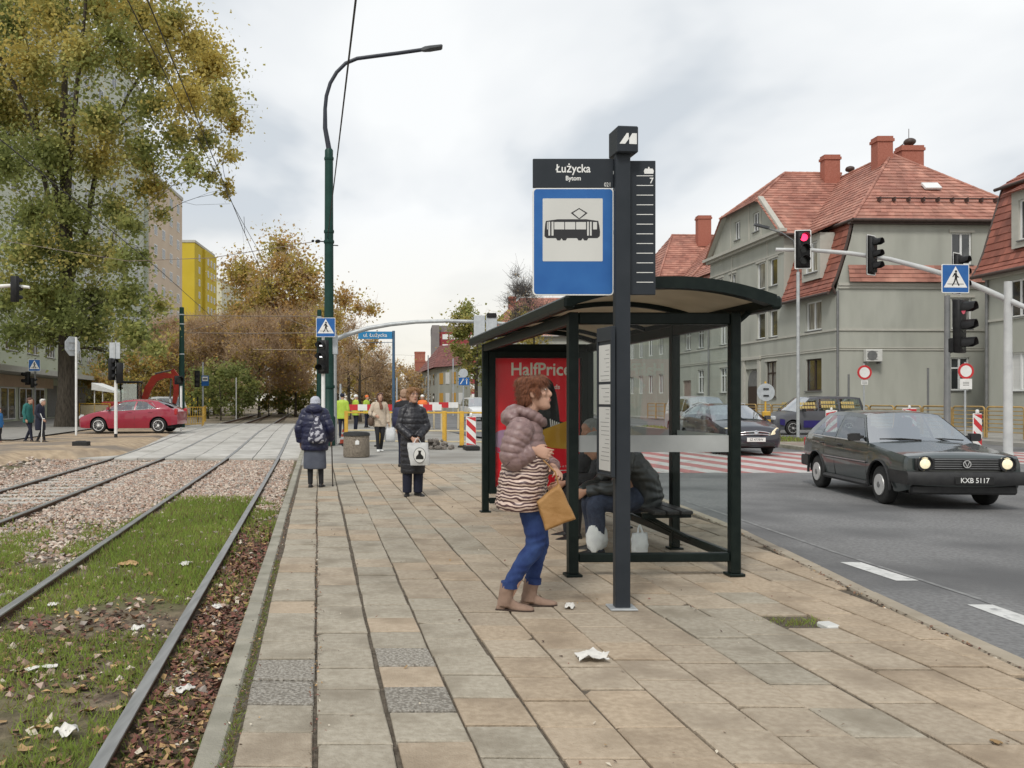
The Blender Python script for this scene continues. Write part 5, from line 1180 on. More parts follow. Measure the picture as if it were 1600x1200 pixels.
# leaves and papers one can pick out
def big_leaf(seed, s=.07):
    r = random.Random(seed); n = 10; top = []
    for i in range(n):
        a = 2 * math.pi * i / n; q = s * (1 if i % 2 == 0 else .62) * r.uniform(.8, 1.15); top.append(Vector((q * math.cos(a), q * math.sin(a) * .85, .012 + r.uniform(-.006, .02))))
    mb = MB(); mb.add([Vector((0, 0, .008))] + top, [(0, i + 1, (i + 1) % n + 1) for i in range(n)]); mb.add([Vector((0, 0, .006))] + [v - Vector((0, 0, .002)) for v in top], [(0, (i + 1) % n + 1, i + 1) for i in range(n)]); return mb
lm = [big_leaf(i).mesh('fallen_leaf', mlf[1 if i < 3 else 0], 60, False) for i in range(4)]
rl = random.Random(77)
for px, py in ((180, 505), (300, 900), (335, 985), (365, 1065), (430, 985), (460, 885), (300, 890), (140, 1050), (180, 1045), (85, 1130), (190, 1170), (60, 1075), (260, 910), (205, 1100), (685, 985), (790, 655), (880, 520), (820, 770), (800, 820), (600, 575), (30, 850), (240, 1180), (355, 870), (395, 770), (160, 660)):
    q = at(px * 480 / 1152, 700 + py * 500 / 1200, -.26); o = link('fallen_leaf', rl.choice(lm), None, (q.x, q.y, ground_z(q.x + .1126 * q.y, q.y) + .012)); s = rl.uniform(.45, .85); o.scale = (s, s, s); o.rotation_euler = (rl.uniform(-.2, .2), rl.uniform(-.2, .2), rl.uniform(0, 6)); tag(o, 'large tan fallen leaf lying on the grass between the tram rails', 'leaf', 'large fallen leaves along the rails')
m_tissue = M('white_tissue', (.70, .68, .63), (.62, .60, .56), rough=.9, scale=12)
def crumple(seed, w, l, h, n=9):
    r = random.Random(seed); P = []
    for i in range(n):
        for j in range(n):
            u, v = i / (n - 1) - .5, j / (n - 1) - .5; e = 1 - .5 * (abs(u) + abs(v)); q = Vector((u * 3.1 + seed, v * 3.1, seed * 1.7)); P.append(Vector((u * w * (1.05 - .35 * abs(v)) + w * .16 * noise.noise(q * 1.3), v * l * (1.1 - .3 * abs(u)) + l * .16 * noise.noise(q * 1.1 + Vector((5, 0, 0))), max(.004, h * e * (.35 + 1.5 * abs(noise.noise(q)) + .15 * r.random())))))
    mb = MB(); mb.add(P, [(i * n + j, (i + 1) * n + j, (i + 1) * n + j + 1, i * n + j + 1) for i in range(n - 1) for j in range(n - 1)])
    mb.add([p * .98 - Vector((0, 0, .003)) for p in P], [(i * n + j, i * n + j + 1, (i + 1) * n + j + 1, (i + 1) * n + j) for i in range(n - 1) for j in range(n - 1)]); return mb
for i, (px, py, z, w, l, h, lab) in enumerate(((925, 1032, 0, .17, .13, .055, 'crumpled white tissue lying alone on the beige paving in front'), (890, 950, 0, .15, .06, .03, 'flat white paper scrap beside the toe of the tan boot'),
     (105, 1148, -.26, .11, .10, .05, 'crumpled white paper in the grass near the bottom left corner'), (215, 985, -.26, .10, .07, .04, 'crumpled white tissue in the grass midway along the near rail'), (83, 945, -.26, .10, .08, .03, 'white scrap beside the far rail of the near track'), (200, 883, -.26, .2, .12, .05, 'pale brown wrapper in the grass between the rails'),
     (290, 883, -.26, .16, .10, .05, 'white crumpled wrapper high up in the green grass'), (233, 899, -.26, .10, .08, .04, 'small white tissue beside the pale brown wrapper'), (288, 1080, -.26, .12, .07, .03, 'white paper strip among the leaves right of the near rail'), (338, 950, -.26, .10, .07, .03, 'pinkish white scrap among the maroon leaves by the kerb'),
     (65, 1046, -.26, .2, .06, .02, 'long flat white scrap lying in the grass at lower left'), (1557, 1162, 0, .05, .035, .008, 'yellowish scrap on the paving near the lower right corner'))):
    q = at(px, py, z); o = crumple(i + 3, w, l, h).build('paper_scrap', m_tissue if 'brown' not in lab and 'yellow' not in lab else mlf[1], None, 180, False); o.location = (q.x, q.y, .006 if z == 0 else ground_z(q.x + .1126 * q.y, q.y) + .015); o.rotation_euler = (0, 0, i * 1.3); tag(o, lab, 'litter')
# half slab left in the weed hole
q = at(1290, 977); mb = MB(); mb.cbox((0, 0, 0), (.10, .12, .05), .01); o = mb.build('broken_slab', m_face); o.location = (q.x + .02, q.y, -.012); o.rotation_euler = (.03, .02, .2); tag(o, 'pale broken slab piece lying in the weedy hole of the paving', 'slab piece')
q = at(127, 697, .0); mb = MB(); mb.cbox((0, 0, .07), (.5, .28, .16), .02); mb.cbox((-.02, 0, .14), (.3, .2, .06), .02); o = mb.build('rubber_block', m_rubber); o.location = q; tag(o, 'black rubber foot block lying on the sandy verge', 'rubber block')
# ------------------------------------------------------------------ poles, signals, signs and wires
m_lens = M('dark_signal_lens', (.03, .008, .008), rough=.2); m_lensoff = M('off_signal_lens', (.015, .016, .014), rough=.2)
m_lit = M('lit_red_signal', (.6, .02, .05), rough=.3, emit=(1, .03, .10), estr=2.2); m_dim = M('dim_red_signal', (.45, .10, .13), rough=.3, emit=(1, .12, .2), estr=.25)
m_litw = M('lit_white_bar', (.8, .8, .8), rough=.3, emit=(1, 1, 1), estr=1.0)
m_lamp = M('lamp_head_grey', (.05, .055, .06), (.07, .075, .08), rough=.5, scale=5)
m_mast = M('pale_grey_mast', (.44, .45, .45), (.54, .55, .54), rough=.5, scale=3)
def mrot(p, rz): return Matrix.Translation(p) @ Matrix.Rotation(rz, 4, 'Z')
def put(o, p, rz=0.0): o.location = p; o.rotation_euler = (0, 0, rz); return o
PED = dict(tri=[[(-.86, -.62), (.86, -.62), (.0, .86)]],
    man=[circ(.088, 12, .03, .50), [(-.10, .38), (.08, .41), (.15, .10), (.10, -.02), (-.06, 0), (-.06, .2)], [(-.06, .40), (-.10, .38), (-.24, .12), (-.19, .08), (-.04, .28)], [(.08, .40), (.12, .22), (.27, .10), (.24, .05), (.06, .16)],
         [(-.06, .04), (.05, .04), (-.02, -.22), (-.20, -.50), (-.29, -.50), (-.12, -.20)], [(.0, .04), (.10, .02), (.17, -.22), (.30, -.47), (.22, -.52), (.07, -.24)]], bars=[[(-.60, -.40), (.60, -.40), (.60, -.36), (-.60, -.36)]])
def ped_sign(parent, p, w, rz=0.0, name='crossing_sign'):
    mb = MB(); mb.prism(rrect(w, w, w * .04), (0, 0, 0), (1, 0, 0), (0, 0, 1), (0, 1, 0), .018); s = mb.build(name, m_white, parent); put(s, p, rz)
    f = frame((0, -.0005, 0), (1, 0, 0), (0, 0, 1)) @ Matrix.Diagonal((w / 2, w / 2, 1, 1)); sc_ = lambda L_: L_
    solid_polys('blue_field', [rrect(1.9, 1.9, .07)], m_blue, f, s, .0008); solid_polys('white_triangle', PED['tri'], m_white, f, s, .0018); solid_polys('walking_figure', PED['man'] + PED['bars'], m_ink, f, s, .0028); return s
def visor(mb, c, r, d, n=10):
    """open hood over a lens at c looking along -y"""
    a = [R(200 + (320 - 200 + 60) * 0)]; o = []
    for ln, rr in ((0, r), (d, r * 1.02)):
        o.append([Vector((c[0] + rr * math.cos(R(-25 + 230 * i / n)), c[1] - (ln if i in range(1, n) else ln * .55), c[2] + rr * math.sin(R(-25 + 230 * i / n)))) for i in range(n + 1)])
    i_ = [[Vector((c[0] + (v.x - c[0]) * .94, v.y, c[2] + (v.z - c[2]) * .94)) for v in q] for q in o]
    mb.loft([o[0], o[1], i_[1], i_[0]], 0, False, False)
def signal(parent, p, rz, lit=None, n=3, s=1.0, plate=False, name='signal_head', dep=.16):
    """stack of n lamps, lamp side along local -y"""
    h = .31 * s; w = .29 * s; t = bpy.data.objects.new(name, None)
    mb = MB(); mb.cbox((0, dep / 2, 0), (w, dep, h * n), .02)
    for k in range(n): visor(mb, (0, .0, h * ((n - 1) / 2 - k)), .115 * s, .20 * s)
    o = mb.build(name, m_black, parent, 50); put(o, p, rz)
    for k in range(n):
        mb = MB(); mb.prism(circ(.10 * s, 18), (0, -.004, h * ((n - 1) / 2 - k)), (1, 0, 0), (0, 0, 1), (0, 1, 0), .006); mb.build('lens', (lit if lit and k == 0 else m_lensoff), o)
    if plate:
        mb = MB(); W, H = w + .14, h * n + .14; mb.prism(rrect(W, H, .03), (0, dep * .6, 0), (1, 0, 0), (0, 0, 1), (0, 1, 0), .012); mb.build('back_plate', m_black, o)
        mb = MB(); q = rrect(W, H, .03); q2 = rrect(W - .05, H - .05, .02); n_ = len(q)
        for i in range(n_):
            a, b, c, d = q[i], q[(i + 1) % n_], q2[(i + 1) % n_], q2[i]; mb.prism([a, b, c, d], (0, dep * .6 - .004, 0), (1, 0, 0), (0, 0, 1), (0, 1, 0), .003)
        mb.build('plate_border', m_white, o)
    return o
# -- green lamp post between track and plaza
D0 = 28.0; LP = pt(514, D0, 0)
lamp = thing('street_lamp', 'tall dark green street lamp post with a long curved arm at the crossing', 'street lamp', LP)
mb = MB(); top = hz(233, D0); mb.lathe([(.21, 0), (.21, .9), (.165, .96), (.155, 3.5), (.135, top - .4), (.135, top - .05), (.11, top), (0, top)], 20); mb.build('post', m_postgreen, lamp, 40)
mb = MB()
for z, r in ((1.9, .185), (hz(378, D0), .165), (hz(362, D0), .16), (hz(248, D0), .15)): mb.lathe([(r, z - .05), (r + .01, z), (r, z + .05)], 18)
stuff(mb.build('collar', m_postgreen, lamp, 40))
arm = [(0, 233), (0, 200), (-.02, 170), (2, 150), (8, 130), (18, 113), (32, 99), (50, 91.5), (80, 87.5), (115, 83), (150, 78)]
ap = [pxz(508 + a, y, D0) - LP for a, y in arm]; ap[0].x = 0; ap = [Vector((v.x, 0, v.z)) for v in ap]
m_armb = M('dark_lamp_arm', (.018, .022, .034), (.025, .03, .042), rough=.45, scale=5)
mb = MB(); mb.tube(ap, [.085, .075] + [.062] * 9, 10); mb.build('arm', m_armb, lamp, 60)
hp = ap[-1]; mb = MB(); dv = (ap[-1] - ap[-2]).normalized(); mb.loft([[hp + dv * s + Vector((0, y * w, z * h)) for y, z in ((-1, -.6), (1, -.6), (1, .3), (.5, 1), (-.5, 1), (-1, .3))] for s, w, h in ((-.02, .05, .05), (.12, .10, .085), (.3, .16, .075), (.66, .16, .06), (.70, .13, .03))]); mb.build('lamp_head', m_lamp, lamp)
mb = MB(); z = hz(378, D0); mb.tube([(0, 0, z), (-.32, 0, z + .02)], .02, 6); mb.tube([(.0, 0, z - .1), (.30, 0, z - .12)], .018, 6); mb.ell((-.36, 0, z + .02), (.09, .06, .06), 8); mb.ell((-.52, 0, z + .03), (.05, .045, .045), 8); mb.build('insulator', m_black, lamp, 60)
sg = thing('pedestrian_signal', 'slim white post with tram light and blue crossing sign in front of the green lamp', 'traffic light', pt(505, 27.0, 0))
mb = MB(); mb.lathe([(.075, 0), (.06, .1), (.06, hz(590, 27)), (.045, hz(520, 27))], 14); mb.build('post', m_white, sg, 50)
ped_sign(sg, (.09, -.12, hz(512, 27)), .60)
o = signal(sg, (-.02, -.16, hz(558, 27)), R(-24), None, 3, 1.12)
mb = MB()
for k in (0, 1): mb.bb(-.085, .085, -.014, -.006, .31 * 1.12 * (1 - k) - .02, .31 * 1.12 * (1 - k) + .02)
mb.build('lit_bar', m_litw, o)
mb = MB(); mb.cbox((.36, .2, hz(538, 27)), (.16, .16, .62), .02); mb.build('control_box', m_signback, sg)
# -- signal gantry behind the shelter
gan = thing('signal_mast', 'grey curved signal mast arm reaching from behind the lamp post over the street', 'signal mast', pt(521, 29, 0))
mb = MB(); mb.lathe([(.12, 0), (.11, 3), (.10, hz(515, 29)), (0, hz(515, 29))], 14); mb.build('post', m_steel, gan, 40)
g0_ = gan.location; mb = MB(); mb.tube([pxz(x, y, d) - g0_ for x, y, d in ((522, 531, 29), (545, 522, 29), (575, 513, 29), (610, 507, 29), (650, 503, 29), (700, 501.5, 29), (760, 503, 29), (800, 507, 29))], [.085, .08, .075, .07, .065, .06, .06, .05], 10); mb.build('arm', m_steel, gan, 60)
for px in (749, 768):
    mb = MB(); p = pxz(px, 511, 28.9) - g0_; mb.cbox(p, (.37, .05, .78), .01); mb.build('signal_back', m_signback, gan)
mb = MB(); p = pxz(768, 493, 28.9) - g0_; mb.cbox(p, (.32, .14, .16), .02); mb.build('camera_box', m_black, gan)
# -- right mast with three signal heads
MR0 = pt(1575, 21.5, .1); mast = thing('signal_mast', 'white signal mast on the right with a long arm holding three red signal heads', 'signal mast', MR0)
mb = MB(); mb.lathe([(.13, 0), (.105, .1), (.088, hz(440, 21.5) - .1), (0, hz(440, 21.5) - .1)], 16); mb.build('post', m_mast, mast, 40)
armp = [(1606, 482, 20.8), (1580, 471, 21.5), (1540, 453, 21.7), (1500, 436, 21.9), (1440, 418, 22.2), (1390, 405, 22.5), (1330, 396, 22.9), (1270, 391, 23.3), (1212, 390, 23.6)]
mb = MB(); mb.tube([pxz(*q) - MR0 for q in armp], [.055, .075, .073, .07, .066, .062, .058, .054, .05], 10); mb.build('arm', m_mast, mast, 60)
for px, py, d, lit in ((1253, 390, 23.2, m_lit), (1363, 399, 22.5, None), (1497, 428, 21.7, None)):
    signal(mast, pxz(px, py, d) - MR0 + Vector((0, -.12, 0)), R(-8 if px < 1300 else 34), lit, 3, .98, plate=True)
ped_sign(mast, pxz(1481, 438, 21.4) - MR0 + Vector((0, -.3, 0)), .70, R(4))
# -- big signal on its own pole
S0 = pt(1480, 20.0, .1); sig2 = thing('traffic_light', 'large black traffic light with deep visors on a grey pole beside the fence', 'traffic light', S0)
mb = MB(); mb.lathe([(.11, 0), (.075, .1), (.06, hz(462, 20) - .1), (0, hz(462, 20) - .1)], 14); mb.build('post', m_pipe, sig2, 40)
signal(sig2, pxz(1503, 510, 20) - S0 + Vector((0, -.05, 0)), R(38), m_dim, 3, 1.32)
mb = MB(); mb.cbox(pxz(1483, 540, 20) - S0, (.14, .14, .34), .02); mb.build('terminal_box', m_black, sig2)
# -- left poles
def sign_pole(name, label, cat, px, d, ptop, r=.04, z0=.04, mat=None):
    t = thing(name, label, cat, pt(px, d, z0)); mb = MB(); mb.lathe([(r * 1.0, 0), (r, hz(ptop, d) - z0), (0, hz(ptop, d) - z0)], 12); mb.build('post', mat or m_white, t, 40); return t
t = sign_pole('stop_sign', 'grey back of an octagonal sign on a white post in front of the poplar trunk', 'road sign', 119, 35, 527, .045)
mb = MB(); oc = [(.42 * math.cos(R(22.5 + 45 * i)), .42 * math.sin(R(22.5 + 45 * i))) for i in range(8)]; c = pxz(113, 541, 35) - t.location
mb.prism(oc, c, Vector((.42, .9, 0)).normalized(), (0, 0, 1), Vector((.9, -.42, 0)).normalized(), .02); mb.build('sign_plate', m_signback, t)
mb = MB(); mb.box(c + Vector((.03, -.03, .15)), (.05, .4, .03), 0, Matrix.Rotation(R(-25), 3, 'Z')); mb.box(c + Vector((.03, -.03, -.15)), (.05, .4, .03), 0, Matrix.Rotation(R(-25), 3, 'Z')); stuff(mb.build('sign_bracket', m_steel, t))
t = sign_pole('tram_signal', 'white post with a dark tram signal below a blank rectangular sign back', 'traffic light', 181, 33, 594, .062)
mb = MB(); mb.lathe([(.064, 0), (.064, .14)], 12); mb.build('base_band', m_rubber, t)
mb = MB(); mb.lathe([(.03, hz(596, 33)), (.03, hz(534, 33))], 10); mb.build('upper_post', m_steel, t)
c = pxz(180, 548, 33) - t.location; mb = MB(); mb.cbox(c + Vector((0, -.05, 0)), (.40, .02, .62), .004); mb.build('sign_plate', m_signback, t)
mb = MB(); mb.box(c + Vector((0, -.075, 0)), (.06, .03, .60)); mb.build('sign_bracket', m_steel, t)
signal(t, pxz(179, 577, 33) - t.location + Vector((-.02, -.08, 0)), R(58), None, 3, .9); signal(t, pxz(187, 583, 33) - t.location, R(200), None, 3, .86)
t = sign_pole('crossing_light', 'thin post with a blue crossing sign and small black pedestrian lights by the shop', 'traffic light', 55, 46, 560, .045, mat=m_pipe)
ped_sign(t, pxz(55, 571, 46) - t.location + Vector((0, -.1, 0)), .62); signal(t, pxz(41, 591, 46) - t.location, R(-40), None, 2, 1.15); signal(t, pxz(53, 598, 46) - t.location, R(120), None, 2, .85)
t = sign_pole('tram_sign', 'far blue and white tram stop sign on a grey post by the bushes', 'stop sign', 317, 62, 566, .06, mat=m_steel)
mb = MB(); c = pxz(321, 595, 62) - t.location; mb.cbox(c + Vector((0, -.08, .0)), (.52, .03, .74), .005); b_ = mb.build('sign_plate', m_blue, t); mb = MB(); mb.bb(c.x - .2, c.x + .2, -.105, -.097, c.z - .02, c.z + .3); mb.build('white_field', m_white, b_); mb = MB(); mb.bb(c.x - .14, c.x + .14, -.112, -.106, c.z + .08, c.z + .18); mb.build('tram_symbol', m_ink, b_)
t = sign_pole('tram_signal', 'far dark tram signal beside the blue tram stop sign', 'traffic light', 309, 56, 620, .05, mat=m_black); signal(t, pxz(308, 592, 56) - t.location, R(10), None, 3, 1.15)
t = sign_pole('marker_post', 'short thin white post standing before the dark green bush', 'post', 369, 64, 590, .04, mat=m_white)
t = sign_pole('marker_post', 'thin white post right of the green catenary pole', 'post', 283, 40, 603, .055)
signal(t, pxz(281, 594, 40) - t.location + Vector((0, -.1, 0)), R(30), None, 1, 1.3)
# left mast arm reaching in from outside the picture
ML = pt(-70, 30, 0); ml = thing('signal_mast', 'white signal mast arm with a dark signal back entering at the left edge', 'signal mast', ML)
mb = MB(); mb.lathe([(.12, 0), (.1, hz(500, 30)), (0, hz(500, 30))], 12); mb.build('post', m_white, ml, 40)
mb = MB(); mb.tube([pxz(x, y, 30) - ML for x, y in ((-70, 478), (-40, 457), (-10, 448), (20, 446), (46, 449))], [.08, .075, .07, .06, .05], 10); mb.build('arm', m_white, ml, 60)
signal(ml, pxz(26, 452, 29.9) - ML, R(160), None, 3, .95)
# -- street name sign
N0 = pt(615, 31, 0); ns = thing('street_sign', 'blue street name sign reading ul. \u0141u\u017cycka on a tall blue post', 'street sign', N0)
m_bpost = M('blue_grey_post', (.045, .10, .17), (.06, .12, .2), rough=.45, scale=5)
mb = MB(); zt0 = hz(517, 31); mb.lathe([(.055, 0), (.05, zt0), (0, zt0)], 12); mb.build('post', m_bpost, ns, 40)
m_nb = M('street_sign_blue', (.02, .20, .42), (.025, .22, .45), rough=.4, scale=4)
mb = MB(); mb.cbox((-.66, -.03, hz(524, 31)), (1.22, .03, .27), .006); pl_ = mb.build('name_plate', m_nb, ns)
text_on('street_name', 'ul. \u0141u\u017cycka', .19, m_white, frame((-.66, -.047, hz(524, 31)), (1, 0, 0), (0, 0, 1)), pl_, bold=.002)
mb = MB(); mb.tube([(-1.2, -.0, hz(535, 31)), (0, -.0, hz(535, 31))], .012, 6); mb.build('bracket', m_bpost, ns)
# round sign back and blue lane board
t = sign_pole('lane_sign', 'blue lane arrow board below a round grey sign back', 'road sign', 724, 52, 578, .045, mat=m_steel)
c = pxz(724, 583, 52) - t.location; mb = MB(); mb.prism(circ(.27, 20), c + Vector((0, -.06, 0)), (1, 0, 0), (0, 0, 1), (0, 1, 0), .02); mb.build('round_plate', m_signback, t)
c = pxz(725, 596, 52) - t.location; mb = MB(); mb.cbox(c + Vector((0, -.06, 0)), (.64, .02, .46), .004); b_ = mb.build('lane_plate', m_blue, t)
solid_polys('arrow', [[(-.24, -.14), (-.20, -.17), (-.03, .10), (-.07, .13)], [(-.13, .13), (-.02, .17), (-.01, .04)], [(.13, -.17), (.18, -.17), (.18, .15), (.13, .15)], [(.08, .08), (.155, .19), (.23, .08)]], m_white, frame(c + Vector((0, -.071, 0)), (1, 0, 0), (0, 0, 1)), b_)
# no-entry style round signs by the corner house
m_ring = m_red
for px, py, d, w, lab in ((1350, 582, 36, .60, 'round white sign with a red ring beside the air conditioner wall'), (1508, 580, 30, .55, 'round white red-ringed sign with a white plate above the yellow fence')):
    t = sign_pole('road_sign', lab, 'road sign', px, d, py - 14, .035, .1, mat=m_steel); c = pxz(px, py, d) - t.location
    mb = MB(); mb.prism(circ(w / 2, 28), c + Vector((0, -.05, 0)), (1, 0, 0), (0, 0, 1), (0, 1, 0), .015); s_ = mb.build('sign_plate', m_ring, t)
    solid_polys('white_field', [circ(w * .36, 26)], m_white, frame(c + Vector((0, -.0505, 0)), (1, 0, 0), (0, 0, 1)), s_, .0015)
    mb = MB(); mb.cbox(c + Vector((0, -.045, -w * .5 - .12 - (.05 if px > 1400 else 0))), (.28 if px < 1400 else .42, .015, .18 if px < 1400 else .36), .003); q_ = mb.build('info_plate', m_white, t)
    mb = MB(); zc = c.z - w * .5 - .12 - (.05 if px > 1400 else 0)
    for k in range(3): mb.bb(-.11, .11, -.0545, -.053, zc - .05 + k * .05, zc - .035 + k * .05)
    stuff(mb.build('plate_text', m_ink, q_))
t = sign_pole('road_sign', 'grey back of a round sign with a yellow box below it near the van', 'road sign', 1196, 36, 596, .04, .0, mat=m_yellow); c = pxz(1196, 613, 36) - t.location
mb = MB(); mb.prism(circ(.37, 26), c + Vector((0, -.05, 0)), (1, 0, 0), (0, 0, 1), (0, 1, 0), .02); mb.build('sign_plate', m_signback, t)
mb = MB()
for dz in (-.14, .14): mb.box(c + Vector((0, -.07, dz)), (.22, .03, .06))
stuff(mb.build('sign_bracket', m_black, t)); mb = MB(); mb.cbox(pxz(1196, 652, 36) - t.location + Vector((0, -.08, 0)), (.32, .2, .5), .03); mb.build('yellow_box', m_yellow, t)
for px, d, y0, lab in ((1247, 32, 425, 'tall thin pale lamp post standing before the corner house'), (1326, 40, 585, 'thin grey post standing left of the round red sign'), (1450, 38, 575, 'thin grey post standing between the two round red signs')):
    sign_pole('thin_post', lab, 'post', px, d, y0, .045 if px > 1300 else .06, .1, mat=m_pipe if px > 1300 else m_steel)
lt = thing('street_lamp', 'slender grey street lamp with a short arm before the gabled house', 'street lamp', pt(1247.5, 33.0, .1))
mb = MB(); q0 = lt.location; mb.tube([pxz(1247, 425, 33.0) - q0, pxz(1240, 376, 33) - q0, pxz(1222, 364, 33) - q0, pxz(1190, 354, 33) - q0], .03, 6); mb.build('arm', m_pipe, lt, 60); mb = MB(); mb.box(pxz(1190, 353.5, 33) - q0, (.55, .18, .08), 0, Matrix.Rotation(R(14), 3, 'Y')); mb.build('lamp_head', m_lamp, lt)
mb = MB(); mb.lathe([(.05, 0), (.04, hz(425, 33) - .1)], 8, (0, 0, 0)); mb.build('post', m_steel, lt, 40)
for px, lab in ((505, None),): pass
# thin lamp posts in the distance
for px, d, y0, lab in ((669, 95, 555, 'thin pale lamp post in front of the far grey house'), (708, 80, 560, 'thin pale lamp post left of the round sign back'), (620, 60, 590, 'thin white post behind the beige coat woman'), (532, 50, 600, 'thin white post right of the green lamp post')):
    sign_pole('thin_post', lab, 'post', px, d, y0, .06, 0, mat=m_signback)
# -- catenary poles and wires
for px, d, y0, lab in ((284, 46, 480, 'green catenary pole with pale bands standing left of the tracks'), (499, 47, 484, 'green catenary pole hidden behind the tall lamp post')):
    t = thing('catenary_pole', lab, 'pole', pt(px, d, 0)); h = hz(y0, d); mb = MB(); mb.lathe([(.17, 0), (.16, 1.5), (.12, h - .02), (.09, h), (0, h)], 14); mb.build('post', m_postgreen, t, 40)
    for z in (h - .4, h - .9, h - 2.5): mb = MB(); mb.lathe([(.135 + .008, z - .03), (.135 + .008, z + .03)], 14); mb.build('band', m_signback, t)
m_wire = M('dark_wire', (.02, .02, .022), rough=.6); m_span = M('pale_span_wire', (.20, .16, .13), rough=.6)
def wire(pts, r, label, mat=m_wire, sag=0.0, name='wire'):
    mb = MB(); P = []
    for (a, b) in zip(pts, pts[1:]):
        a, b = Vector(a), Vector(b)
        for i in range(10): q = a.lerp(b, i / 10); q.z -= sag * 4 * (i / 10) * (1 - i / 10); P.append(q)
    P.append(Vector(pts[-1])); mb.tube(P, r, 5); return tag(mb.build(name, mat, None, 60), label, 'wire')
wire([trk(-1.72, 5, 5.62), trk(-1.72, 28, 5.75), trk(-1.72, 47, 5.6), trk(-1.72, 85, 5.6)], .008, 'tram contact wire running high above the near track')
wire([trk(-2.10, 5, 5.85), trk(-1.76, 28, 6.35), trk(-1.72, 47, 6.1), trk(-1.72, 85, 6.0)], .007, 'upper carrier wire running above the tram contact wire', sag=.12)
wire([trk(-5.03, 5, 5.62), trk(-5.03, 28, 5.75), trk(-5.03, 47, 5.6), trk(-5.03, 85, 5.6)], .011, 'contact wire running above the far track through the poplar')
for k in range(4):
    a = trk(-1.72, 22 + k * 5.5, 5.72); wire([a, a + Vector((-.02, 0, .42))], .006, 'short dropper holding the contact wire', name='dropper')['group'] = 'droppers on the contact wire'
wire([pxz(512, 372, 28), pxz(556, 0, 9.0), pxz(585, -260, 6)], .013, 'single dark feeder wire rising from the lamp post to the top')
wire([pxz(488, 378, 28), pxz(330, 403, 30), pxz(200, 408, 33), pxz(-20, 372, 36)], .012, 'thin span wire crossing from the lamp post through the poplar', m_span)
for k, (y0, y1, lab) in enumerate(((493, 494, 'upper span wire stretched between the two catenary poles'), (520, 520, 'lower span wire stretched between the two catenary poles'))):
    wire([pxz(284, y0, 46), pxz(400, y0 + 1, 46.5), pxz(499, y1, 47)], .022, lab, m_span)
for y, d, lab in ((546, 72, 'far span wire crossing high over the tracks'), (553, 84, 'farther span wire crossing below the first one'), (571, 100, 'farthest faint span wire over the tracks')):
    wire([pxz(395, y, d), pxz(500, y + 1, d)], .03, lab, M('tan_wire', (.34, .27, .2), rough=.6))
wire([pxz(287, 519, 46), pxz(360, 498, 46)], .018, 'slanting stay wire beside the left catenary pole', m_span); wire([pxz(447, 497, 47), pxz(495, 517, 47)], .018, 'slanting stay wire beside the right catenary pole', m_span)
# ------------------------------------------------------------------ barriers
def guard(x0, x1, d0, d1, label, n, z0=0.0):
    t = thing('guard_rail', label, 'barrier', (0, 0, 0)); a, b = Vector((x0, d0, z0)), Vector((x1, d1, z0)); r = Matrix.Rotation(math.atan2(b.y - a.y, b.x - a.x), 3, 'Z')
    for i in range(n + 1):
        p = a.lerp(b, i / n); mb = MB(); mb.cbox((p.x, p.y, z0 + .56), (.12, .05, 1.12), .01, 0, r); mb.build('post', m_yellow, t)
        mb = MB(); mb.cbox((p.x, p.y, z0 + .02), (.55, .16, .05), .01, 0, Matrix.Rotation(R(90), 3, 'Z') @ r); mb.build('foot', m_rubber, t)
    for z, h in ((1.07, .055), (.5, .045), (.16, .045)):
        mb = MB(); c = (a + b) / 2; c.z = z0 + z; mb.cbox(c, ((b - a).length, .035, h), .008, 0, r); mb.build('rail', m_yellow if z > 1 else m_cream, t)
    return t
m_cream = M('cream_paint', (.58, .50, .33), (.52, .44, .28), rough=.6, scale=8)
a_, b_2 = pt(545, 27.6), pt(548, 27.6)
guard(pt(541, 27.8).x, pt(694, 27.2).x, 27.8, 27.2, 'yellow guard rail behind the litter bin and the waiting women', 3); guard(pt(722, 27.1).x, pt(760, 27).x, 27.1, 27.0, 'yellow guard rail end beside the poster wall', 1); guard(pt(694, 27.25).x + .02, pt(722, 27.12).x - .02, 27.22, 27.12, 'short yellow guard rail left of the striped board', 1)
def striped_board(p, w, h, label, rz=0.0, foot=True, arrow=False, name='striped_board'):
    t = thing(name, label, 'barrier board', p, rz); mb = MB(); mb.cbox((0, 0, .12 + h / 2), (w, .04, h), .012); b = mb.build('board', m_white, t); f = frame((0, -.0205, .12 + h / 2), (1, 0, 0), (0, 0, 1)); polys = []
    k = 0; y = -h / 2 - w
    while y < h / 2:
        q = [(-w / 2 + .01, y), (w / 2 - .01, y + w * .9), (w / 2 - .01, y + w * .9 + .18), (-w / 2 + .01, y + .18)]; lo, hi = -h / 2 + .02, h / 2 - .02
        q = [(x_, min(hi, max(lo, yy))) for x_, yy in q]
        if abs(q[0][1] - q[3][1]) > .001 or abs(q[1][1] - q[2][1]) > .001: polys.append([(x_, -yy) if not arrow else (x_, yy) for x_, yy in q][::1 if arrow else -1])
        y += .36
    solid_polys('red_stripe', polys, m_red, f, b, .0015)
    mb = MB(); mb.cbox((0, 0, .06), (.42, .8, .12), .02); mb.build('foot', m_rubber, t); mb = MB(); mb.lathe([(.03, 0), (.045, .02), (.045, .08), (.02, .11)], 10, (0, 0, .12 + h)); mb.build('lamp', m_white, t); return t
striped_board(pt(736, 25.6), .30, .86, 'red and white striped board leaning on the yellow rail by the shelter', R(4))
striped_board(pt(1527, 23.6, .0), .26, .98, 'red and white striped board standing in front of the yellow fence', R(6)); striped_board(pt(1299, 33.5, 0), .42, .95, 'red and white striped board beside the purple van', R(-10), arrow=True)
striped_board(pt(1421, 31, .1), .5, .95, 'striped board just showing above the grey car roof', 0)
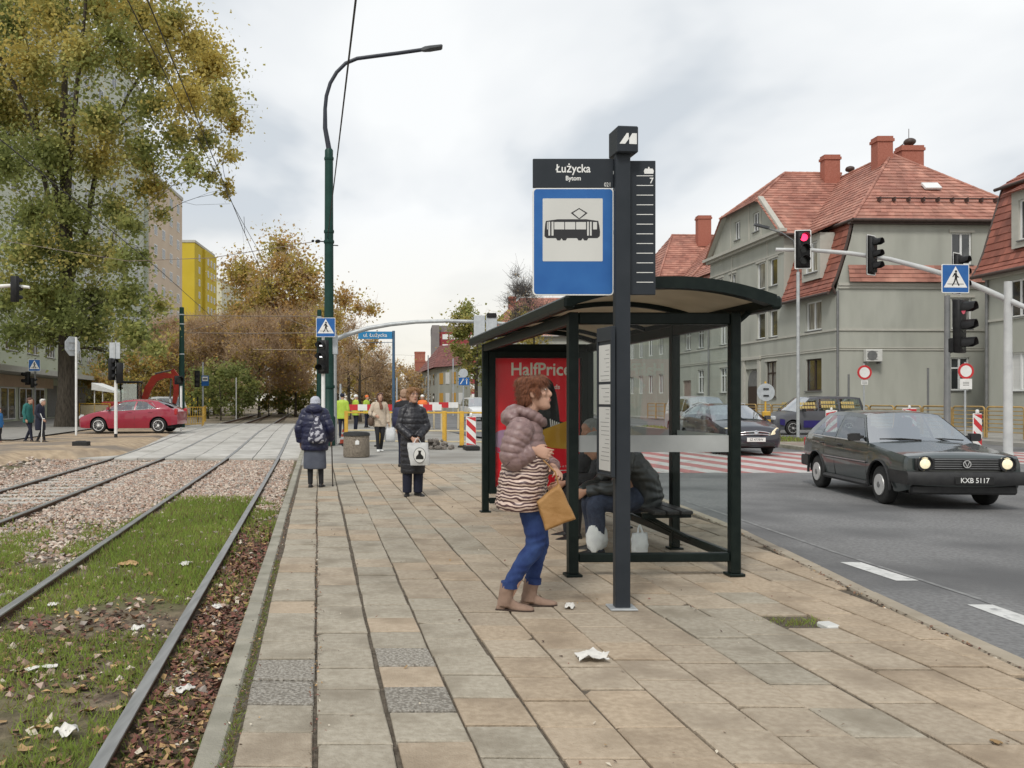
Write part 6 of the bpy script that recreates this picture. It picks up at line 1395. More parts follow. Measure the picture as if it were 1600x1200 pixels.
t = thing('barrier_plank', 'long red and white barrier plank far behind the waiting women', 'barrier', (0, 0, 0)); D = 40
for a, b in ((530, 690), (640, 716)):
    p, q = pt(a, D + (4 if a > 600 else 0)), pt(b, D + (4 if a > 600 else 0)); n = max(3, int((q.x - p.x) / .42)); zc = hz(633 if a > 600 else 636, D)
    for k in range(n):
        mb = MB(); x0, x1 = lerp(p.x, q.x, k / n), lerp(p.x, q.x, (k + 1) / n); mb.bb(x0, x1, p.y, p.y + .04, zc - .16, zc + .12); mb.build('plank_section', m_red if k % 2 else m_white, t)
    for x in (p.x, (p.x + q.x) / 2, q.x): mb = MB(); mb.bb(x - .04, x + .04, p.y + .05, p.y + .1, 0, zc); mb.build('stand', m_cream, t)
for px, py, lab in ((536, 694, 'orange and white traffic cone standing left of the litter bin'),):
    p = at(px, py); t = thing('traffic_cone', lab, 'traffic cone', p); m_or = M('cone_orange', (.55, .085, .04), (.6, .1, .05), rough=.5, scale=6)
    mb = MB(); mb.cbox((0, 0, .015), (.3, .3, .03), .01); mb.build('base', m_rubber, t)
    for k, (z0, z1, mt) in enumerate(((.03, .16, m_or), (.16, .25, m_white), (.25, .34, m_or), (.34, .40, m_white), (.40, .50, m_or))):
        mb = MB(); r = lambda z: .125 * (1 - z / .56); mb.lathe([(r(z0), z0), (r(z1), z1)], 16); mb.build('cone_band', mt, t, 50)
# rolled cobbles heaped by the rail
m_cob = M('granite_cobble', (.13, .115, .10), (.24, .215, .19), rough=.9, scale=9, rand=.25, bump=.3); rc = random.Random(9)
heap = thing('cobble_heap', 'small heap of dark cobble stones under the yellow rail', 'stone heap', pt(678, 26.0))
for k in range(46):
    mb = MB(); s = rc.uniform(.08, .12); mb.cbox((0, 0, 0), (s, s * rc.uniform(.9, 1.3), s), .018); o = mb.build('cobble', m_cob, heap); lv = 0 if k < 26 else (1 if k < 40 else 2); w = .62 - .17 * lv; o.location = (rc.uniform(-w, w), rc.uniform(-.3, .2) * (1 - .25 * lv), .05 + .1 * lv); o.rotation_euler = (rc.uniform(-.4, .4), rc.uniform(-.4, .4), rc.uniform(0, 3))
# yellow mesh barriers by the red car
def site_barrier(x0, x1, d0, d1, label, z0=.02, n=8, h=1.05, mat=None, group=None):
    t = thing('site_barrier', label, 'barrier', (0, 0, 0), 0, group); a, b = Vector((x0, d0, z0)), Vector((x1, d1, z0)); mt = mat or m_yellow
    for z in (.12, .55, h):
        mb = MB(); mb.tube([a + Vector((0, 0, z)), b + Vector((0, 0, z))], .028, 6); mb.build('rail', mt, t)
    for i in range(n + 1):
        p = a.lerp(b, i / n); mb = MB(); mb.tube([p + Vector((0, 0, .0 if i in (0, n) else .12)), p + Vector((0, 0, h))], .03 if i in (0, n) else .016, 6); mb.build('bar', mt, t)
    return t
site_barrier(pt(282, 47).x, pt(316, 48).x, 47, 48, 'cream yellow barred barrier standing behind the red car tail', n=9); site_barrier(pt(318, 50).x, pt(332, 60).x, 50, 58, 'cream barred barrier receding along the tram platform', n=8)
t = site_barrier(pt(124, 47).x, pt(172, 46).x, 47, 46, 'cream and black panelled barrier in front of the digger', n=2, h=1.25); mb = MB(); p, q = pt(126, 47), pt(170, 46.1); mb.prism([(0, .55), (1.5, .55), (1.5, 1.2), (0, 1.2)], p, (1, 0, 0), (0, 0, 1), (0, 1, 0), .03); mb.build('board', m_cream, t); mb = MB(); mb.prism([(0, .2), (1.5, .2), (1.5, .54), (0, .54)], p, (1, 0, 0), (0, 0, 1), (0, 1, 0), .03); mb.build('board', m_black, t)
# pedestrian fence along the far pavement
m_ftan = M('fence_ochre', (.42, .28, .10), (.34, .225, .085), rough=.6, scale=5, c3=(.2, .14, .07), scale3=3, lo3=.55, hi3=.75)
fence = thing('pedestrian_fence', 'long ochre tube fence with round-cornered frames along the far pavement', 'fence', (0, 0, 0))
fl = [Vector((22.6, 21.5, .10)), Vector((21.0, 31.5, .10)), Vector((19.7, 45, .10)), Vector((17.9, 65, .10))]; fp = []
for a, b in zip(fl, fl[1:]):
    k = int((b - a).length / 1.55)
    fp += [a.lerp(b, i / k) for i in range(k)]
fp.append(fl[-1])
for a, b in zip(fp, fp[1:]):
    u = (b - a); L_ = u.length; u = u / L_; w, z0, z1, r = L_ - .10, .10, 1.12, .12; P = []
    for cx_, cz_, s in ((L_ - .05 - r, z1 - r, 0), (.05 + r, z1 - r, 90)):
        for i in range(5): t_ = R(s + 90 * i / 4); P.append(a + u * (cx_ + r * math.cos(t_)) + Vector((0, 0, cz_ + r * math.sin(t_))))
    P = [a + u * (L_ - .05)] + P + [a + u * .05]
    mb = MB(); mb.tube(P, .035, 6, up=(.9, .3, 0)); mb.build('frame', m_ftan, fence, 60)
    far_ = a.y > 50
    for k in range(3 if far_ else 6):
        z = .22 + k * (.34 if far_ else .15); mb = MB(); mb.tube([a + u * .07 + Vector((0, 0, z)), b - u * .07 + Vector((0, 0, z))], .024 if far_ else .02, 5); mb.build('slat', m_ftan, fence)
# ------------------------------------------------------------------ vehicles
def paint(n, c, coat=1.0, rough=.35, metal=.0): return M(n, c, tuple(q * 1.12 for q in c), rough=rough, metal=metal, coat=coat, scale=1.5, spec=.5)
m_carglass = glass_mat('car_glass', (.66, .72, .69), .20, 0); m_scrglass = glass_mat('windscreen_glass', (.55, .6, .58), .46, .1); m_alloy = M('bright_alloy', (.72, .72, .71), (.78, .78, .77), rough=.35, scale=8); m_chrome = M('chrome', (.62, .63, .64), rough=.15, metal=1.0); m_trimblk = M('black_trim', (.018, .018, .019), (.028, .028, .028), rough=.55, scale=12)
m_seat = M('seat_cloth', (.045, .045, .048), (.065, .065, .068), rough=.9, scale=20); m_headl = M('headlamp_on', (.55, .52, .42), (.8, .75, .6), rough=.15, scale=30, emit=(1, .84, .48), estr=.38); m_hlens = M('headlamp_glass', (.50, .52, .53), (.72, .74, .75), rough=.1, spec=.9, scale=20)
m_amber = M('amber_lens', (.75, .22, .02), rough=.2); m_taill = M('tail_lens', (.40, .012, .015), rough=.2, spec=.8); m_hub = M('silver_hub', (.50, .50, .49), (.58, .58, .57), rough=.4, metal=.3, scale=8)
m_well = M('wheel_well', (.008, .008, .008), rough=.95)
def wheel(parent, c, r, w, side, style):
    """axle along x; side = +1 or -1 for the outer face"""
    mb = MB(); n = 28; pr = [(-.5, .62), (-.5, .86), (-.40, .97), (-.2, 1.0), (.2, 1.0), (.40, .97), (.5, .86), (.5, .62)]
    mb.loft([[Vector((c[0] + side * w * a, c[1] + r * q * math.cos(2 * math.pi * j / n), c[2] + r * q * math.sin(2 * math.pi * j / n))) for j in range(n)] for a, q in pr], 0, True)
    wh = mb.build('wheel', m_rubber, parent, 50)
    def disc(rr, x0, x1, m, name, k=24): mb = MB(); mb.loft([[Vector((c[0] + side * w * a, c[1] + q * r * math.cos(2 * math.pi * j / k), c[2] + q * r * math.sin(2 * math.pi * j / k))) for j in range(k)] for a, q in ((x0, rr), (x1, rr * .97), (x1, .01))], 0, False); return mb.build(name, m, wh, 40)
    if style == 'hub':
        disc(.64, .38, .52, m_trimblk, 'rim'); disc(.56, .5, .60, m_hub, 'hub_cap'); disc(.16, .6, .63, m_pipe, 'hub_centre')
    else:
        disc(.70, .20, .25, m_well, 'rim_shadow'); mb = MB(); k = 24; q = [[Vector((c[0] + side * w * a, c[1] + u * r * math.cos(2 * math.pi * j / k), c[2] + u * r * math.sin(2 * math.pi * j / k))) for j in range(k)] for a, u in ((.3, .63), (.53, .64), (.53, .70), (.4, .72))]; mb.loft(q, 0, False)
        ns = style
        for j in range(ns):
            a = 2 * math.pi * j / ns; d = Vector((0, math.cos(a), math.sin(a))); t = Vector((0, -d.z, d.y)); hw = .05 if ns > 8 else .085; C0 = Vector(c) + Vector((side * w * .50, 0, 0))
            mb.add([C0 + d * r * .12 - t * r * hw, C0 + d * r * .12 + t * r * hw, C0 + d * r * .66 + t * r * hw * .8, C0 + d * r * .66 - t * r * hw * .8], [(0, 1, 2, 3)])
        mb.lathe([(.0, 0)], 3); mb.v = mb.v[:-3]; mb.f = [f for f in mb.f if max(f) < len(mb.v)]; mb.m = mb.m[:len(mb.f)]
        mb.loft([[Vector((c[0] + side * w * a, c[1] + u * r * math.cos(2 * math.pi * j / 14), c[2] + u * r * math.sin(2 * math.pi * j / 14))) for j in range(14)] for a, u in ((.45, .17), (.56, .15), (.56, .01))], 0, False); mb.build('rim', m_alloy if style > 8 else m_hub, wh, 40)
    return wh
def car(label, cat, name, loc, rz, S, body, group=None):
    t = thing(name, label, cat, loc, rz, group); L_ = S['L']; Y = lambda s: s - L_ / 2
    W, B, Z0 = (lambda s: interp(S['w'], s)), (lambda s: interp(S['belt'], s)), (lambda s: interp(S['sill'], s)); sf, sr, wr, ra = S['sf'], S['sr'], S['r'], S['ra']
    ss = sorted(set([round(i * L_ / 70, 4) for i in range(71)] + [p[0] for p in S['w']] + [p[0] for p in S['belt']] + [sf - ra, sf + ra, sr - ra, sr + ra, sf - ra * .92, sf + ra * .92, sr - ra * .92, sr + ra * .92]))
    ss = [s for s in ss if 0 <= s <= L_]
    def zb(s):
        z = Z0(s)
        for c in (sf, sr):
            if abs(s - c) < ra: z = max(z, wr + math.sqrt(max(0, ra * ra - (s - c) ** 2)) * S.get('archk', 1))
        return z
    PR = S.get('prof', [(0, .93), (.10, .955), (.35, .99), (.58, 1.0), (.62, .994), (.85, .985), (.95, .972), (1, .95)])
    mb = MB()
    for sd in (-1, 1):
        rows = []
        for s in ss:
            z0, b, lo = Z0(s), B(s), zb(s); q = []
            for i in range(9):
                z = lerp(lo, b, i / 8); tt = (z - z0) / max(.01, b - z0); q.append(Vector((sd * W(s) * interp(PR, tt), Y(s), z)))
            rows.append(q)
        mb.loft(rows, 0, False, False)
    s1, s2, s3, s4 = S['cab']; wbk = S.get('wb', .95)
    for a, b in ((0, s1 + .02), (s4 - .02, L_)):
        rows = []
        for s in sorted(set([a, b] + [s for s in ss if a < s < b])):
            x = W(s) * .95; z = B(s); cr = S.get('crown', .05) * min(1, s / .15 if a == 0 else (L_ - s) / .1 + .2)
            rows.append([Vector((x * u, Y(s) - (0), z + cr * (1 - abs(u) ** 2.2) ** 1.0)) for u in [-1 + i / 6 for i in range(13)]])
        if len(rows) > 1: mb.loft(rows, 0, False, False)
    for s, sg, bul in ((0, -1, S.get('bulf', .07)), (L_, 1, S.get('bulr', .05))):
        rows = []; z0, b = Z0(s), B(s); cr = S.get('crown', .05) * (0 if s == 0 else .2)
        for i in range(9):
            tt = i / 8; x = W(s) * interp(PR, tt); rows.append([Vector((x * u, Y(s) + sg * bul * (1 - u * u) * math.sin(math.pi * min(1, .25 + tt * .6)), lerp(z0, b, tt) + cr * tt * (1 - abs(u) ** 2.2))) for u in [-1 + j / 6 for j in range(13)]])
        mb.loft(rows, 0, False, False)
    # greenhouse frame
    R_ = lambda s: interp(S['roof'], s); wtop = lambda s: interp(S['wr'], s)
    def gp(s, h, sd, off=0.0):
        b, x0 = B(min(max(s, s1), s4)), W(min(max(s, s1), s4)) * wbk; zt_ = R_(min(max(s, s2), s3)); x1 = wtop(min(max(s, s2), s3)); x = lerp(x0, x1, h ** 1.15)
        return Vector((sd * (x + off), Y(s), lerp(b, zt_, h)))
    sA = lambda h: lerp(s1, s2, h); sD = lambda h: lerp(s4, s3, h)
    pil = S['pillars']; H0, H1 = .03, S.get('h1', .86); ws = []
    edges = [sA] + [(lambda h, c=c: c[0] + (c[1] - c[0]) * h) for c in pil] + [sD]; pw = [S.get('aw', .05)] + [c[2] for c in pil] + [S.get('dw', .12)]
    for sd in (-1, 1):
        def st(f0, f1, h0, h1, n=4): mb.loft([[gp(f0(lerp(h0, h1, i / n)), lerp(h0, h1, i / n), sd), gp(f1(lerp(h0, h1, i / n)), lerp(h0, h1, i / n), sd)] for i in range(n + 1)], 0, False, False)
        for k, f in enumerate(edges):
            if k == 0: st(f, (lambda h, f=f: f(h) + pw[0]), 0, 1)
            elif k == len(edges) - 1: st((lambda h, f=f: f(h) - pw[-1]), f, 0, 1)
            else: st((lambda h, f=f, k=k: f(h) - pw[k] / 2), (lambda h, f=f, k=k: f(h) + pw[k] / 2), 0, 1)
        n = 14
        for h0, h1 in ((0, H0), (H1, 1)):
            rows = [[gp(lerp(sA(h), sD(h), i / n), h, sd) for i in range(n + 1)] for h in (h0, h1)]; mb.loft(rows, 0, False, False)
    rows = []
    for i in range(15):
        s = lerp(s2, s3, i / 14); rows.append([Vector((wtop(s) * u, Y(s), R_(s) + S.get('rcrown', .035) * (1 - abs(u) ** 2.5))) for u in [-1 + j / 6 for j in range(13)]])
    mb.loft(rows, 0, False, False)
    mb.build('body', body, t, 50)
    mb = MB()
    for sd in (-1, 1):
        for k in range(len(edges) - 1):
            f0 = lambda h, k=k: edges[k](h) + (pw[k] if k == 0 else pw[k] / 2) + .008; f1 = lambda h, k=k: edges[k + 1](h) - (pw[k + 1] if k + 1 == len(edges) - 1 else pw[k + 1] / 2) - .008
            g_ = MB(); rows = []
            for i in range(5):
                h = lerp(H0 + .01, H1 - .005, i / 4); a, b = f0(h), f1(h)
                if b < a: b = a = (a + b) / 2
                rows.append([gp(lerp(a, b, j / 4), h, sd, .002) for j in range(5)])
            g_.loft(rows, 0, False, False); g_.build('window', m_carglass, t, 60, False)
    for nm, sa, sb, bow in (('windscreen', s1, s2, S.get('bow', .10)), ('rear_window', s4, s3, -.06)):
        g_ = MB(); rows = []
        for i in range(6):
            h = i / 5; s = lerp(sa, sb, h); x = lerp(W(sa) * wbk, wtop(sb), h ** 1.15) * .985; z = lerp(B(sa) + .0, R_(sb), h); cr = lerp(S.get('crown', .05), S.get('rcrown', .035), h); rows.append([Vector((x * u, Y(s) - bow * (1 - u * u) * (1 - h * .6), z + cr * (1 - abs(u) ** 2.2))) for u in [-1 + j / 6 for j in range(13)]])
        g_.loft(rows, 0, False, False); g_.build(nm, m_scrglass if nm == 'windscreen' else m_carglass, t, 60, False)
    # underside, wells, wheels, cabin
    mb = MB(); mb.bb(-W(L_ / 2) * .80, W(L_ / 2) * .80, Y(.25), Y(L_ - .2), Z0(L_ / 2) + .0, Z0(L_ / 2) + .16); mb.bb(-W(L_ / 2) * .55, W(L_ / 2) * .55, Y(.15), Y(s1), .3, B(.3) - .08); mb.build('underbody', m_well, t)
    for c in (sf, sr):
        for sd in (-1, 1):
            mb = MB(); n = 20; w0, w1 = W(c) * .50, W(c) * .955; q = [[Vector((sd * x, Y(c) + ra * 1.0 * math.cos(math.pi * j / n), wr * .9 + ra * math.sin(math.pi * j / n) * S.get('archk', 1) + .02)) for j in range(n + 1)] for x in (w0, w1)]; mb.loft(q, 0, False, False); mb.add(q[0], [tuple(range(n + 1))]); mb.build('wheel_arch', m_well, t)
            wheel(t, (sd * (W(c) * .985 - S['tw'] * .56), Y(c), wr), wr, S['tw'], sd, S['style'])
    mb = MB()
    for x in (-.34, .34): mb.cbox((x, Y(s2 + .30), .55), (.46, .5, .25), .06); mb.cbox((x, Y(s2 + .58), .86), (.44, .14, .55), .05, 0, Matrix.Rotation(R(-10), 3, 'X')); mb.cbox((x, Y(s2 + .64), 1.2), (.24, .09, .17), .04)
    mb.cbox((0, Y(s3 - .35), .80), (1.15, .16, .56), .05); stuff(mb.build('seats', m_seat, t, 40))
    mb = MB(); mb.cbox((0, Y(s1 + .25), B(s1) - .08), (W(s1) * 1.7, .5, .14), .05); mb.build('dashboard', m_trimblk, t, 40)
    t['_S'] = 0; del t['_S']
    return t, Y, gp, W, B
def cb(t, name, c, size, ch, mat, rot=None, parent=None): mb = MB(); mb.cbox(c, size, ch, 0, rot); return mb.build(name, mat, parent or t, 40)
def mirror(t, c, sd, mat):
    mb = MB(); c = Vector(c); mb.loft([[c + Vector((sd * x, y, z)) for y, z in ((-.05 * k, -.06 * k), (.05 * k, -.06 * k), (.05 * k, .06 * k), (-.05 * k, .06 * k))] for x, k in ((0, .35), (.06, .5), (.07, 1), (.2, 1), (.23, .7))]); return mb.build('mirror', mat, t, 40)
# ---- the dark grey hatchback
G = dict(L=3.985, w=[(0, .775), (.06, .795), (.35, .812), (1, .826), (1.8, .8325), (2.8, .83), (3.5, .81), (3.9, .78), (3.985, .765)], belt=[(0, .745), (.05, .775), (.6, .835), (1.15, .905), (2.2, .925), (3.3, .945), (3.8, .955), (3.985, .90)],
         sill=[(0, .30), (.3, .235), (1.2, .225), (2.9, .225), (3.5, .26), (3.985, .36)], sf=.79, sr=3.265, r=.292, ra=.365, cab=(1.20, 1.80, 3.30, 3.84), roof=[(1.80, 1.335), (2.0, 1.36), (2.5, 1.378), (3.0, 1.365), (3.30, 1.335)], wr=[(1.8, .56), (2.4, .585), (3.3, .565)],
         pillars=[(2.42, 2.44, .085), (3.06, 3.03, .035)], aw=.055, dw=.26, tw=.165, style='hub', crown=.04, bulf=.035, bow=.07)
m_golf = paint('dark_grey_metallic', (.036, .047, .046), 1, .4, .2)
t, Y, gp, W, B = car('dark grey old hatchback with lit round headlamps driving towards the camera', 'car', 'hatchback_car', (8.06, 14.3, -.11), R(-4.8), G, m_golf)
cb(t, 'grille', (0, Y(-.045), .665), (1.36, .05, .17), .01, m_trimblk)
for k in range(5): cb(t, 'grille_bar', (0, Y(-.075), .605 + k * .032), (.86 if k in (0, 4) else .86, .012, .010), .003, m_pipe)
mb = MB(); mb.prism(circ(.062, 20), (0, Y(-.085), .672), (1, 0, 0), (0, 0, 1), (0, -1, 0), .012); bd = mb.build('emblem', m_trimblk, t)
mb = MB(); o_ = circ(.055, 20); i_ = circ(.045, 20)
for j in range(20): mb.prism([o_[j], o_[(j + 1) % 20], i_[(j + 1) % 20], i_[j]], (0, Y(-.097), .672), (1, 0, 0), (0, 0, 1), (0, -1, 0), .004)
mb.prism([(-.035, .03), (-.025, .03), (0, -.03), (0, -.045)], (0, Y(-.097), .672), (1, 0, 0), (0, 0, 1), (0, -1, 0), .004); mb.prism([(.035, .03), (0, -.045), (0, -.03), (.025, .03)], (0, Y(-.097), .672), (1, 0, 0), (0, 0, 1), (0, -1, 0), .004); stuff(mb.build('emblem_ring', m_hub, bd))
for sd in (-1, 1):
    mb = MB(); mb.lathe([(.003, .017), (.05, .014), (.085, .0), (.095, -.02), (.098, -.05)][::-1], 24); me = mb.mesh('headlight', m_headl, 60, True); me.transform(Matrix.Translation((sd * .555, Y(-.065), .672)) @ Matrix.Rotation(R(90), 4, 'X')); h_ = link('headlight', me, t)
    mb = MB(); mb.lathe([(.098, 0), (.112, 0), (.112, .03), (.098, .03)], 24, caps=False); me = mb.mesh('bezel', m_trimblk, 50, True); me.transform(Matrix.Translation((sd * .555, Y(-.06), .672)) @ Matrix.Rotation(R(90), 4, 'X')); link('bezel', me, h_)
    cb(t, 'indicator', (sd * .56, Y(-.108), .475), (.17, .03, .05), .01, m_amber)
    mirror(t, (sd * .77, Y(1.42), .99), sd, m_trimblk)
    for s in (2.22, 3.0): cb(t, 'door_handle', (sd * (W(s) * .985), Y(s), .83), (.03, .18, .03), .008, m_trimblk)
    mb = MB(); mb.tube([Vector((sd * (W(s) * 1.0 + .004), Y(s), .60)) for s in (1.18, 1.8, 2.4, 2.86)], .022, 6, flat=.5); mb.build('rub_strip', m_trimblk, t); mb = MB(); mb.tube([Vector((sd * (W(s) + .014), Y(s), .612)) for s in (1.18, 1.8, 2.4, 2.86)], .006, 5); mb.build('chrome_strip', m_chrome, t)
    mb = MB(); mb.tube([gp(s, .01, sd, .006) for s in (1.27, 1.8, 2.6, 3.5)], .010, 5); mb.build('window_trim', m_hub, t)
    for s in (1.22, 2.44, 3.0): mb = MB(); mb.tube([Vector((sd * W(s) * interp([(0, .96), (.4, 1.0), (1, .958)], k / 4) + sd * .0015, Y(s), lerp(.30, B(s) - .01, k / 4))) for k in range(5)], .004, 4); mb.build('door_seam', m_trimblk, t)
    for c in (G['sf'], G['sr']):
        mb = MB(); mb.tube([Vector((sd * (W(c) * .996), Y(c) + .372 * math.cos(R(a)), .292 + .375 * math.sin(R(a)))) for a in range(-6, 187, 12)], .024, 6, flat=.6); mb.build('wheel_arch_trim', m_trimblk, t)
    mb = MB(); mb.tube([Vector((sd * W(s) * .967, Y(s), .27)) for s in (1.18, 2.0, 2.88)], .045, 6); mb.build('sill_trim', m_trimblk, t)
    cb(t, 'tail_lamp', (sd * .62, Y(3.985), .80), (.28, .06, .16), .01, m_taill)
for s, nm in ((-.06, 'front_bumper'), (3.99, 'rear_bumper')):
    sg = -1 if s < 1 else 1; rows = []
    for x in [-.80 + .1 * i for i in range(17)]:
        yy = Y(s) + sg * (.05 - .06 * (abs(x) / .8) ** 3); rows.append([Vector((x, yy + sg * a, z)) for a, z in ((-.10, .37), (.03, .375), (.05, .42), (.05, .52), (.02, .56), (-.1, .56))])
    for sd in (0,): pass
    e0 = [[Vector((sg2 * .825, Y(.48 if s < 1 else 3.62), z)) for a, z in ((0, .37), (0, .375), (0, .42), (0, .52), (0, .56), (0, .56))] for sg2 in (-1, 1)]
    mb = MB(); mb.loft([e0[0]] + rows + [e0[1]], 0, False); mb.build(nm, m_trimblk, t, 50)
mb = MB(); mb.tube([(x, Y(-.06) - .055 + .06 * (abs(x) / .8) ** 3, .545) for x in [-.8 + .1 * i for i in range(17)]], .010, 5); mb.build('bumper_strip', m_pipe, t)
cb(t, 'front_apron', (0, Y(.02), .30), (1.46, .1, .14), .03, m_trimblk)
pl_ = cb(t, 'number_plate', (.06, Y(-.172), .445), (.52, .012, .11), .003, m_ink); text_on('plate_number', 'KXB 5117', .10, m_white, frame((.06, Y(-.18), .445), (1, 0, 0), (0, 0, 1)), pl_, bold=.001, sx=.92)
for x0, x1 in ((-.60, -.02), (.02, .60)):
    mb = MB(); mb.tube([(x1, Y(1.14), .955), (lerp(x1, x0, .5), Y(1.17), .975), (x0, Y(1.24), .965)], .011, 5); mb.build('wiper', m_trimblk, t)
# ---- the black compact estate behind the shelter
A = dict(L=4.25, w=[(0, .70), (.08, .78), (.4, .85), (1, .872), (2.2, .878), (3.6, .865), (4.1, .82), (4.25, .77)], belt=[(0, .70), (.1, .755), (.6, .88), (1.1, .985), (2.2, 1.0), (3.6, 1.05), (4.1, 1.06), (4.25, .98)],
         sill=[(0, .26), (.3, .22), (1.2, .21), (3.2, .21), (4.25, .36)], sf=.93, sr=3.54, r=.315, ra=.385, cab=(1.02, 1.98, 3.75, 4.12), roof=[(1.98, 1.40), (2.5, 1.445), (3.0, 1.44), (3.75, 1.36)], wr=[(1.98, .58), (2.8, .60), (3.75, .57)],
         pillars=[(2.5, 2.52, .09), (3.4, 3.36, .08)], aw=.06, dw=.16, tw=.20, style=7, crown=.075, bulf=.13, bow=.16)
m_opel = paint('blue_black_paint', (.012, .013, .022), 1, .3)
def modern_face(t, Y, S, hl, grille_z=.60, lit=False):
    for sd in (-1, 1):
        poly = [(.44, .60), (.62, .62), (.74, .70), (.76, .79), (.68, .80), (.50, .70)]
        mb = MB(); mb.loft([[Vector((sd * x, Y(.30 * ((x - .40) / .36) ** 2.0 - .10) + o, z)) for x, z in poly] for o in (.05, -.012)]); mb.build('headlight', m_headl if lit else m_hlens, t, 40)
        mirror(t, (sd * .80, Y(1.38), 1.06), sd, hl)
        for s in (2.3, 3.2): cb(t, 'door_handle', (sd * S['w'][4][1] * .985, Y(s), .90), (.035, .18, .03), .01, hl)
        for s in (1.35, 2.52, 3.35): mb = MB(); mb.tube([Vector((sd * interp(S['w'], s) * interp([(0, .96), (.5, 1.0), (1, .962)], k / 4) + sd * .0015, Y(s), lerp(.30, interp(S['belt'], s) - .02, k / 4))) for k in range(5)], .004, 4); mb.build('door_seam', m_trimblk, t)
        cb(t, 'tail_lamp', (sd * .70, Y(S['L'] - .06), .92), (.16, .14, .28), .03, m_taill)
t, Y, gp, W, B = car('black compact car with pale headlamps coming over the zebra crossing', 'car', 'compact_car', (9.68, 24.3 + 2.1, -.11), R(0), A, m_opel)
modern_face(t, Y, A, m_opel, lit=True)
mb = MB(); mb.loft([[Vector((x, Y(-.115) + .16 * (x / .6) ** 2 + o, z)) for x, z in ((-.42, .615), (-.36, .69), (0, .715), (.36, .69), (.42, .615), (.3, .555), (-.3, .555))] for o in (.06, -.012)]); mb.build('grille', m_trimblk, t)
mb = MB(); mb.tube([(x, Y(-.13) + .16 * (x / .6) ** 2, .70 - .05 * (x / .42) ** 2) for x in [-.42 + .07 * i for i in range(13)]], .02, 6); mb.build('grille_bar', m_chrome, t); mb = MB(); mb.tube([(x, Y(-.14) + .16 * (x / .6) ** 2, .625 - .03 * (x / .42) ** 2) for x in [-.42 + .07 * i for i in range(13)]], .016, 6); mb.build('grille_bar', m_chrome, t)
mb = MB(); mb.lathe([(.062, 0), (.062, .012), (.045, .016), (.045, .004), (0, .004)], 20); me = mb.mesh('emblem', m_chrome, 50, True); me.transform(Matrix.Translation((0, Y(-.14), .67)) @ Matrix.Rotation(R(90), 4, 'X')); link('emblem', me, t)
pl_ = cb(t, 'number_plate', (0, Y(-.155), .47), (.52, .014, .115), .003, m_white); text_on('plate_number', 'SZ 4778W', .095, m_ink, frame((0, Y(-.164), .47), (1, 0, 0), (0, 0, 1)), pl_, sx=.9)
cb(t, 'lower_intake', (0, Y(-.07), .33), (1.1, .08, .13), .03, m_trimblk)
for sd in (-1, 1): mb = MB(); mb.tube([gp(2.1, 1, sd, -.03) + Vector((0, 0, .05)), gp(2.9, 1, sd, -.03) + Vector((0, 0, .06)), gp(3.7, 1, sd, -.03) + Vector((0, 0, .05))], .018, 6); mb.build('roof_rail', m_hub, t)
# ---- the red hatchback by the digger
Gi = dict(L=4.35, w=[(0, .66), (.1, .76), (.4, .85), (1, .885), (2.2, .895), (3.5, .885), (4.1, .82), (4.35, .74)], belt=[(0, .62), (.08, .68), (.5, .83), (1.05, .95), (2.0, .965), (3.0, 1.02), (3.7, 1.08), (4.1, 1.06), (4.35, .92)],
         sill=[(0, .24), (.3, .20), (1.2, .20), (3.2, .21), (4.35, .38)], sf=.92, sr=3.555, r=.33, ra=.395, cab=(1.12, 1.95, 3.45, 4.12), roof=[(1.95, 1.40), (2.4, 1.448), (2.9, 1.435), (3.45, 1.37)], wr=[(1.95, .56), (2.7, .58), (3.45, .54)],
         pillars=[(2.50, 2.56, .07)], aw=.06, dw=.62, tw=.21, style=15, crown=.07, bulf=.12, bow=.16, h1=.84)
m_alfa = paint('deep_red_paint', (.27, .007, .030), 1, .3)
t, Y, gp, W, B = car('deep red hatchback standing across the rails road in front of the digger', 'car', 'hatchback_car', pt(209, 38.4, .035), R(-92), Gi, m_alfa)
modern_face(t, Y, Gi, m_alfa)
mb = MB(); mb.prism([(-.14, .66), (.14, .66), (0, .34)], (0, Y(-.13), 0), (1, 0, 0), (0, 0, 1), (0, -1, 0), .02); mb.build('grille', m_trimblk, t)
for sd in (-1, 1): mb = MB(); mb.tube([gp(s, h, sd, .006) for s, h in ((1.32, .02), (2.0, .02), (3.0, .02), (3.42, .25), (3.2, .80), (2.6, .86), (1.92, .85))], .012, 5); mb.build('window_trim', m_chrome, t)
# ---- van with adverts on the far carriageway, white cars further back
V_ = dict(L=4.1, w=[(0, .70), (.1, .76), (.4, .82), (1, .84), (3.5, .84), (4.0, .80), (4.1, .78)], belt=[(0, .72), (.1, .80), (.7, .93), (1.05, 1.0), (4.0, 1.02), (4.1, .98)], sill=[(0, .28), (.3, .22), (3.4, .22), (4.1, .34)], sf=.8, sr=3.3, r=.30, ra=.37,
         cab=(.95, 1.65, 3.92, 4.05), roof=[(1.65, 1.58), (2.2, 1.63), (3.5, 1.62), (3.92, 1.58)], wr=[(1.65, .62), (3.92, .64)], pillars=[(1.95, 1.98, .07), (2.9, 2.9, .08)], aw=.06, dw=.12, tw=.18, style=7, crown=.06, bulf=.1)
m_van = paint('grey_van_paint', (.085, .088, .10), .6, .4); m_purple = M('purple_print', (.025, .018, .12), (.03, .022, .15), rough=.4, scale=4); m_ytext = M('yellow_print', (.50, .38, .14), rough=.45)
t, Y, gp, W, B = car('grey and purple van covered with yellow lettering on the far carriageway', 'van', 'advert_van', pt(1266, 37.5, -.02), R(-84), V_, m_van)
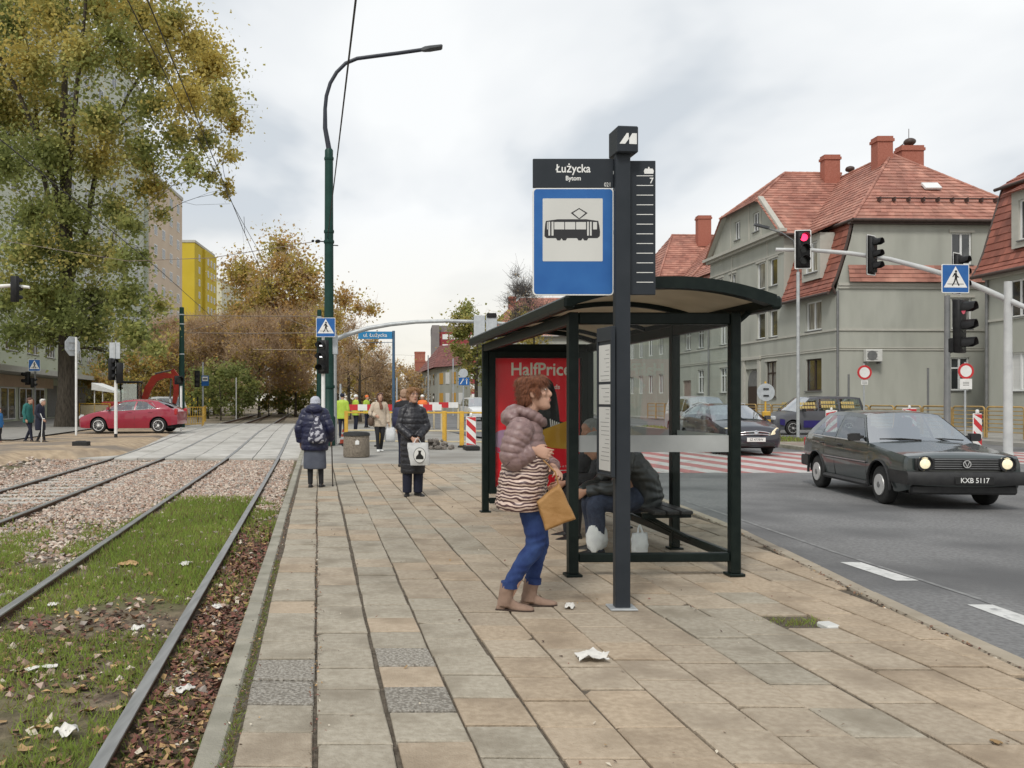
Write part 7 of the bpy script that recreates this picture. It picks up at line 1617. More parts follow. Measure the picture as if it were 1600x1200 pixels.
for sd in (-1, 1):
    mb = MB(); mb.add([Vector((sd * (.852), Y(s), z)) for s, z in ((1.25, .32), (2.85, .32), (2.85, .62), (1.25, .62))], [(0, 1, 2, 3)]); mb.add([Vector((sd * .852, Y(s), z)) for s, z in ((2.5, .66), (2.9, .66), (2.9, .95), (2.5, .95))], [(0, 1, 2, 3)]); mb.add([Vector((sd * .845, Y(s), z)) for s, z in ((.2, .45), (.42, .4), (.42, .66), (.2, .7))], [(0, 1, 2, 3)]); stuff(mb.build('purple_print', m_purple, t))
    mb = MB()
    for s0, s1_, z in ((1.15, 1.85, 1.36), (1.1, 1.85, 1.20), (2.1, 2.75, 1.38), (2.1, 2.75, 1.22), (3.0, 3.6, 1.36), (3.0, 3.6, 1.2)):
        n = 6
        for k in range(n):
            a, b = lerp(s0, s1_, k / n), lerp(s0, s1_, (k + .8) / n); mb.add([gp(s, (zz - 1.01) / .6, sd, .012) for s, zz in ((a, z - .06), (b, z - .06), (b, z + .05), (a, z + .05))], [(0, 1, 2, 3)])
    stuff(mb.build('yellow_lettering', m_ytext, t))
    mirror(t, (sd * .82, Y(1.2), 1.06), sd, m_trimblk); cb(t, 'headlight', (sd * .62, Y(.0), .72), (.24, .2, .18), .04, m_hlens)
W_ = dict(V_); m_wvan = paint('white_van_paint', (.66, .67, .67), .6, .4)
car('silver white car half hidden behind the black compact car', 'car', 'family_car', pt(1094, 35, -.02), R(2), W_, paint('silver_paint', (.5, .51, .52), .8, .35, .3))
car('white van parked behind the red digger arm', 'van', 'delivery_van', pt(243, 62, .05) , R(-60), dict(V_, cab=(.95, 1.65, 3.92, 4.05)), m_wvan)
car('white car standing at the road works behind the striped board', 'car', 'family_car', pt(744, 62, 0), R(8), W_, m_wvan)
# ---- red digger
DG = pt(196, 53.5, .05); dg = thing('excavator', 'red mini excavator with a black glazed cab and a bent arm behind the red car', 'excavator', DG); m_dred = M('digger_red', (.50, .045, .025), (.42, .04, .025), rough=.5, scale=4)
for x in (-.75, .75):
    mb = MB(); mb.prism([(-1.1, .12), (-.95, 0), (.95, 0), (1.1, .12), (1.1, .38), (.95, .5), (-.95, .5), (-1.1, .38)], (0, x - .18, 0), (1, 0, 0), (0, 0, 1), (0, 1, 0), .36); mb.build('crawler_track', m_rubber, dg)
    for k in range(4): mb = MB(); mb.prism(circ(.15, 14, -.7 + k * .46, .22), (0, x - .2, 0), (1, 0, 0), (0, 0, 1), (0, 1, 0), .40); mb.build('track_wheel', m_trimblk, dg)
mb = MB(); mb.cbox((-.55, 0, .95), (1.5, 1.5, .75), .12); mb.build('engine_cover', m_dred, dg, 40); mb = MB(); mb.cbox((.05, 0, .66), (2.0, 1.5, .2), .05); mb.build('deck', m_trimblk, dg)
for x in (-.35, .95):
    for y in (-.62, .1): mb = MB(); mb.cbox((x, y, 1.75), (.07, .07, 1.5), .01); mb.build('cab_post', m_trimblk, dg)
mb = MB(); mb.cbox((.3, -.26, 2.52), (1.5, .9, .12), .04); mb.build('cab_roof', m_trimblk, dg)
for c_, s_ in (((.3, -.64, 1.75), (1.2, .02, 1.3)), ((.3, .12, 1.75), (1.2, .02, 1.3)), ((.97, -.26, 1.75), (.02, .66, 1.3))): mb = MB(); mb.box(c_, s_); mb.build('cab_glass', m_carglass, dg)
mb = MB(); mb.cbox((.2, -.26, 1.3), (.5, .5, .5), .1); mb.build('seat', m_seat, dg)
bm_ = [(.95, 1.05), (1.35, 2.15), (1.75, 2.75), (2.35, 2.95), (3.05, 2.9)]
def plates(pts, w, th, y, name):
    mb = MB(); rings = []
    for i, p in enumerate(pts):
        a, b = Vector(pts[max(0, i - 1)]), Vector(pts[min(len(pts) - 1, i + 1)]); d = (b - a).normalized(); n = Vector((-d.y, d.x)); h = th[i] if isinstance(th, list) else th
        rings.append([(p[0] + n.x * h, y - w, p[1] + n.y * h), (p[0] + n.x * h, y + w, p[1] + n.y * h), (p[0] - n.x * h, y + w, p[1] - n.y * h), (p[0] - n.x * h, y - w, p[1] - n.y * h)])
    mb.loft(rings); return mb.build(name, m_dred, dg)
plates(bm_, .12, [.16, .2, .22, .18, .13], .25, 'boom'); plates([(2.85, 3.3), (3.05, 2.9), (3.1, 2.0), (2.95, 1.2)], .10, [.1, .2, .16, .1], .25, 'dipper_arm')
for a, b in (((1.0, 1.5), (1.7, 2.45)), ((1.75, 3.05), (2.8, 3.28)), ((2.75, 2.75), (2.7, 1.5))): mb = MB(); mb.tube([(a[0], .25, a[1]), (b[0], .25, b[1])], .05, 8); mb.build('hydraulic_ram', m_pipe, dg, 50)
mb = MB(); mb.prism([(2.95, 1.25), (2.75, .95), (2.45, .75), (2.3, .35), (2.6, .2), (3.0, .35), (3.1, .9)], (0, -.02, 0), (1, 0, 0), (0, 0, 1), (0, 1, 0), .54); mb.build('bucket', m_trimblk, dg); mb = MB(); mb.cbox((-1.5, 0, .3), (.1, 1.7, .5), .03); mb.box((-1.2, 0, .35), (.6, .2, .12)); mb.build('dozer_blade', m_dred, dg)
# ------------------------------------------------------------------ people
def sk(n, c): return M(n, c, tuple(q * .9 for q in c), rough=.55, scale=30, spec=.35)
m_skin = sk('skin', (.50, .30, .215)); m_skin2 = sk('ruddy_skin', (.46, .235, .165)); m_skin3 = sk('weathered_skin', (.36, .19, .125))
m_lips = M('lips', (.33, .11, .095), rough=.4); m_eyew = M('eye_white', (.62, .60, .56), rough=.25); m_eyed = M('eye_iris', (.035, .022, .016), rough=.15)
def cloth(n, c, c2=None, rough=.8, sc_=30, **k): return M(n, c, c2 or tuple(q * 1.35 for q in c), rough=rough, scale=sc_, bump=k.pop('bump', .12), bscale=k.pop('bscale', 220), **k)
def hairm(n, c, c2): return M(n, c, c2, rough=.5, scale=18, stretch=(6, 6, 1), bump=.6, bscale=60, spec=.5)
HR = [(-.114, .020, -.070, -.032), (-.104, .038, -.084, -.012), (-.085, .051, -.090, .015), (-.055, .060, -.0905, .048), (-.025, .066, -.088, .074), (.005, .071, -.0855, .088), (.028, .073, -.0835, .094), (.048, .074, -.0895, .097), (.072, .071, -.085, .094), (.094, .058, -.066, .078), (.108, .036, -.036, .052), (.116, .012, -.01, .02)]
def head_pieces(mb, c, rot, s=1.0):
    c = Vector(c); T_ = lambda v: c + rot @ (Vector(v) * s)
    rings = []
    for z, w, f, b in HR:
        q = []
        for j in range(20):
            a = 2 * math.pi * j / 20; x, y = math.sin(a), -math.cos(a); q.append(T_((w * math.copysign(abs(x) ** .92, x), (f + b) / 2 + (b - f) / 2 * y, z)))
        rings.append(q)
    mb.loft(rings)
    mb.tube([T_(v) for v in ((0, -.078, .046), (0, -.092, .022), (0, -.106, -.004), (0, -.108, -.012), (0, -.090, -.024))], [.008 * s, .010 * s, .0125 * s, .015 * s, .012 * s], 8)
    for sd in (-1, 1):
        mb.ell(T_((sd * .011, -.094, -.014)), (.009 * s, .010 * s, .008 * s), 8, 0, rot); mb.ell(T_((sd * .076, .010, .008)), (.010 * s, .020 * s, .032 * s), 8, 0, rot); mb.ell(T_((sd * .036, -.066, -.004)), (.026 * s, .020 * s, .022 * s), 8, 0, rot)
    mb.ell(T_((0, -.078, -.092)), (.026 * s, .016 * s, .020 * s), 8, 0, rot); mb.ell(T_((0, -.089, -.050)), (.024 * s, .012 * s, .014 * s), 8, 0, rot)
def face_parts(body, c, rot, s=1.0, brow=None):
    c = Vector(c); T_ = lambda v: c + rot @ (Vector(v) * s)
    for sd in (-1, 1):
        mb = MB(); mb.ell(T_((sd * .032, -.0800, .027)), (.0125 * s, .007 * s, .0065 * s), 10, 0, rot); e = mb.build('eye', m_eyew, body, 60)
        mb = MB(); mb.ell(T_((sd * .032, -.0862, .027)), (.0058 * s, .0022 * s, .0058 * s), 8, 0, rot); mb.build('iris', m_eyed, e, 60)
        mb = MB(); mb.tube([T_((sd * .016, -.0905, .047)), T_((sd * .034, -.0900, .053)), T_((sd * .052, -.0800, .048))], [.003 * s, .004 * s, .002 * s], 5); mb.build('eyebrow', brow or m_eyed, body, 60)
    mb = MB(); mb.ell(T_((0, -.0975, -.046)), (.021 * s, .006 * s, .0045 * s), 10, 0, rot); mb.ell(T_((0, -.0965, -.054)), (.019 * s, .007 * s, .0055 * s), 10, 0, rot); mb.build('lips', m_lips, body, 60)
def hand(mb, w, d, pn, side, s=1.0, curl=.5, spread=.10):
    """w wrist, d finger direction, pn palm normal (fingers curl towards it), side: +1 thumb along d x pn"""
    w, d, pn = Vector(w), Vector(d).normalized(), Vector(pn); pn = (pn - d * pn.dot(d)).normalized(); t = d.cross(pn) * side
    P = lambda a, b, c: w + (d * a + t * b + pn * c) * s
    mb.loft([[P(a, b * wd, c * th) for b, c in ((-1, -.6), (-.4, -1), (.4, -1), (1, -.6), (1, .6), (.4, 1), (-.4, 1), (-1, .6))] for a, wd, th in ((-.03, .026, .019), (.0, .027, .018), (.03, .036, .016), (.065, .042, .014), (.088, .040, .011))])
    for k, (b, ln) in enumerate(((.031, .070), (.0105, .078), (-.0105, .072), (-.031, .056))):
        a = curl * (1 + .10 * k); p = Vector((.078, b, 0)); pts = [p - Vector((.02, 0, 0)), p]; ang = a * .35
        for seg in (.46, .30, .24): p = p + Vector((math.cos(ang) * ln * seg, b * spread * seg * 3, math.sin(ang) * ln * seg)); pts.append(p); ang += a * .8
        mb.tube([P(*q) for q in pts], [.0085 * s, .0088 * s, .0082 * s, .0074 * s, .0058 * s], 8)
    p = [(.008, .026, .002), (.030, .046, .010), (.058, .056, .018), (.082, .054, .026)]; mb.tube([P(*q) for q in p], [.012 * s, .0115 * s, .0098 * s, .007 * s], 8)
def spline(pts, n):
    """smooth samples of a list of tuples"""
    out = []; k = len(pts)
    for i in range(k - 1):
        p0, p1, p2, p3 = [np.array(pts[max(0, min(k - 1, i + j))], float) for j in (-1, 0, 1, 2)]
        for j in range(n):
            t = j / n; out.append(.5 * (2 * p1 + (p2 - p0) * t + (2 * p0 - 5 * p1 + 4 * p2 - p3) * t * t + (3 * p1 - p0 - 3 * p2 + p3) * t ** 3))
    out.append(np.array(pts[-1], float)); return out
def stack(mb, st, n=24, rib=0.0, pitch=.06, sub=6, sq=.92):
    """torso or skirt: stations (x, y, z, rx, ry) bottom to top, horizontal rings"""
    rings = []; s = 0; prev = None
    for q in spline(st, sub if not rib else 14):
        if prev is not None: s += float(np.linalg.norm(q[:3] - prev[:3]))
        prev = q; k = rib * (abs(math.sin(math.pi * s / pitch)) ** .42 - .6) if rib else 0
        rings.append([Vector((q[0] + (q[3] + k) * math.copysign(abs(math.sin(2 * math.pi * j / n)) ** sq, math.sin(2 * math.pi * j / n)), q[1] - (q[4] + k) * math.copysign(abs(math.cos(2 * math.pi * j / n)) ** sq, math.cos(2 * math.pi * j / n)), q[2])) for j in range(n)])
    mb.loft(rings)
def sleeve(mb, st, n=14, rib=0.0, pitch=.055, sub=6):
    """limb: stations (x, y, z, r)"""
    pts, rs, s, prev = [], [], 0, None
    for q in spline(st, sub if not rib else 16):
        if prev is not None: s += float(np.linalg.norm(q[:3] - prev[:3]))
        prev = q; k = rib * (abs(math.sin(math.pi * s / pitch)) ** .42 - .6) if rib else 0
        pts.append(Vector(q[:3])); rs.append(max(.004, q[3] + k))
    mb.tube(pts, rs, n)
def shoe(mb, an, yaw, ln=.25, w=.045, h=.07, heel=.0, shaft=0.0, sr_=.05):
    """an: ankle joint above the sole; the shoe points along local -y turned by yaw"""
    r = Matrix.Rotation(yaw, 3, 'Z'); b = Vector((an[0], an[1], 0)); T_ = lambda y, z, x=0: b + r @ Vector((x, y, z)); rings = []
    z0 = an[2] - .085
    for f, ww, zz, top in ((-.30, .55, heel, .6), (-.26, .78, heel, 1.0), (-.10, .80, heel * .8, 1.15), (.10, .86, heel * .3, .95), (.32, 1.0, 0, .68), (.52, .98, 0, .52), (.64, .74, 0, .42), (.70, .36, .004, .28)):
        y = -f * ln; tz = h * top; rings.append([T_(y, z0 + zz + tz * c, w * ww * a) for a, c in ((-.85, 0), (.85, 0), (1, .25), (.92, .55), (.55, .92), (0, 1.0), (-.55, .92), (-.92, .55), (-1, .25))])
    mb.loft(rings)
    if heel: mb.cbox(T_(.21 * ln, z0 + heel / 2 + .003), (w * 1.45, ln * .24, heel + .006), .006, 0, r)
    if shaft: mb.tube([T_(.09 * ln, z0 + .03), T_(.06 * ln, z0 + shaft * .6), Vector((an[0], an[1], z0 + shaft)) + r @ Vector((0, -.002, 0))], [sr_ * .95, sr_ * .92, sr_], 12)
def strands(ho, hc, mat, parent, n=2600, ln=.055):
    g = np.random.default_rng(3); vs = ho.data.vertices; V = []
    for i in g.integers(0, len(vs), n):
        p, no = vs[i].co.copy(), vs[i].normal.copy(); f = Vector((0, .35, -1)) + Vector(g.normal(size=3)) * .45; f = (f - no * f.dot(no))
        if f.length < .05: continue
        f.normalize(); s = f.cross(no) * .0013; L_ = ln * g.uniform(.4, 1.2); a = p + no * .001; b = p + f * L_ * .5 + no * .007; c = p + f * L_ + no * g.uniform(-.002, .010)
        V += [[a - s, a + s, b + s, b - s], [b - s, b + s, c + s * .3, c - s * .3]]
    o = link('hair_strands', fast_mesh('hair_strands', np.array([[tuple(q) for q in w] for w in V]), 4, [mat]), parent); return stuff(o)
def seam_shade_rings(st, rib, pitch, mat, parent):  # stitch rings in the rib valleys, coloured dark to paint in crease shade
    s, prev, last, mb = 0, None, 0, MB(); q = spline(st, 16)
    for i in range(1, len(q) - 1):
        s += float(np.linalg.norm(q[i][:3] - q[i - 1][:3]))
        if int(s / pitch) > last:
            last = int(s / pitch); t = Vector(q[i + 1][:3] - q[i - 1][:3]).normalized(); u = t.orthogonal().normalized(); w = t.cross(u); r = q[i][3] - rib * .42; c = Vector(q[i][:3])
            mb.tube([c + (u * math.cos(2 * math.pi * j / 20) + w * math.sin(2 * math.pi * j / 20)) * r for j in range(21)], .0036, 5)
    return stuff(mb.build('seam_shade', mat, parent, 60))
EYE = Matrix.Identity(3)
def person(label, loc, rz, H=1.65, J=None, body_mat=None, top=None, sleeves=None, legs='trousers', skirt=None, hair=None, mats=None, vox=.014, headrot=None, hands=None, shoes=None, face=False, group=None, rib=0.0, pitch=.07, hairdisp=.004, extra=None, neckr=.055, lz=-.03, legr=(.085, .058, .046), fold=False, hood=None, sleeve_r=(.075, .065, .052)):
    k = H / 1.65; t = thing('person', label, 'person', loc, rz, group)
    P = dict(head=(0, -.015, 1.535), neck=(0, .01, 1.40), shl=(.160, .01, 1.315), shr=(-.160, .01, 1.315), ell=(.215, .03, 1.06), elr=(-.215, .03, 1.06), wrl=(.22, -.05, .82), wrr=(-.22, -.05, .82), hpl=(.085, .0, .86), hpr=(-.085, .0, .86), knl=(.085, -.01, .47), knr=(-.085, -.01, .47), anl=(.085, .02, .085), anr=(-.085, .02, .085), yl=.12, yr=-.12)
    P.update(J or {}); P = {a: (tuple(q * k for q in b) if isinstance(b, tuple) else b) for a, b in P.items()}
    rot = headrot or EYE; bm_ = body_mat or m_skin; mb = MB(); hc = Vector(P['head'])
    head_pieces(mb, hc, rot, k); nb = Vector(P['neck']); mb.tube([nb - Vector((0, -.01, .06)), nb, hc + rot @ Vector((0, .025, -.06)) * k], [neckr * 1.25, neckr, neckr * .95], 12)
    mid = (Vector(P['hpl']) + Vector(P['hpr'])) / 2; sh = (Vector(P['shl']) + Vector(P['shr'])) / 2
    mb.tube([mid - Vector((0, 0, .05)), mid.lerp(sh, .35), mid.lerp(sh, .75), sh, nb - Vector((0, 0, .03))], [(.125, .095), (.110, .085), (.135, .10), (.12, .085), (.06, .055)], 14, up=(0, 1, 0))
    for a in 'lr':
        S_, E_, W_2 = Vector(P['sh' + a]), Vector(P['el' + a]), Vector(P['wr' + a]); mb.tube([sh.lerp(S_, .4), S_, S_.lerp(E_, .5), E_, E_.lerp(W_2, .45), W_2], [.05, .052, .044, .036, .034, .025], 10)
        Hp, Kn, An = Vector(P['hp' + a]), Vector(P['kn' + a]), Vector(P['an' + a]); mb.tube([Hp + Vector((0, 0, .04)), Hp.lerp(Kn, .4), Kn, Kn.lerp(An, .4), An, An - Vector((0, 0, .05))], [.075, .062, .040, .036, .028, .034], 12)
        d, pn, cu = (hands or {}).get(a, ((W_2 - E_), (0, -.2, -1) if False else ((-1 if a == 'l' else 1), 0, 0), .55)); d = Vector(d).normalized(); hand(mb, W_2 + d * .012, d, pn, (-1 if a == 'l' else 1), k * .98, cu)
    body = blob('body', mb, bm_, t, vox, 3)
    if face: face_parts(body, hc, rot, k, mats.get('brow') if mats else None)
    if top:
        mb = MB(); stack(mb, [tuple(q * k for q in s) for s in top], rib=rib, pitch=pitch)
        for a in 'lr':
            S_, E_, W_2 = P['sh' + a], P['el' + a], P['wr' + a]; st = (sleeves or {}).get(a)
            if not st:
                s0 = Vector(S_).lerp(sh, .35); m1 = Vector(S_).lerp(Vector(E_), .5); m2 = Vector(E_).lerp(Vector(W_2), .5); w2 = Vector(E_).lerp(Vector(W_2), .97); st = [(*s0, sleeve_r[0] * k), (*S_, sleeve_r[0] * k), (*m1, sleeve_r[0] * .93 * k), (*E_, sleeve_r[1] * k), (*m2, sleeve_r[1] * .95 * k), (*w2, sleeve_r[2] * k)]
            sleeve(mb, st, rib=rib, pitch=pitch)
        if hood:
            for c, r_ in hood: mb.ell(tuple(q * k for q in c), tuple(q * k for q in r_), 16)
        blob('coat', mb, mats['top'], t, vox * .9, 3, (lambda co: np.array([.004 * noise.noise(Vector((p[0] * 22, p[1] * 22, p[2] * 34))) for p in co])) if vox < .015 else None)
    if legs:
        mb = MB()
        for a in 'lr':
            Hp, Kn, An = Vector(P['hp' + a]), Vector(P['kn' + a]), Vector(P['an' + a]); e = An + Vector((0, 0, lz)); sleeve(mb, [(*(Hp + Vector((0, 0, .06))), legr[0] * k), (*Hp.lerp(Kn, .35), legr[0] * k * .98), (*Kn, legr[1] * k * 1.08), (*Kn.lerp(e, .45), (legr[1] * .45 + legr[2] * .6) * k), (*e, legr[2] * k)])
        if legs == 'trousers' or legs == 'tights': mb.ell(mid + Vector((0, .01, .0)), (.15 * k, .11 * k, .12 * k), 14)
        blob(legs, mb, mats['legs'], t, vox, 3, (lambda co: np.array([.0026 * math.sin(p[2] * 95 + p[1] * 30 + 5 * noise.noise(Vector(p) * 7)) * (.3 + .7 * math.exp(-((p[2] - .47) / .12) ** 2) + .6 * math.exp(-((p[2] - .2) / .08) ** 2)) for p in co])) if fold else None)
    if skirt: mb = MB(); stack(mb, [tuple(q * k for q in s) for s in skirt]); blob('skirt', mb, mats['skirt'], t, vox, 2)
    sh_ = dict(ln=.25, w=.045, h=.07); sh_.update(shoes or {})
    for a in 'lr': mb = MB(); shoe(mb, P['an' + a], P['y' + a], **{q: (v * k if q != 'heel' else v) for q, v in sh_.items()}); blob('shoe', mb, mats['shoe'], t, .007 if vox < .012 else .011, 2)
    if hair:
        mb = MB()
        for c, r_ in hair: mb.ell(hc + rot @ (Vector(c) * k), tuple(q * k for q in r_), 16, 0, rot, 10)
        hd = (lambda co: np.array([hairdisp * noise.noise(Vector(p) * 28) + hairdisp * .8 * math.sin(p[0] * 240 + p[2] * 120 + 8 * noise.noise(Vector(p) * 9)) for p in co])) if hairdisp else None
        ho_ = blob('hair', mb, mats['hair'], t, .007 if vox < .013 else .012, 2, hd)
        if hairdisp and vox < .0105 and hairdisp > .003: strands(ho_, hc, mats['hair'], t)
    return t, body, P
SHORT = [((0, .024, .048), (.086, .095, .082)), ((0, .045, .0), (.080, .070, .075)), ((.050, -.025, .080), (.042, .058, .035)), ((-.050, -.025, .080), (.042, .058, .035)), ((0, -.045, .096), (.055, .045, .026))]
m_navy = cloth('navy_nylon', (.010, .012, .040), rough=.42, spec=.5); m_blackn = cloth('black_nylon', (.013, .013, .017), rough=.42, spec=.5); m_blackc = cloth('black_cloth', (.012, .012, .014)); m_denim = M('dark_blue_denim', (.010, .025, .105), (.028, .06, .18), rough=.85, scale=9, detail=6, bump=.25, bscale=400)
m_shoeblk = M('black_shoe', (.014, .013, .013), rough=.5, scale=20); m_nvt = cloth('navy_trousers', (.010, .012, .026))
# ---- the woman in the zebra print coat, seen from her right side
def zebra():
    m = bpy.data.materials.new('zebra_print_nylon'); m.use_nodes = True; nt = m.node_tree; N = nt.nodes; L = nt.links; b = N['Principled BSDF']; b.inputs['Roughness'].default_value = .42; b.inputs['Specular IOR Level'].default_value = .5
    tc = N.new('ShaderNodeTexCoord'); sp = N.new('ShaderNodeSeparateXYZ'); L.new(tc.outputs['Object'], sp.inputs[0])
    w = N.new('ShaderNodeTexWave'); w.wave_type = 'BANDS'; w.bands_direction = 'Z'; w.inputs['Scale'].default_value = 13.5; w.inputs['Distortion'].default_value = 7.5; w.inputs['Detail'].default_value = 1.6; w.inputs['Detail Scale'].default_value = .9
    mp = N.new('ShaderNodeMapping'); mp.inputs['Scale'].default_value = (1, .8, 1.0); L.new(tc.outputs['Object'], mp.inputs[0]); L.new(mp.outputs[0], w.inputs['Vector'])
    cr = N.new('ShaderNodeValToRGB'); E = cr.color_ramp.elements; E[0].position = .46; E[0].color = (.075, .035, .036, 1); E[1].position = .58; E[1].color = (.60, .46, .385, 1); L.new(w.outputs[0], cr.inputs[0])
    nz = N.new('ShaderNodeTexNoise'); nz.inputs['Scale'].default_value = 5; L.new(tc.outputs['Object'], nz.inputs['Vector'])
    c2 = N.new('ShaderNodeMixRGB'); c2.inputs[1].default_value = (.185, .118, .115, 1); c2.inputs[2].default_value = (.25, .165, .155, 1); L.new(nz.outputs[0], c2.inputs[0])
    # the print starts below the waist of the coat and leaves the sleeve plain
    ad = N.new('ShaderNodeMath'); ad.operation = 'MULTIPLY_ADD'; ad.inputs[1].default_value = .10; L.new(nz.outputs[0], ad.inputs[0]); L.new(sp.outputs[2], ad.inputs[2])
    lt = N.new('ShaderNodeMath'); lt.operation = 'LESS_THAN'; lt.inputs[1].default_value = 1.17; L.new(ad.outputs[0], lt.inputs[0])
    mx = N.new('ShaderNodeMixRGB'); L.new(lt.outputs[0], mx.inputs[0]); L.new(c2.outputs[0], mx.inputs[1]); L.new(cr.outputs[0], mx.inputs[2]); L.new(mx.outputs[0], b.inputs['Base Color'])
    bp = N.new('ShaderNodeBump'); bp.inputs['Strength'].default_value = .25; bp.inputs['Distance'].default_value = .01; n2 = N.new('ShaderNodeTexNoise'); n2.inputs['Scale'].default_value = 38; L.new(tc.outputs['Object'], n2.inputs['Vector']); L.new(n2.outputs[0], bp.inputs['Height']); L.new(bp.outputs[0], b.inputs['Normal']); return m
m_zeb = zebra(); m_plum = cloth('plum_nylon', (.185, .118, .115), (.25, .165, .155), rough=.42, spec=.5)
m_auburn = hairm('auburn_hair', (.13, .042, .02), (.29, .11, .05)); m_suede = cloth('taupe_suede', (.21, .137, .10), (.28, .19, .142), rough=.95, sc_=14)
hj = dict(head=(0, -.075, 1.505), neck=(0, -.03, 1.375), shl=(.16, .0, 1.275), shr=(-.165, .035, 1.27), ell=(.20, -.07, 1.04), elr=(-.205, .09, 1.065), wrl=(-.03, -.205, .995), wrr=(-.19, -.055, 1.125), hpl=(.075, -.02, .86), hpr=(-.075, -.015, .86), knl=(.07, -.105, .475), knr=(-.075, -.075, .475), anl=(.075, -.055, .085), anr=(-.085, .115, .085), yl=0.05, yr=-.10)
hx = Matrix.Rotation(R(-9), 3, 'Z') @ Matrix.Rotation(R(-9), 3, 'X')
hero, hb, hp_ = person('woman in a plum and zebra print quilted coat and jeans looking past the stop pole', (.815, 6.12, 0), R(84), 1.65, hj, body_mat=m_skin, vox=.0065, headrot=hx, face=True,
    mats=dict(top=m_plum, legs=m_denim, shoe=m_suede, hair=m_auburn, brow=m_auburn), legr=(.088, .066, .050), legs='trousers', lz=.078, fold=True,
    hands={'r': ((.10, -1, -.25), (1, .1, -.15), .55), 'l': ((-1, -.25, -.35), (0, .6, -1), .8)}, shoes=dict(ln=.255, w=.044, h=.075, heel=.026, shaft=.188, sr_=.057),
    hair=[((0, .025, .050), (.090, .102, .088)), ((0, .062, .0), (.082, .066, .085)), ((0, .060, .10), (.070, .062, .045)), ((.052, -.02, .085), (.045, .066, .040)), ((-.052, -.02, .085), (.045, .066, .040)), ((0, -.045, .104), (.056, .055, .030)), ((-.066, -.022, .035), (.020, .026, .05)), ((.066, -.022, .035), (.020, .026, .05)), ((0, .10, .03), (.05, .03, .05)), ((0, -.075, .080), (.045, .026, .026)), ((0, .075, -.07), (.055, .04, .04))], hairdisp=.006)
mb = MB(); stack(mb, [(0, -.005, .70, .10, .085), (0, .03, .705, .225, .165), (0, .028, .78, .235, .172), (0, .01, .90, .235, .172), (0, -.005, 1.02, .225, .162), (0, -.005, 1.12, .205, .148), (0, .005, 1.22, .195, .135), (0, .0, 1.29, .155, .115), (0, -.02, 1.345, .09, .085), (0, -.03, 1.385, .075, .075)], 32, .015, .052, 6, .95)
CRK = lambda co: np.array([.0022 * noise.noise(Vector((p[0] * 30, p[1] * 30, p[2] * 55))) for p in co])
blob('coat', mb, m_zeb, hero, .0062, 2, CRK)
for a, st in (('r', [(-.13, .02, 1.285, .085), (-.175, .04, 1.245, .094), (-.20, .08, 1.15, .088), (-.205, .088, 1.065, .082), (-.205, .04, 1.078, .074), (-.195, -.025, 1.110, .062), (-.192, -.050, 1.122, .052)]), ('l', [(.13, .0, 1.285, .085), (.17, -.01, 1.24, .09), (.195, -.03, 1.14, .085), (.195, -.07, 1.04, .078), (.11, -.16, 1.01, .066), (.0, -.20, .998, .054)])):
    seam_shade_rings(st, .0135, .043, M('seam_crease_shade', (.075, .040, .042), rough=.7), hero); mb = MB(); sleeve(mb, st, 18, .0135, .043); blob('sleeve', mb, m_plum, hero, .0062, 2, CRK)  # dark seam colour stands in for shade between the sleeve ribs
mb = MB(); mb.ell((0, .095, 1.345), (.145, .075, .065), 18); mb.ell((0, .065, 1.385), (.115, .075, .055), 18); mb.tube([(.085, .05, 1.40), (.105, -.03, 1.375), (.075, -.095, 1.335), (0, -.125, 1.31), (-.075, -.095, 1.335), (-.105, -.03, 1.375), (-.085, .05, 1.40)], [.030, .036, .036, .034, .036, .036, .030], 12); blob('hood', mb, m_plum, hero, .0065, 3, lambda co: np.array([.006 * abs(math.sin(p[1] * 55 + p[2] * 40)) for p in co]))
mb = MB()
for a in 'lr': An = Vector(hp_['an' + a]); mb.tube([An + Vector((0, -.004, .072)), An + Vector((0, -.008, .112))], [.060, .061], 14)
stuff(mb.build('jeans_turnup', m_denim, hero, 60))
for a, yw in (('l', .05), ('r', -.10)):
    An = Vector(hp_['an' + a]); r_ = Matrix.Rotation(yw, 3, 'Z'); mb = MB(); out_ = [(-.036, .085), (.036, .085), (.040, .0), (.046, -.09), (.040, -.145), (.022, -.172), (-.022, -.172), (-.040, -.145), (-.046, -.09), (-.040, .0)]
    mb.loft([[Vector((An.x, An.y, z)) + r_ @ Vector((x * 1.03, y * 1.03, 0)) for x, y in out_] for z in (.001, .011)]); mb.build('sole', M('brown_sole', (.05, .033, .025), rough=.8), hero, 40)
m_tan = M('tan_leather', (.30, .155, .048), (.37, .205, .075), rough=.6, scale=7, bump=.4, bscale=24)
bag = thing('handbag', 'flat tan leather bag hanging at the hip of the zebra coat woman', 'bag', hero.location); bag.rotation_euler = (0, 0, R(84))
bc = [(.0, -.225, .905), (.0, -.335, .665), (.0, -.135, .585), (.0, -.075, .775)]; mb = MB(); rings = []
for x, kk in ((-.265, .90), (-.25, 1.0), (-.205, 1.03), (-.19, .90)):
    cen = Vector((0, -.19, .735)); r_ = []
    for i in range(4):
        a, b = Vector(bc[i]), Vector(bc[(i + 1) % 4])
        for j in range(5):
            p = a.lerp(b, j / 5); p = cen + (p - cen) * kk * (1 + .015 * math.sin(j * 2.1 + i)); r_.append(Vector((x + .01 * math.sin(p.z * 20), p.y, p.z)))
    rings.append(r_)
mb.loft(rings); blob('bag_body', mb, m_tan, bag, .006, 3, lambda co: np.array([.004 * noise.noise(Vector(p) * 14) for p in co]))
mb = MB(); mb.tube([(-.23, -.22, .90), (-.225, -.20, .98), (-.21, -.12, 1.06)], .006, 6); mb.build('strap', m_tan, bag, 60)
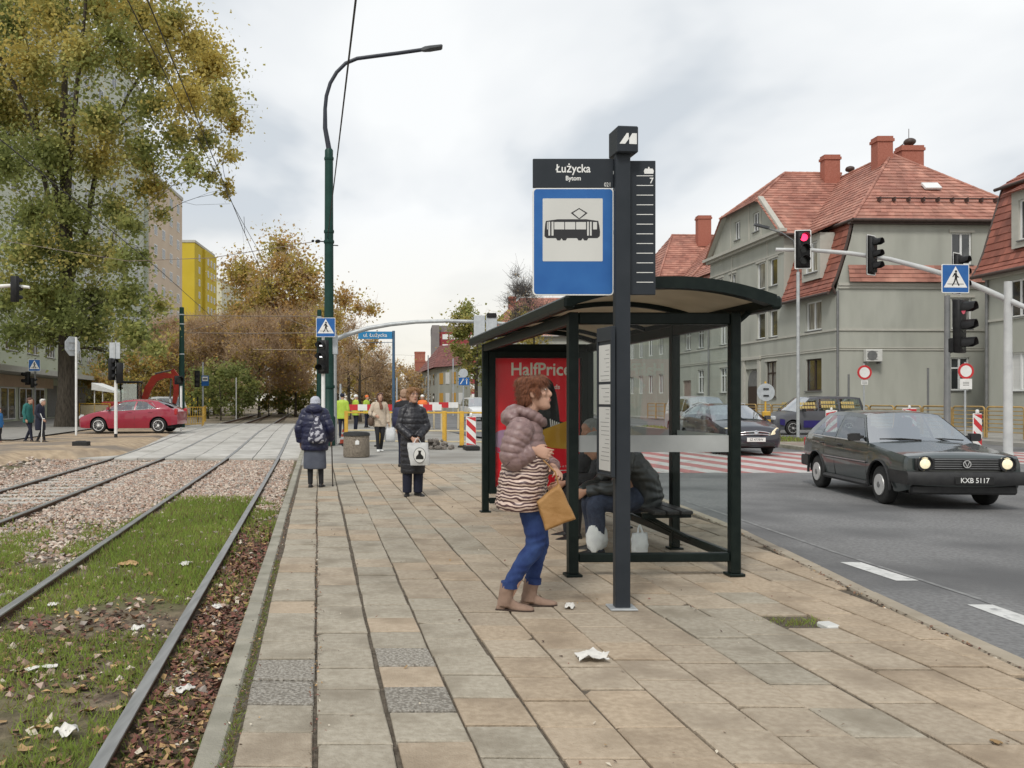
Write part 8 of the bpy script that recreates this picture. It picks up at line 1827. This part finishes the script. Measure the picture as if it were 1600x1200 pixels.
# ---- the woman with the white carrier bag
m_ginger = hairm('ginger_hair', (.30, .145, .055), (.42, .23, .10))
w2, b2_, P2 = person('woman in a long black quilted coat and glasses holding a white carrier bag', at(645, 775), R(10), 1.64, dict(wrl=(.045, -.20, .895), wrr=(-.05, -.215, .90), ell=(.205, -.03, 1.07), elr=(-.205, -.03, 1.07), shl=(.140, .01, 1.30), shr=(-.140, .01, 1.30), head=(0, -.015, 1.545), yl=.35, yr=-.25), body_mat=m_skin, vox=.0095, face=True, headrot=Matrix.Rotation(R(14), 3, 'Z'),
    top=[(0, 0, .36, .14, .10), (0, .0, .37, .185, .140), (0, 0, .60, .190, .145), (0, -.0, .86, .188, .150), (0, -.005, 1.05, .175, .140), (0, 0, 1.20, .178, .13), (0, .01, 1.30, .15, .105), (0, .01, 1.39, .085, .08), (0, -.0, 1.445, .075, .075)], rib=.010, pitch=.085, mats=dict(top=m_blackn, legs=m_nvt, shoe=m_shoeblk, hair=m_ginger, brow=m_ginger), hair=SHORT, legr=(.09, .075, .072),
    hands={'l': ((-.55, -.35, -.75), (-.6, .6, 0), .8), 'r': ((.55, -.35, -.75), (.6, .6, 0), .8)}, hood=[((0, .075, 1.36), (.15, .085, .07))], sleeve_r=(.074, .066, .054))
mb = MB(); hc = Vector(P2['head']); hr = Matrix.Rotation(R(14), 3, 'Z')
for sd in (-1, 1):
    q = [hc + hr @ Vector((sd * .032 + .024 * math.cos(2 * math.pi * j / 14), -.097 + .004 * abs(sd), .027 + .016 * math.sin(2 * math.pi * j / 14))) for j in range(15)]; mb.tube(q, .0018, 4); mb.tube([hc + hr @ Vector((sd * .056, -.094, .03)), hc + hr @ Vector((sd * .076, .0, .03))], .0018, 4)
mb.tube([hc + hr @ Vector((-.01, -.098, .03)), hc + hr @ Vector((.01, -.098, .03))], .002, 4); stuff(mb.build('glasses', M('wine_spectacle_frame', (.12, .02, .03), rough=.4), w2))
m_plastic = M('white_plastic_bag', (.66, .67, .66), (.56, .57, .58), rough=.45, scale=9, bump=.5, bscale=16)
def carrier(label, loc, rz, w, h, z0, th=.05, mat=None, print_=None, tilt=0.0):
    t = thing('carrier_bag', label, 'bag', loc, rz); mb = MB(); n = 20; rings = []
    for i in range(9):
        f = i / 8; ww = w / 2 * (.93 + .09 * math.sin(f * 2.6)); tt = th * (.35 + .65 * math.sin(math.pi * min(.98, .14 + f * .78))) * (1 if i else .5); rings.append([Vector((ww * math.copysign(abs(math.cos(2 * math.pi * j / n)) ** .5, math.cos(2 * math.pi * j / n)) + tilt * f * h + .006 * math.sin(j * 3 + i), tt * math.sin(2 * math.pi * j / n) + .005 * math.sin(j * 2 + i * 1.7), z0 + f * h)) for j in range(n)])
    mb.loft(rings); b = mb.build('bag_body', mat or m_plastic, t, 60)
    for sd in (-1, 1): mb = MB(); mb.tube([(sd * w * .18 + tilt * h, -.01, z0 + h - .01), (sd * w * .08 + tilt * h, 0, z0 + h + .05), (tilt * h, 0, z0 + h + .075)], [.012, .01, .008], 6, flat=.4); mb.build('handle', mat or m_plastic, t, 60)
    if print_:
        f = frame((tilt * h * .4, -th * 1.02, z0 + h * .45), (1, 0, 0), (tilt, 0, 1)); solid_polys('printed_oval', [[(x, y * 1.25) for x, y in circ(w * .30, 24)]], m_ink, f, b, .001); solid_polys('printed_oval', [[(x, y * 1.25) for x, y in circ(w * .28, 24)]], m_white, f, b, .002); solid_polys('printed_figure', [[(-.06, -.06), (.06, -.06), (.055, -.02), (.02, .02), (.018, .05), (.03, .07), (-.03, .07), (-.018, .05), (-.02, .02), (-.055, -.02)]], m_ink, f, b, .003)
    return t
carrier('white carrier bag with a black print held by the black coat woman', w2.location + Vector((.115, -.275, 0)), R(8), .31, .34, .49, .035, print_=True, tilt=-.14)
# ---- the old lady with the stick, seen from behind
m_skirt = cloth('slate_skirt', (.070, .078, .105), (.095, .105, .135), sc_=6); m_hat = cloth('pale_knit_hat', (.42, .44, .50), (.52, .54, .60), sc_=60, bump=.5)
w3, b3, P3 = person('old lady in a navy quilted jacket and grey skirt walking with a stick', at(492, 761), R(176), 1.56, dict(wrl=(.265, -.02, .80), wrr=(-.27, -.10, .83), ell=(.27, .06, 1.05), elr=(-.275, .05, 1.06), head=(0, -.06, 1.50), neck=(0, -.02, 1.38), anl=(.075, .03, .085), anr=(-.115, .0, .085), knl=(.085, 0, .46), knr=(-.10, -.01, .46)), vox=.010,
    top=[(0, .01, .66, .19, .13), (0, .01, .67, .235, .175), (0, .01, .85, .245, .185), (0, .01, 1.05, .24, .175), (0, .02, 1.2, .225, .155), (0, .02, 1.31, .18, .12), (0, 0, 1.40, .10, .09)], rib=.012, pitch=.10, mats=dict(top=m_navy, legs=m_blackc, shoe=m_shoeblk, hair=m_hat, skirt=m_skirt), hair=[((0, .01, .03), (.094, .112, .098)), ((0, .02, .0), (.098, .116, .045))], hairdisp=.0015, legs='tights', legr=(.085, .058, .043),
    skirt=[(0, .0, .335, .16, .12), (0, .0, .345, .205, .15), (0, 0, .55, .20, .15), (0, 0, .75, .19, .15), (0, 0, .95, .16, .12)], hood=[((0, .085, 1.39), (.16, .10, .10))], sleeve_r=(.095, .085, .068))
m_dbag = M('patterned_drawstring_bag', (.045, .045, .075), (.50, .50, .56), rough=.7, scale=16, detail=3, lo=.50, hi=.56)
db = thing('drawstring_bag', 'black and white patterned drawstring bag on the back of the old lady', 'bag', w3.location, R(176)); mb = MB(); rings = []
for f, w_, d_ in ((0, .02, .01), (.02, .13, .045), (.12, .155, .065), (.3, .13, .06), (.5, .085, .045), (.68, .04, .028), (.72, .025, .02), (.76, .045, .03)): rings.append([Vector((-.075 + w_ * math.cos(2 * math.pi * j / 16), .205 + d_ * math.sin(2 * math.pi * j / 16) + .01 * f, .745 + f * .60)) for j in range(16)])
mb.loft(rings); mb.build('bag_body', m_dbag, db, 70)
for sx in (-.16, .04): mb = MB(); mb.tube([(sx * .5 - .05, .22, 1.17), (sx, .16, 1.29), (sx * 1.1, .02, 1.30)], .006, 5); mb.build('cord', m_blackc, db)
ck = thing('walking_stick', 'thin dark walking stick held by the old lady', 'stick', w3.location, R(176)); mb = MB(); mb.tube([(-.285, -.12, .02), (-.265, -.13, .79)], .010, 8); mb.build('shaft', m_wood, ck, 60); mb = MB(); mb.tube([(-.262, -.13, .77), (-.264, -.10, .82), (-.265, -.06, .80)], .012, 8); mb.build('handle', m_wood, ck, 60); mb = MB(); mb.tube([(-.286, -.12, .0), (-.285, -.12, .03)], .014, 8); mb.build('rubber_tip', m_rubber, ck)
# ---- the woman in the beige jacket walking up
m_beige = cloth('beige_jacket', (.46, .38, .29), (.53, .45, .355), sc_=8); m_brownh = hairm('brown_hair', (.07, .032, .022), (.13, .06, .04))
w4, b4, P4 = person('smiling woman in a beige jacket and black trousers walking towards the camera', at(593, 705), R(14), 1.67, dict(wrl=(.26, -.03, .80), wrr=(-.15, -.21, 1.0), ell=(.24, .04, 1.06), elr=(-.26, .02, 1.08), anl=(.05, .06, .085), anr=(-.07, -.13, .085), knl=(.07, -.06, .47), knr=(-.08, -.11, .47), head=(.01, -.03, 1.535)), vox=.013, face=True,
    top=[(0, 0, .70, .13, .1), (0, 0, .71, .20, .15), (0, 0, .9, .195, .145), (0, 0, 1.08, .18, .13), (0, 0, 1.25, .19, .13), (0, .01, 1.34, .16, .105), (0, .01, 1.42, .08, .07)], rib=.004, pitch=.12, mats=dict(top=m_beige, legs=m_blackc, shoe=m_white, hair=m_brownh), hair=SHORT + [((.07, .02, -.03), (.03, .06, .09)), ((-.07, .02, -.03), (.03, .06, .09)), ((0, .07, -.04), (.07, .04, .09))])
mb = MB(); mb.tube([(.06, -.02, 1.44), (0, -.09, 1.40), (-.06, -.02, 1.44)], .035, 10); mb.tube([(0, -.10, 1.40), (.02, -.13, 1.30), (.03, -.14, 1.20)], [.035, .05, .045], 10); blob('scarf', mb, cloth('brown_scarf', (.12, .05, .03), (.2, .11, .07)), w4, .013)
hb2 = thing('handbag', 'dark brown handbag on the arm of the beige jacket woman', 'bag', w4.location, R(14)); mb = MB(); mb.cbox((-.265, -.04, .85), (.13, .32, .26), .05); mb.build('bag_body', M('brown_leather', (.07, .042, .025), (.11, .07, .045), rough=.55), hb2, 60); mb = MB(); mb.tube([(-.265, -.16, .96), (-.24, -.12, 1.15), (-.24, .06, 1.15), (-.265, .09, .96)], .011, 6); mb.build('handle', m_wood, hb2, 60)
carrier('translucent white carrier bag in the hand of the beige jacket woman', w4.location + Vector((.30, .06, 0)), R(10), .30, .42, .26, .10)
# ---- the person half hidden behind the black coat
w5, b5, P5 = person('fair haired person with a dark rucksack half hidden behind the black coat woman', pt(632, 19), R(150), 1.70, None, vox=.013, mats=dict(top=m_blackc, legs=m_nvt, shoe=m_shoeblk, hair=hairm('sandy_hair', (.33, .20, .13), (.42, .28, .19))), hair=SHORT,
    top=[(0, 0, .80, .13, .1), (0, 0, .81, .19, .14), (0, 0, 1.05, .185, .13), (0, 0, 1.25, .20, .13), (0, .01, 1.34, .17, .105), (0, .01, 1.42, .085, .075)])
rk = thing('rucksack', 'dark blue rucksack behind the black coat woman', 'rucksack', w5.location, R(150)); mb = MB(); mb.cbox((0, .22, 1.08), (.32, .18, .46), .06); mb.build('bag_body', m_navy, rk, 60); mb = MB(); mb.cbox((0, .32, 1.0), (.24, .05, .22), .02); mb.build('pocket', m_navy, rk, 60)
# ---- the men on the bench
m_jean2 = cloth('dark_jeans', (.018, .024, .045), (.03, .04, .07)); m_cap = cloth('grey_cap', (.16, .17, .16), (.22, .23, .22))
def sitting(label, loc, rz, cap, top_mat, lean, mats_, headrot, capm):
    l = lean; J_ = dict(hpl=(.095, 0, .50), hpr=(-.095, 0, .50), knl=(.13, -.40, .50), knr=(-.13, -.38, .50), anl=(.12, -.42, .085), anr=(-.14, -.36, .085), shl=(.175, -.16 * l, .93 + .10 * (1 - l)), shr=(-.175, -.16 * l, .93 + .10 * (1 - l)), neck=(0, -.26 * l, .985 + .12 * (1 - l)), head=(0, -.40 * l, 1.025 + .20 * (1 - l)), ell=(.22, -.24, .66), elr=(-.22, -.26, .66), wrl=(.08, -.50, .60), wrr=(-.08, -.52, .57), yl=.15, yr=-.15)
    t, b, P = person(label, loc, rz, 1.70, J_, body_mat=m_skin3, vox=.0095, mats=mats_, headrot=headrot, face=False, hair=cap, hairdisp=0, hands={'l': ((-.2, -1, -.5), (-1, .3, 0), .7), 'r': ((.2, -1, -.5), (1, .3, 0), .7)}, legr=(.105, .085, .070), legs='trousers', shoes=dict(ln=.30, w=.052, h=.085))
    k = 1.7 / 1.65; mb = MB()
    mb.tube([Vector(q) * k for q in ((0, .06, .44), (0, .10, .56), (0, .10 - .03 * l, .70), (0, .03 - .07 * l, .84), (0, -.10 * l, .955 + .09 * (1 - l)), (0, -.22 * l, .985 + .12 * (1 - l)))], [(.20, .16), (.215, .165), (.215, .155), (.215, .145), (.18, .12), (.085, .08)], 20, up=(0, 1, 0))
    for a in 'lr':
        S_, E_, W_2 = Vector(P['sh' + a]), Vector(P['el' + a]), Vector(P['wr' + a]); sleeve(mb, [(*(S_ * .6 + Vector(P['neck']) * .4 - Vector((0, 0, .05))), .085), (*S_, .095), (*S_.lerp(E_, .5), .088), (*E_, .080), (*E_.lerp(W_2, .5), .070), (*E_.lerp(W_2, .95), .056)])
    blob('jacket', mb, top_mat, t, .0085, 3, lambda co: np.array([.006 * noise.noise(Vector(p) * 11) + .004 * math.sin(p[2] * 70 + 6 * noise.noise(Vector(p) * 5)) for p in co])); return t
m_jack = cloth('black_shell_jacket', (.014, .016, .016), rough=.42, spec=.55)
CAP = [((0, .02, .055), (.084, .098, .072)), ((0, .015, .030), (.085, .100, .030)), ((0, -.105, .045), (.062, .055, .010))]
s1m = sitting('man in a black jacket and grey cap hunched forward on the shelter bench', (2.20, 8.42, -.03), R(-86), CAP, m_jack, 1.0, dict(legs=m_jean2, shoe=m_shoeblk, hair=m_cap), Matrix.Rotation(R(34), 3, 'X'), m_cap)
s2m = sitting('second man in dark clothes sitting upright deeper on the shelter bench', (2.14, 9.35, -.03), R(-80), [((0, .02, .055), (.084, .098, .072)), ((0, .02, .02), (.083, .095, .04))], m_blackc, .45, dict(legs=m_blackc, shoe=m_shoeblk, hair=m_cap), Matrix.Rotation(R(18), 3, 'X'), m_cap)
for o in (s1m,):
    mb = MB(); k = 1.7 / 1.65; mb.tube([(-.205 * k, .09, .50), (-.21 * k, .15, .60), (-.215 * k, .13, .74), (-.19 * k, .05, .90)], .006, 5); mb.build('piping', m_white, o)
carrier('crumpled white carrier bag standing on the shelter floor between the feet of the men', (1.80, 8.30, 0), R(60), .26, .26, .02, .09); carrier('white plastic bag on the shelter floor behind the stop pole', (2.13, 8.0, 0), R(20), .16, .22, .02, .04)
# ---- people across the tracks
m_teal = cloth('teal_coat', (.022, .125, .115), (.03, .16, .145)); m_whiteh = hairm('white_hair', (.60, .58, .54), (.70, .68, .64)); m_bluej = cloth('blue_jacket', (.03, .14, .36), (.04, .18, .42))
STD = [(0, 0, .70, .13, .1), (0, 0, .71, .215, .155), (0, 0, .9, .205, .15), (0, 0, 1.08, .195, .14), (0, 0, 1.25, .20, .135), (0, .01, 1.34, .17, .11), (0, .01, 1.42, .085, .075)]
walk = dict(anl=(.07, .16, .085), anr=(-.07, -.20, .085), knl=(.08, -.03, .47), knr=(-.08, -.14, .47))
person('elderly person in a teal coat walking beside a white haired woman', pt(44, 30.5), R(80), 1.58, dict(walk, head=(0, -.08, 1.50), neck=(0, -.04, 1.38)), vox=.016, mats=dict(top=m_teal, legs=m_nvt, shoe=m_shoeblk, hair=m_brownh), hair=SHORT, top=STD)
w7, _, _ = person('white haired woman in a long dark coat leaning on a crutch', pt(63, 30.2), R(84), 1.55, dict(walk, head=(0, -.10, 1.48), neck=(0, -.05, 1.37), wrr=(-.2, -.20, .85)), vox=.016, mats=dict(top=m_nvt, legs=m_blackc, shoe=m_shoeblk, hair=m_whiteh), hair=SHORT, top=[(0, 0, .46, .13, .1), (0, 0, .47, .215, .165)] + STD[2:])
cr_ = thing('crutch', 'white forearm crutch held by the white haired woman', 'crutch', w7.location, R(84)); mb = MB(); mb.tube([(-.24, -.16, .0), (-.21, -.20, .82), (-.215, -.12, 1.0)], .014, 6); mb.build('shaft', m_white, cr_, 60); mb = MB(); mb.tube([(-.21, -.28, .82), (-.21, -.18, .82)], .016, 6); mb.build('handle', m_white, cr_)
person('person in a bright blue jacket cut by the left edge', pt(-2, 30), R(70), 1.2, walk, vox=.016, mats=dict(top=m_bluej, legs=m_blackc, shoe=m_shoeblk, hair=m_brownh), hair=SHORT, top=STD)
m_hiv = M('hi_vis_yellow', (.36, .50, .05), (.42, .56, .07), rough=.6, scale=8); m_hio = M('hi_vis_orange', (.75, .16, .03), (.8, .2, .05), rough=.6, scale=8); m_silver = M('reflective_tape', (.55, .56, .56), rough=.4)
for px, d, rz, mt, hm, lab in ((535, 33.5, 175, m_hiv, m_nvt, 'road worker in a lime safety vest with his back turned'), (556, 41, 120, m_hiv, m_white, 'road worker in a lime vest and pale helmet behind the rail'), (573, 46, 60, m_hiv, m_hio, 'bent road worker in a lime vest farther back'), (627, 38, 20, m_hio, m_brownh, 'road worker in an orange vest behind the beige jacket woman'), (660, 43, -20, m_hio, m_white, 'distant road worker in orange right of the fair haired person')):
    t, _, _ = person(lab, pt(px, d), R(rz), 1.72, None, vox=.018, mats=dict(top=mt, legs=m_nvt, shoe=m_shoeblk, hair=hm), hair=[((0, .012, .05), (.092, .105, .085))], hairdisp=0, top=STD[1:])
    mb = MB(); stack(mb, [(0, 0, .90, .212, .157), (0, 0, .95, .210, .155)]); mb.build('reflective_band', m_silver, t, 60)
bpy.data.scenes.remove(TMP)
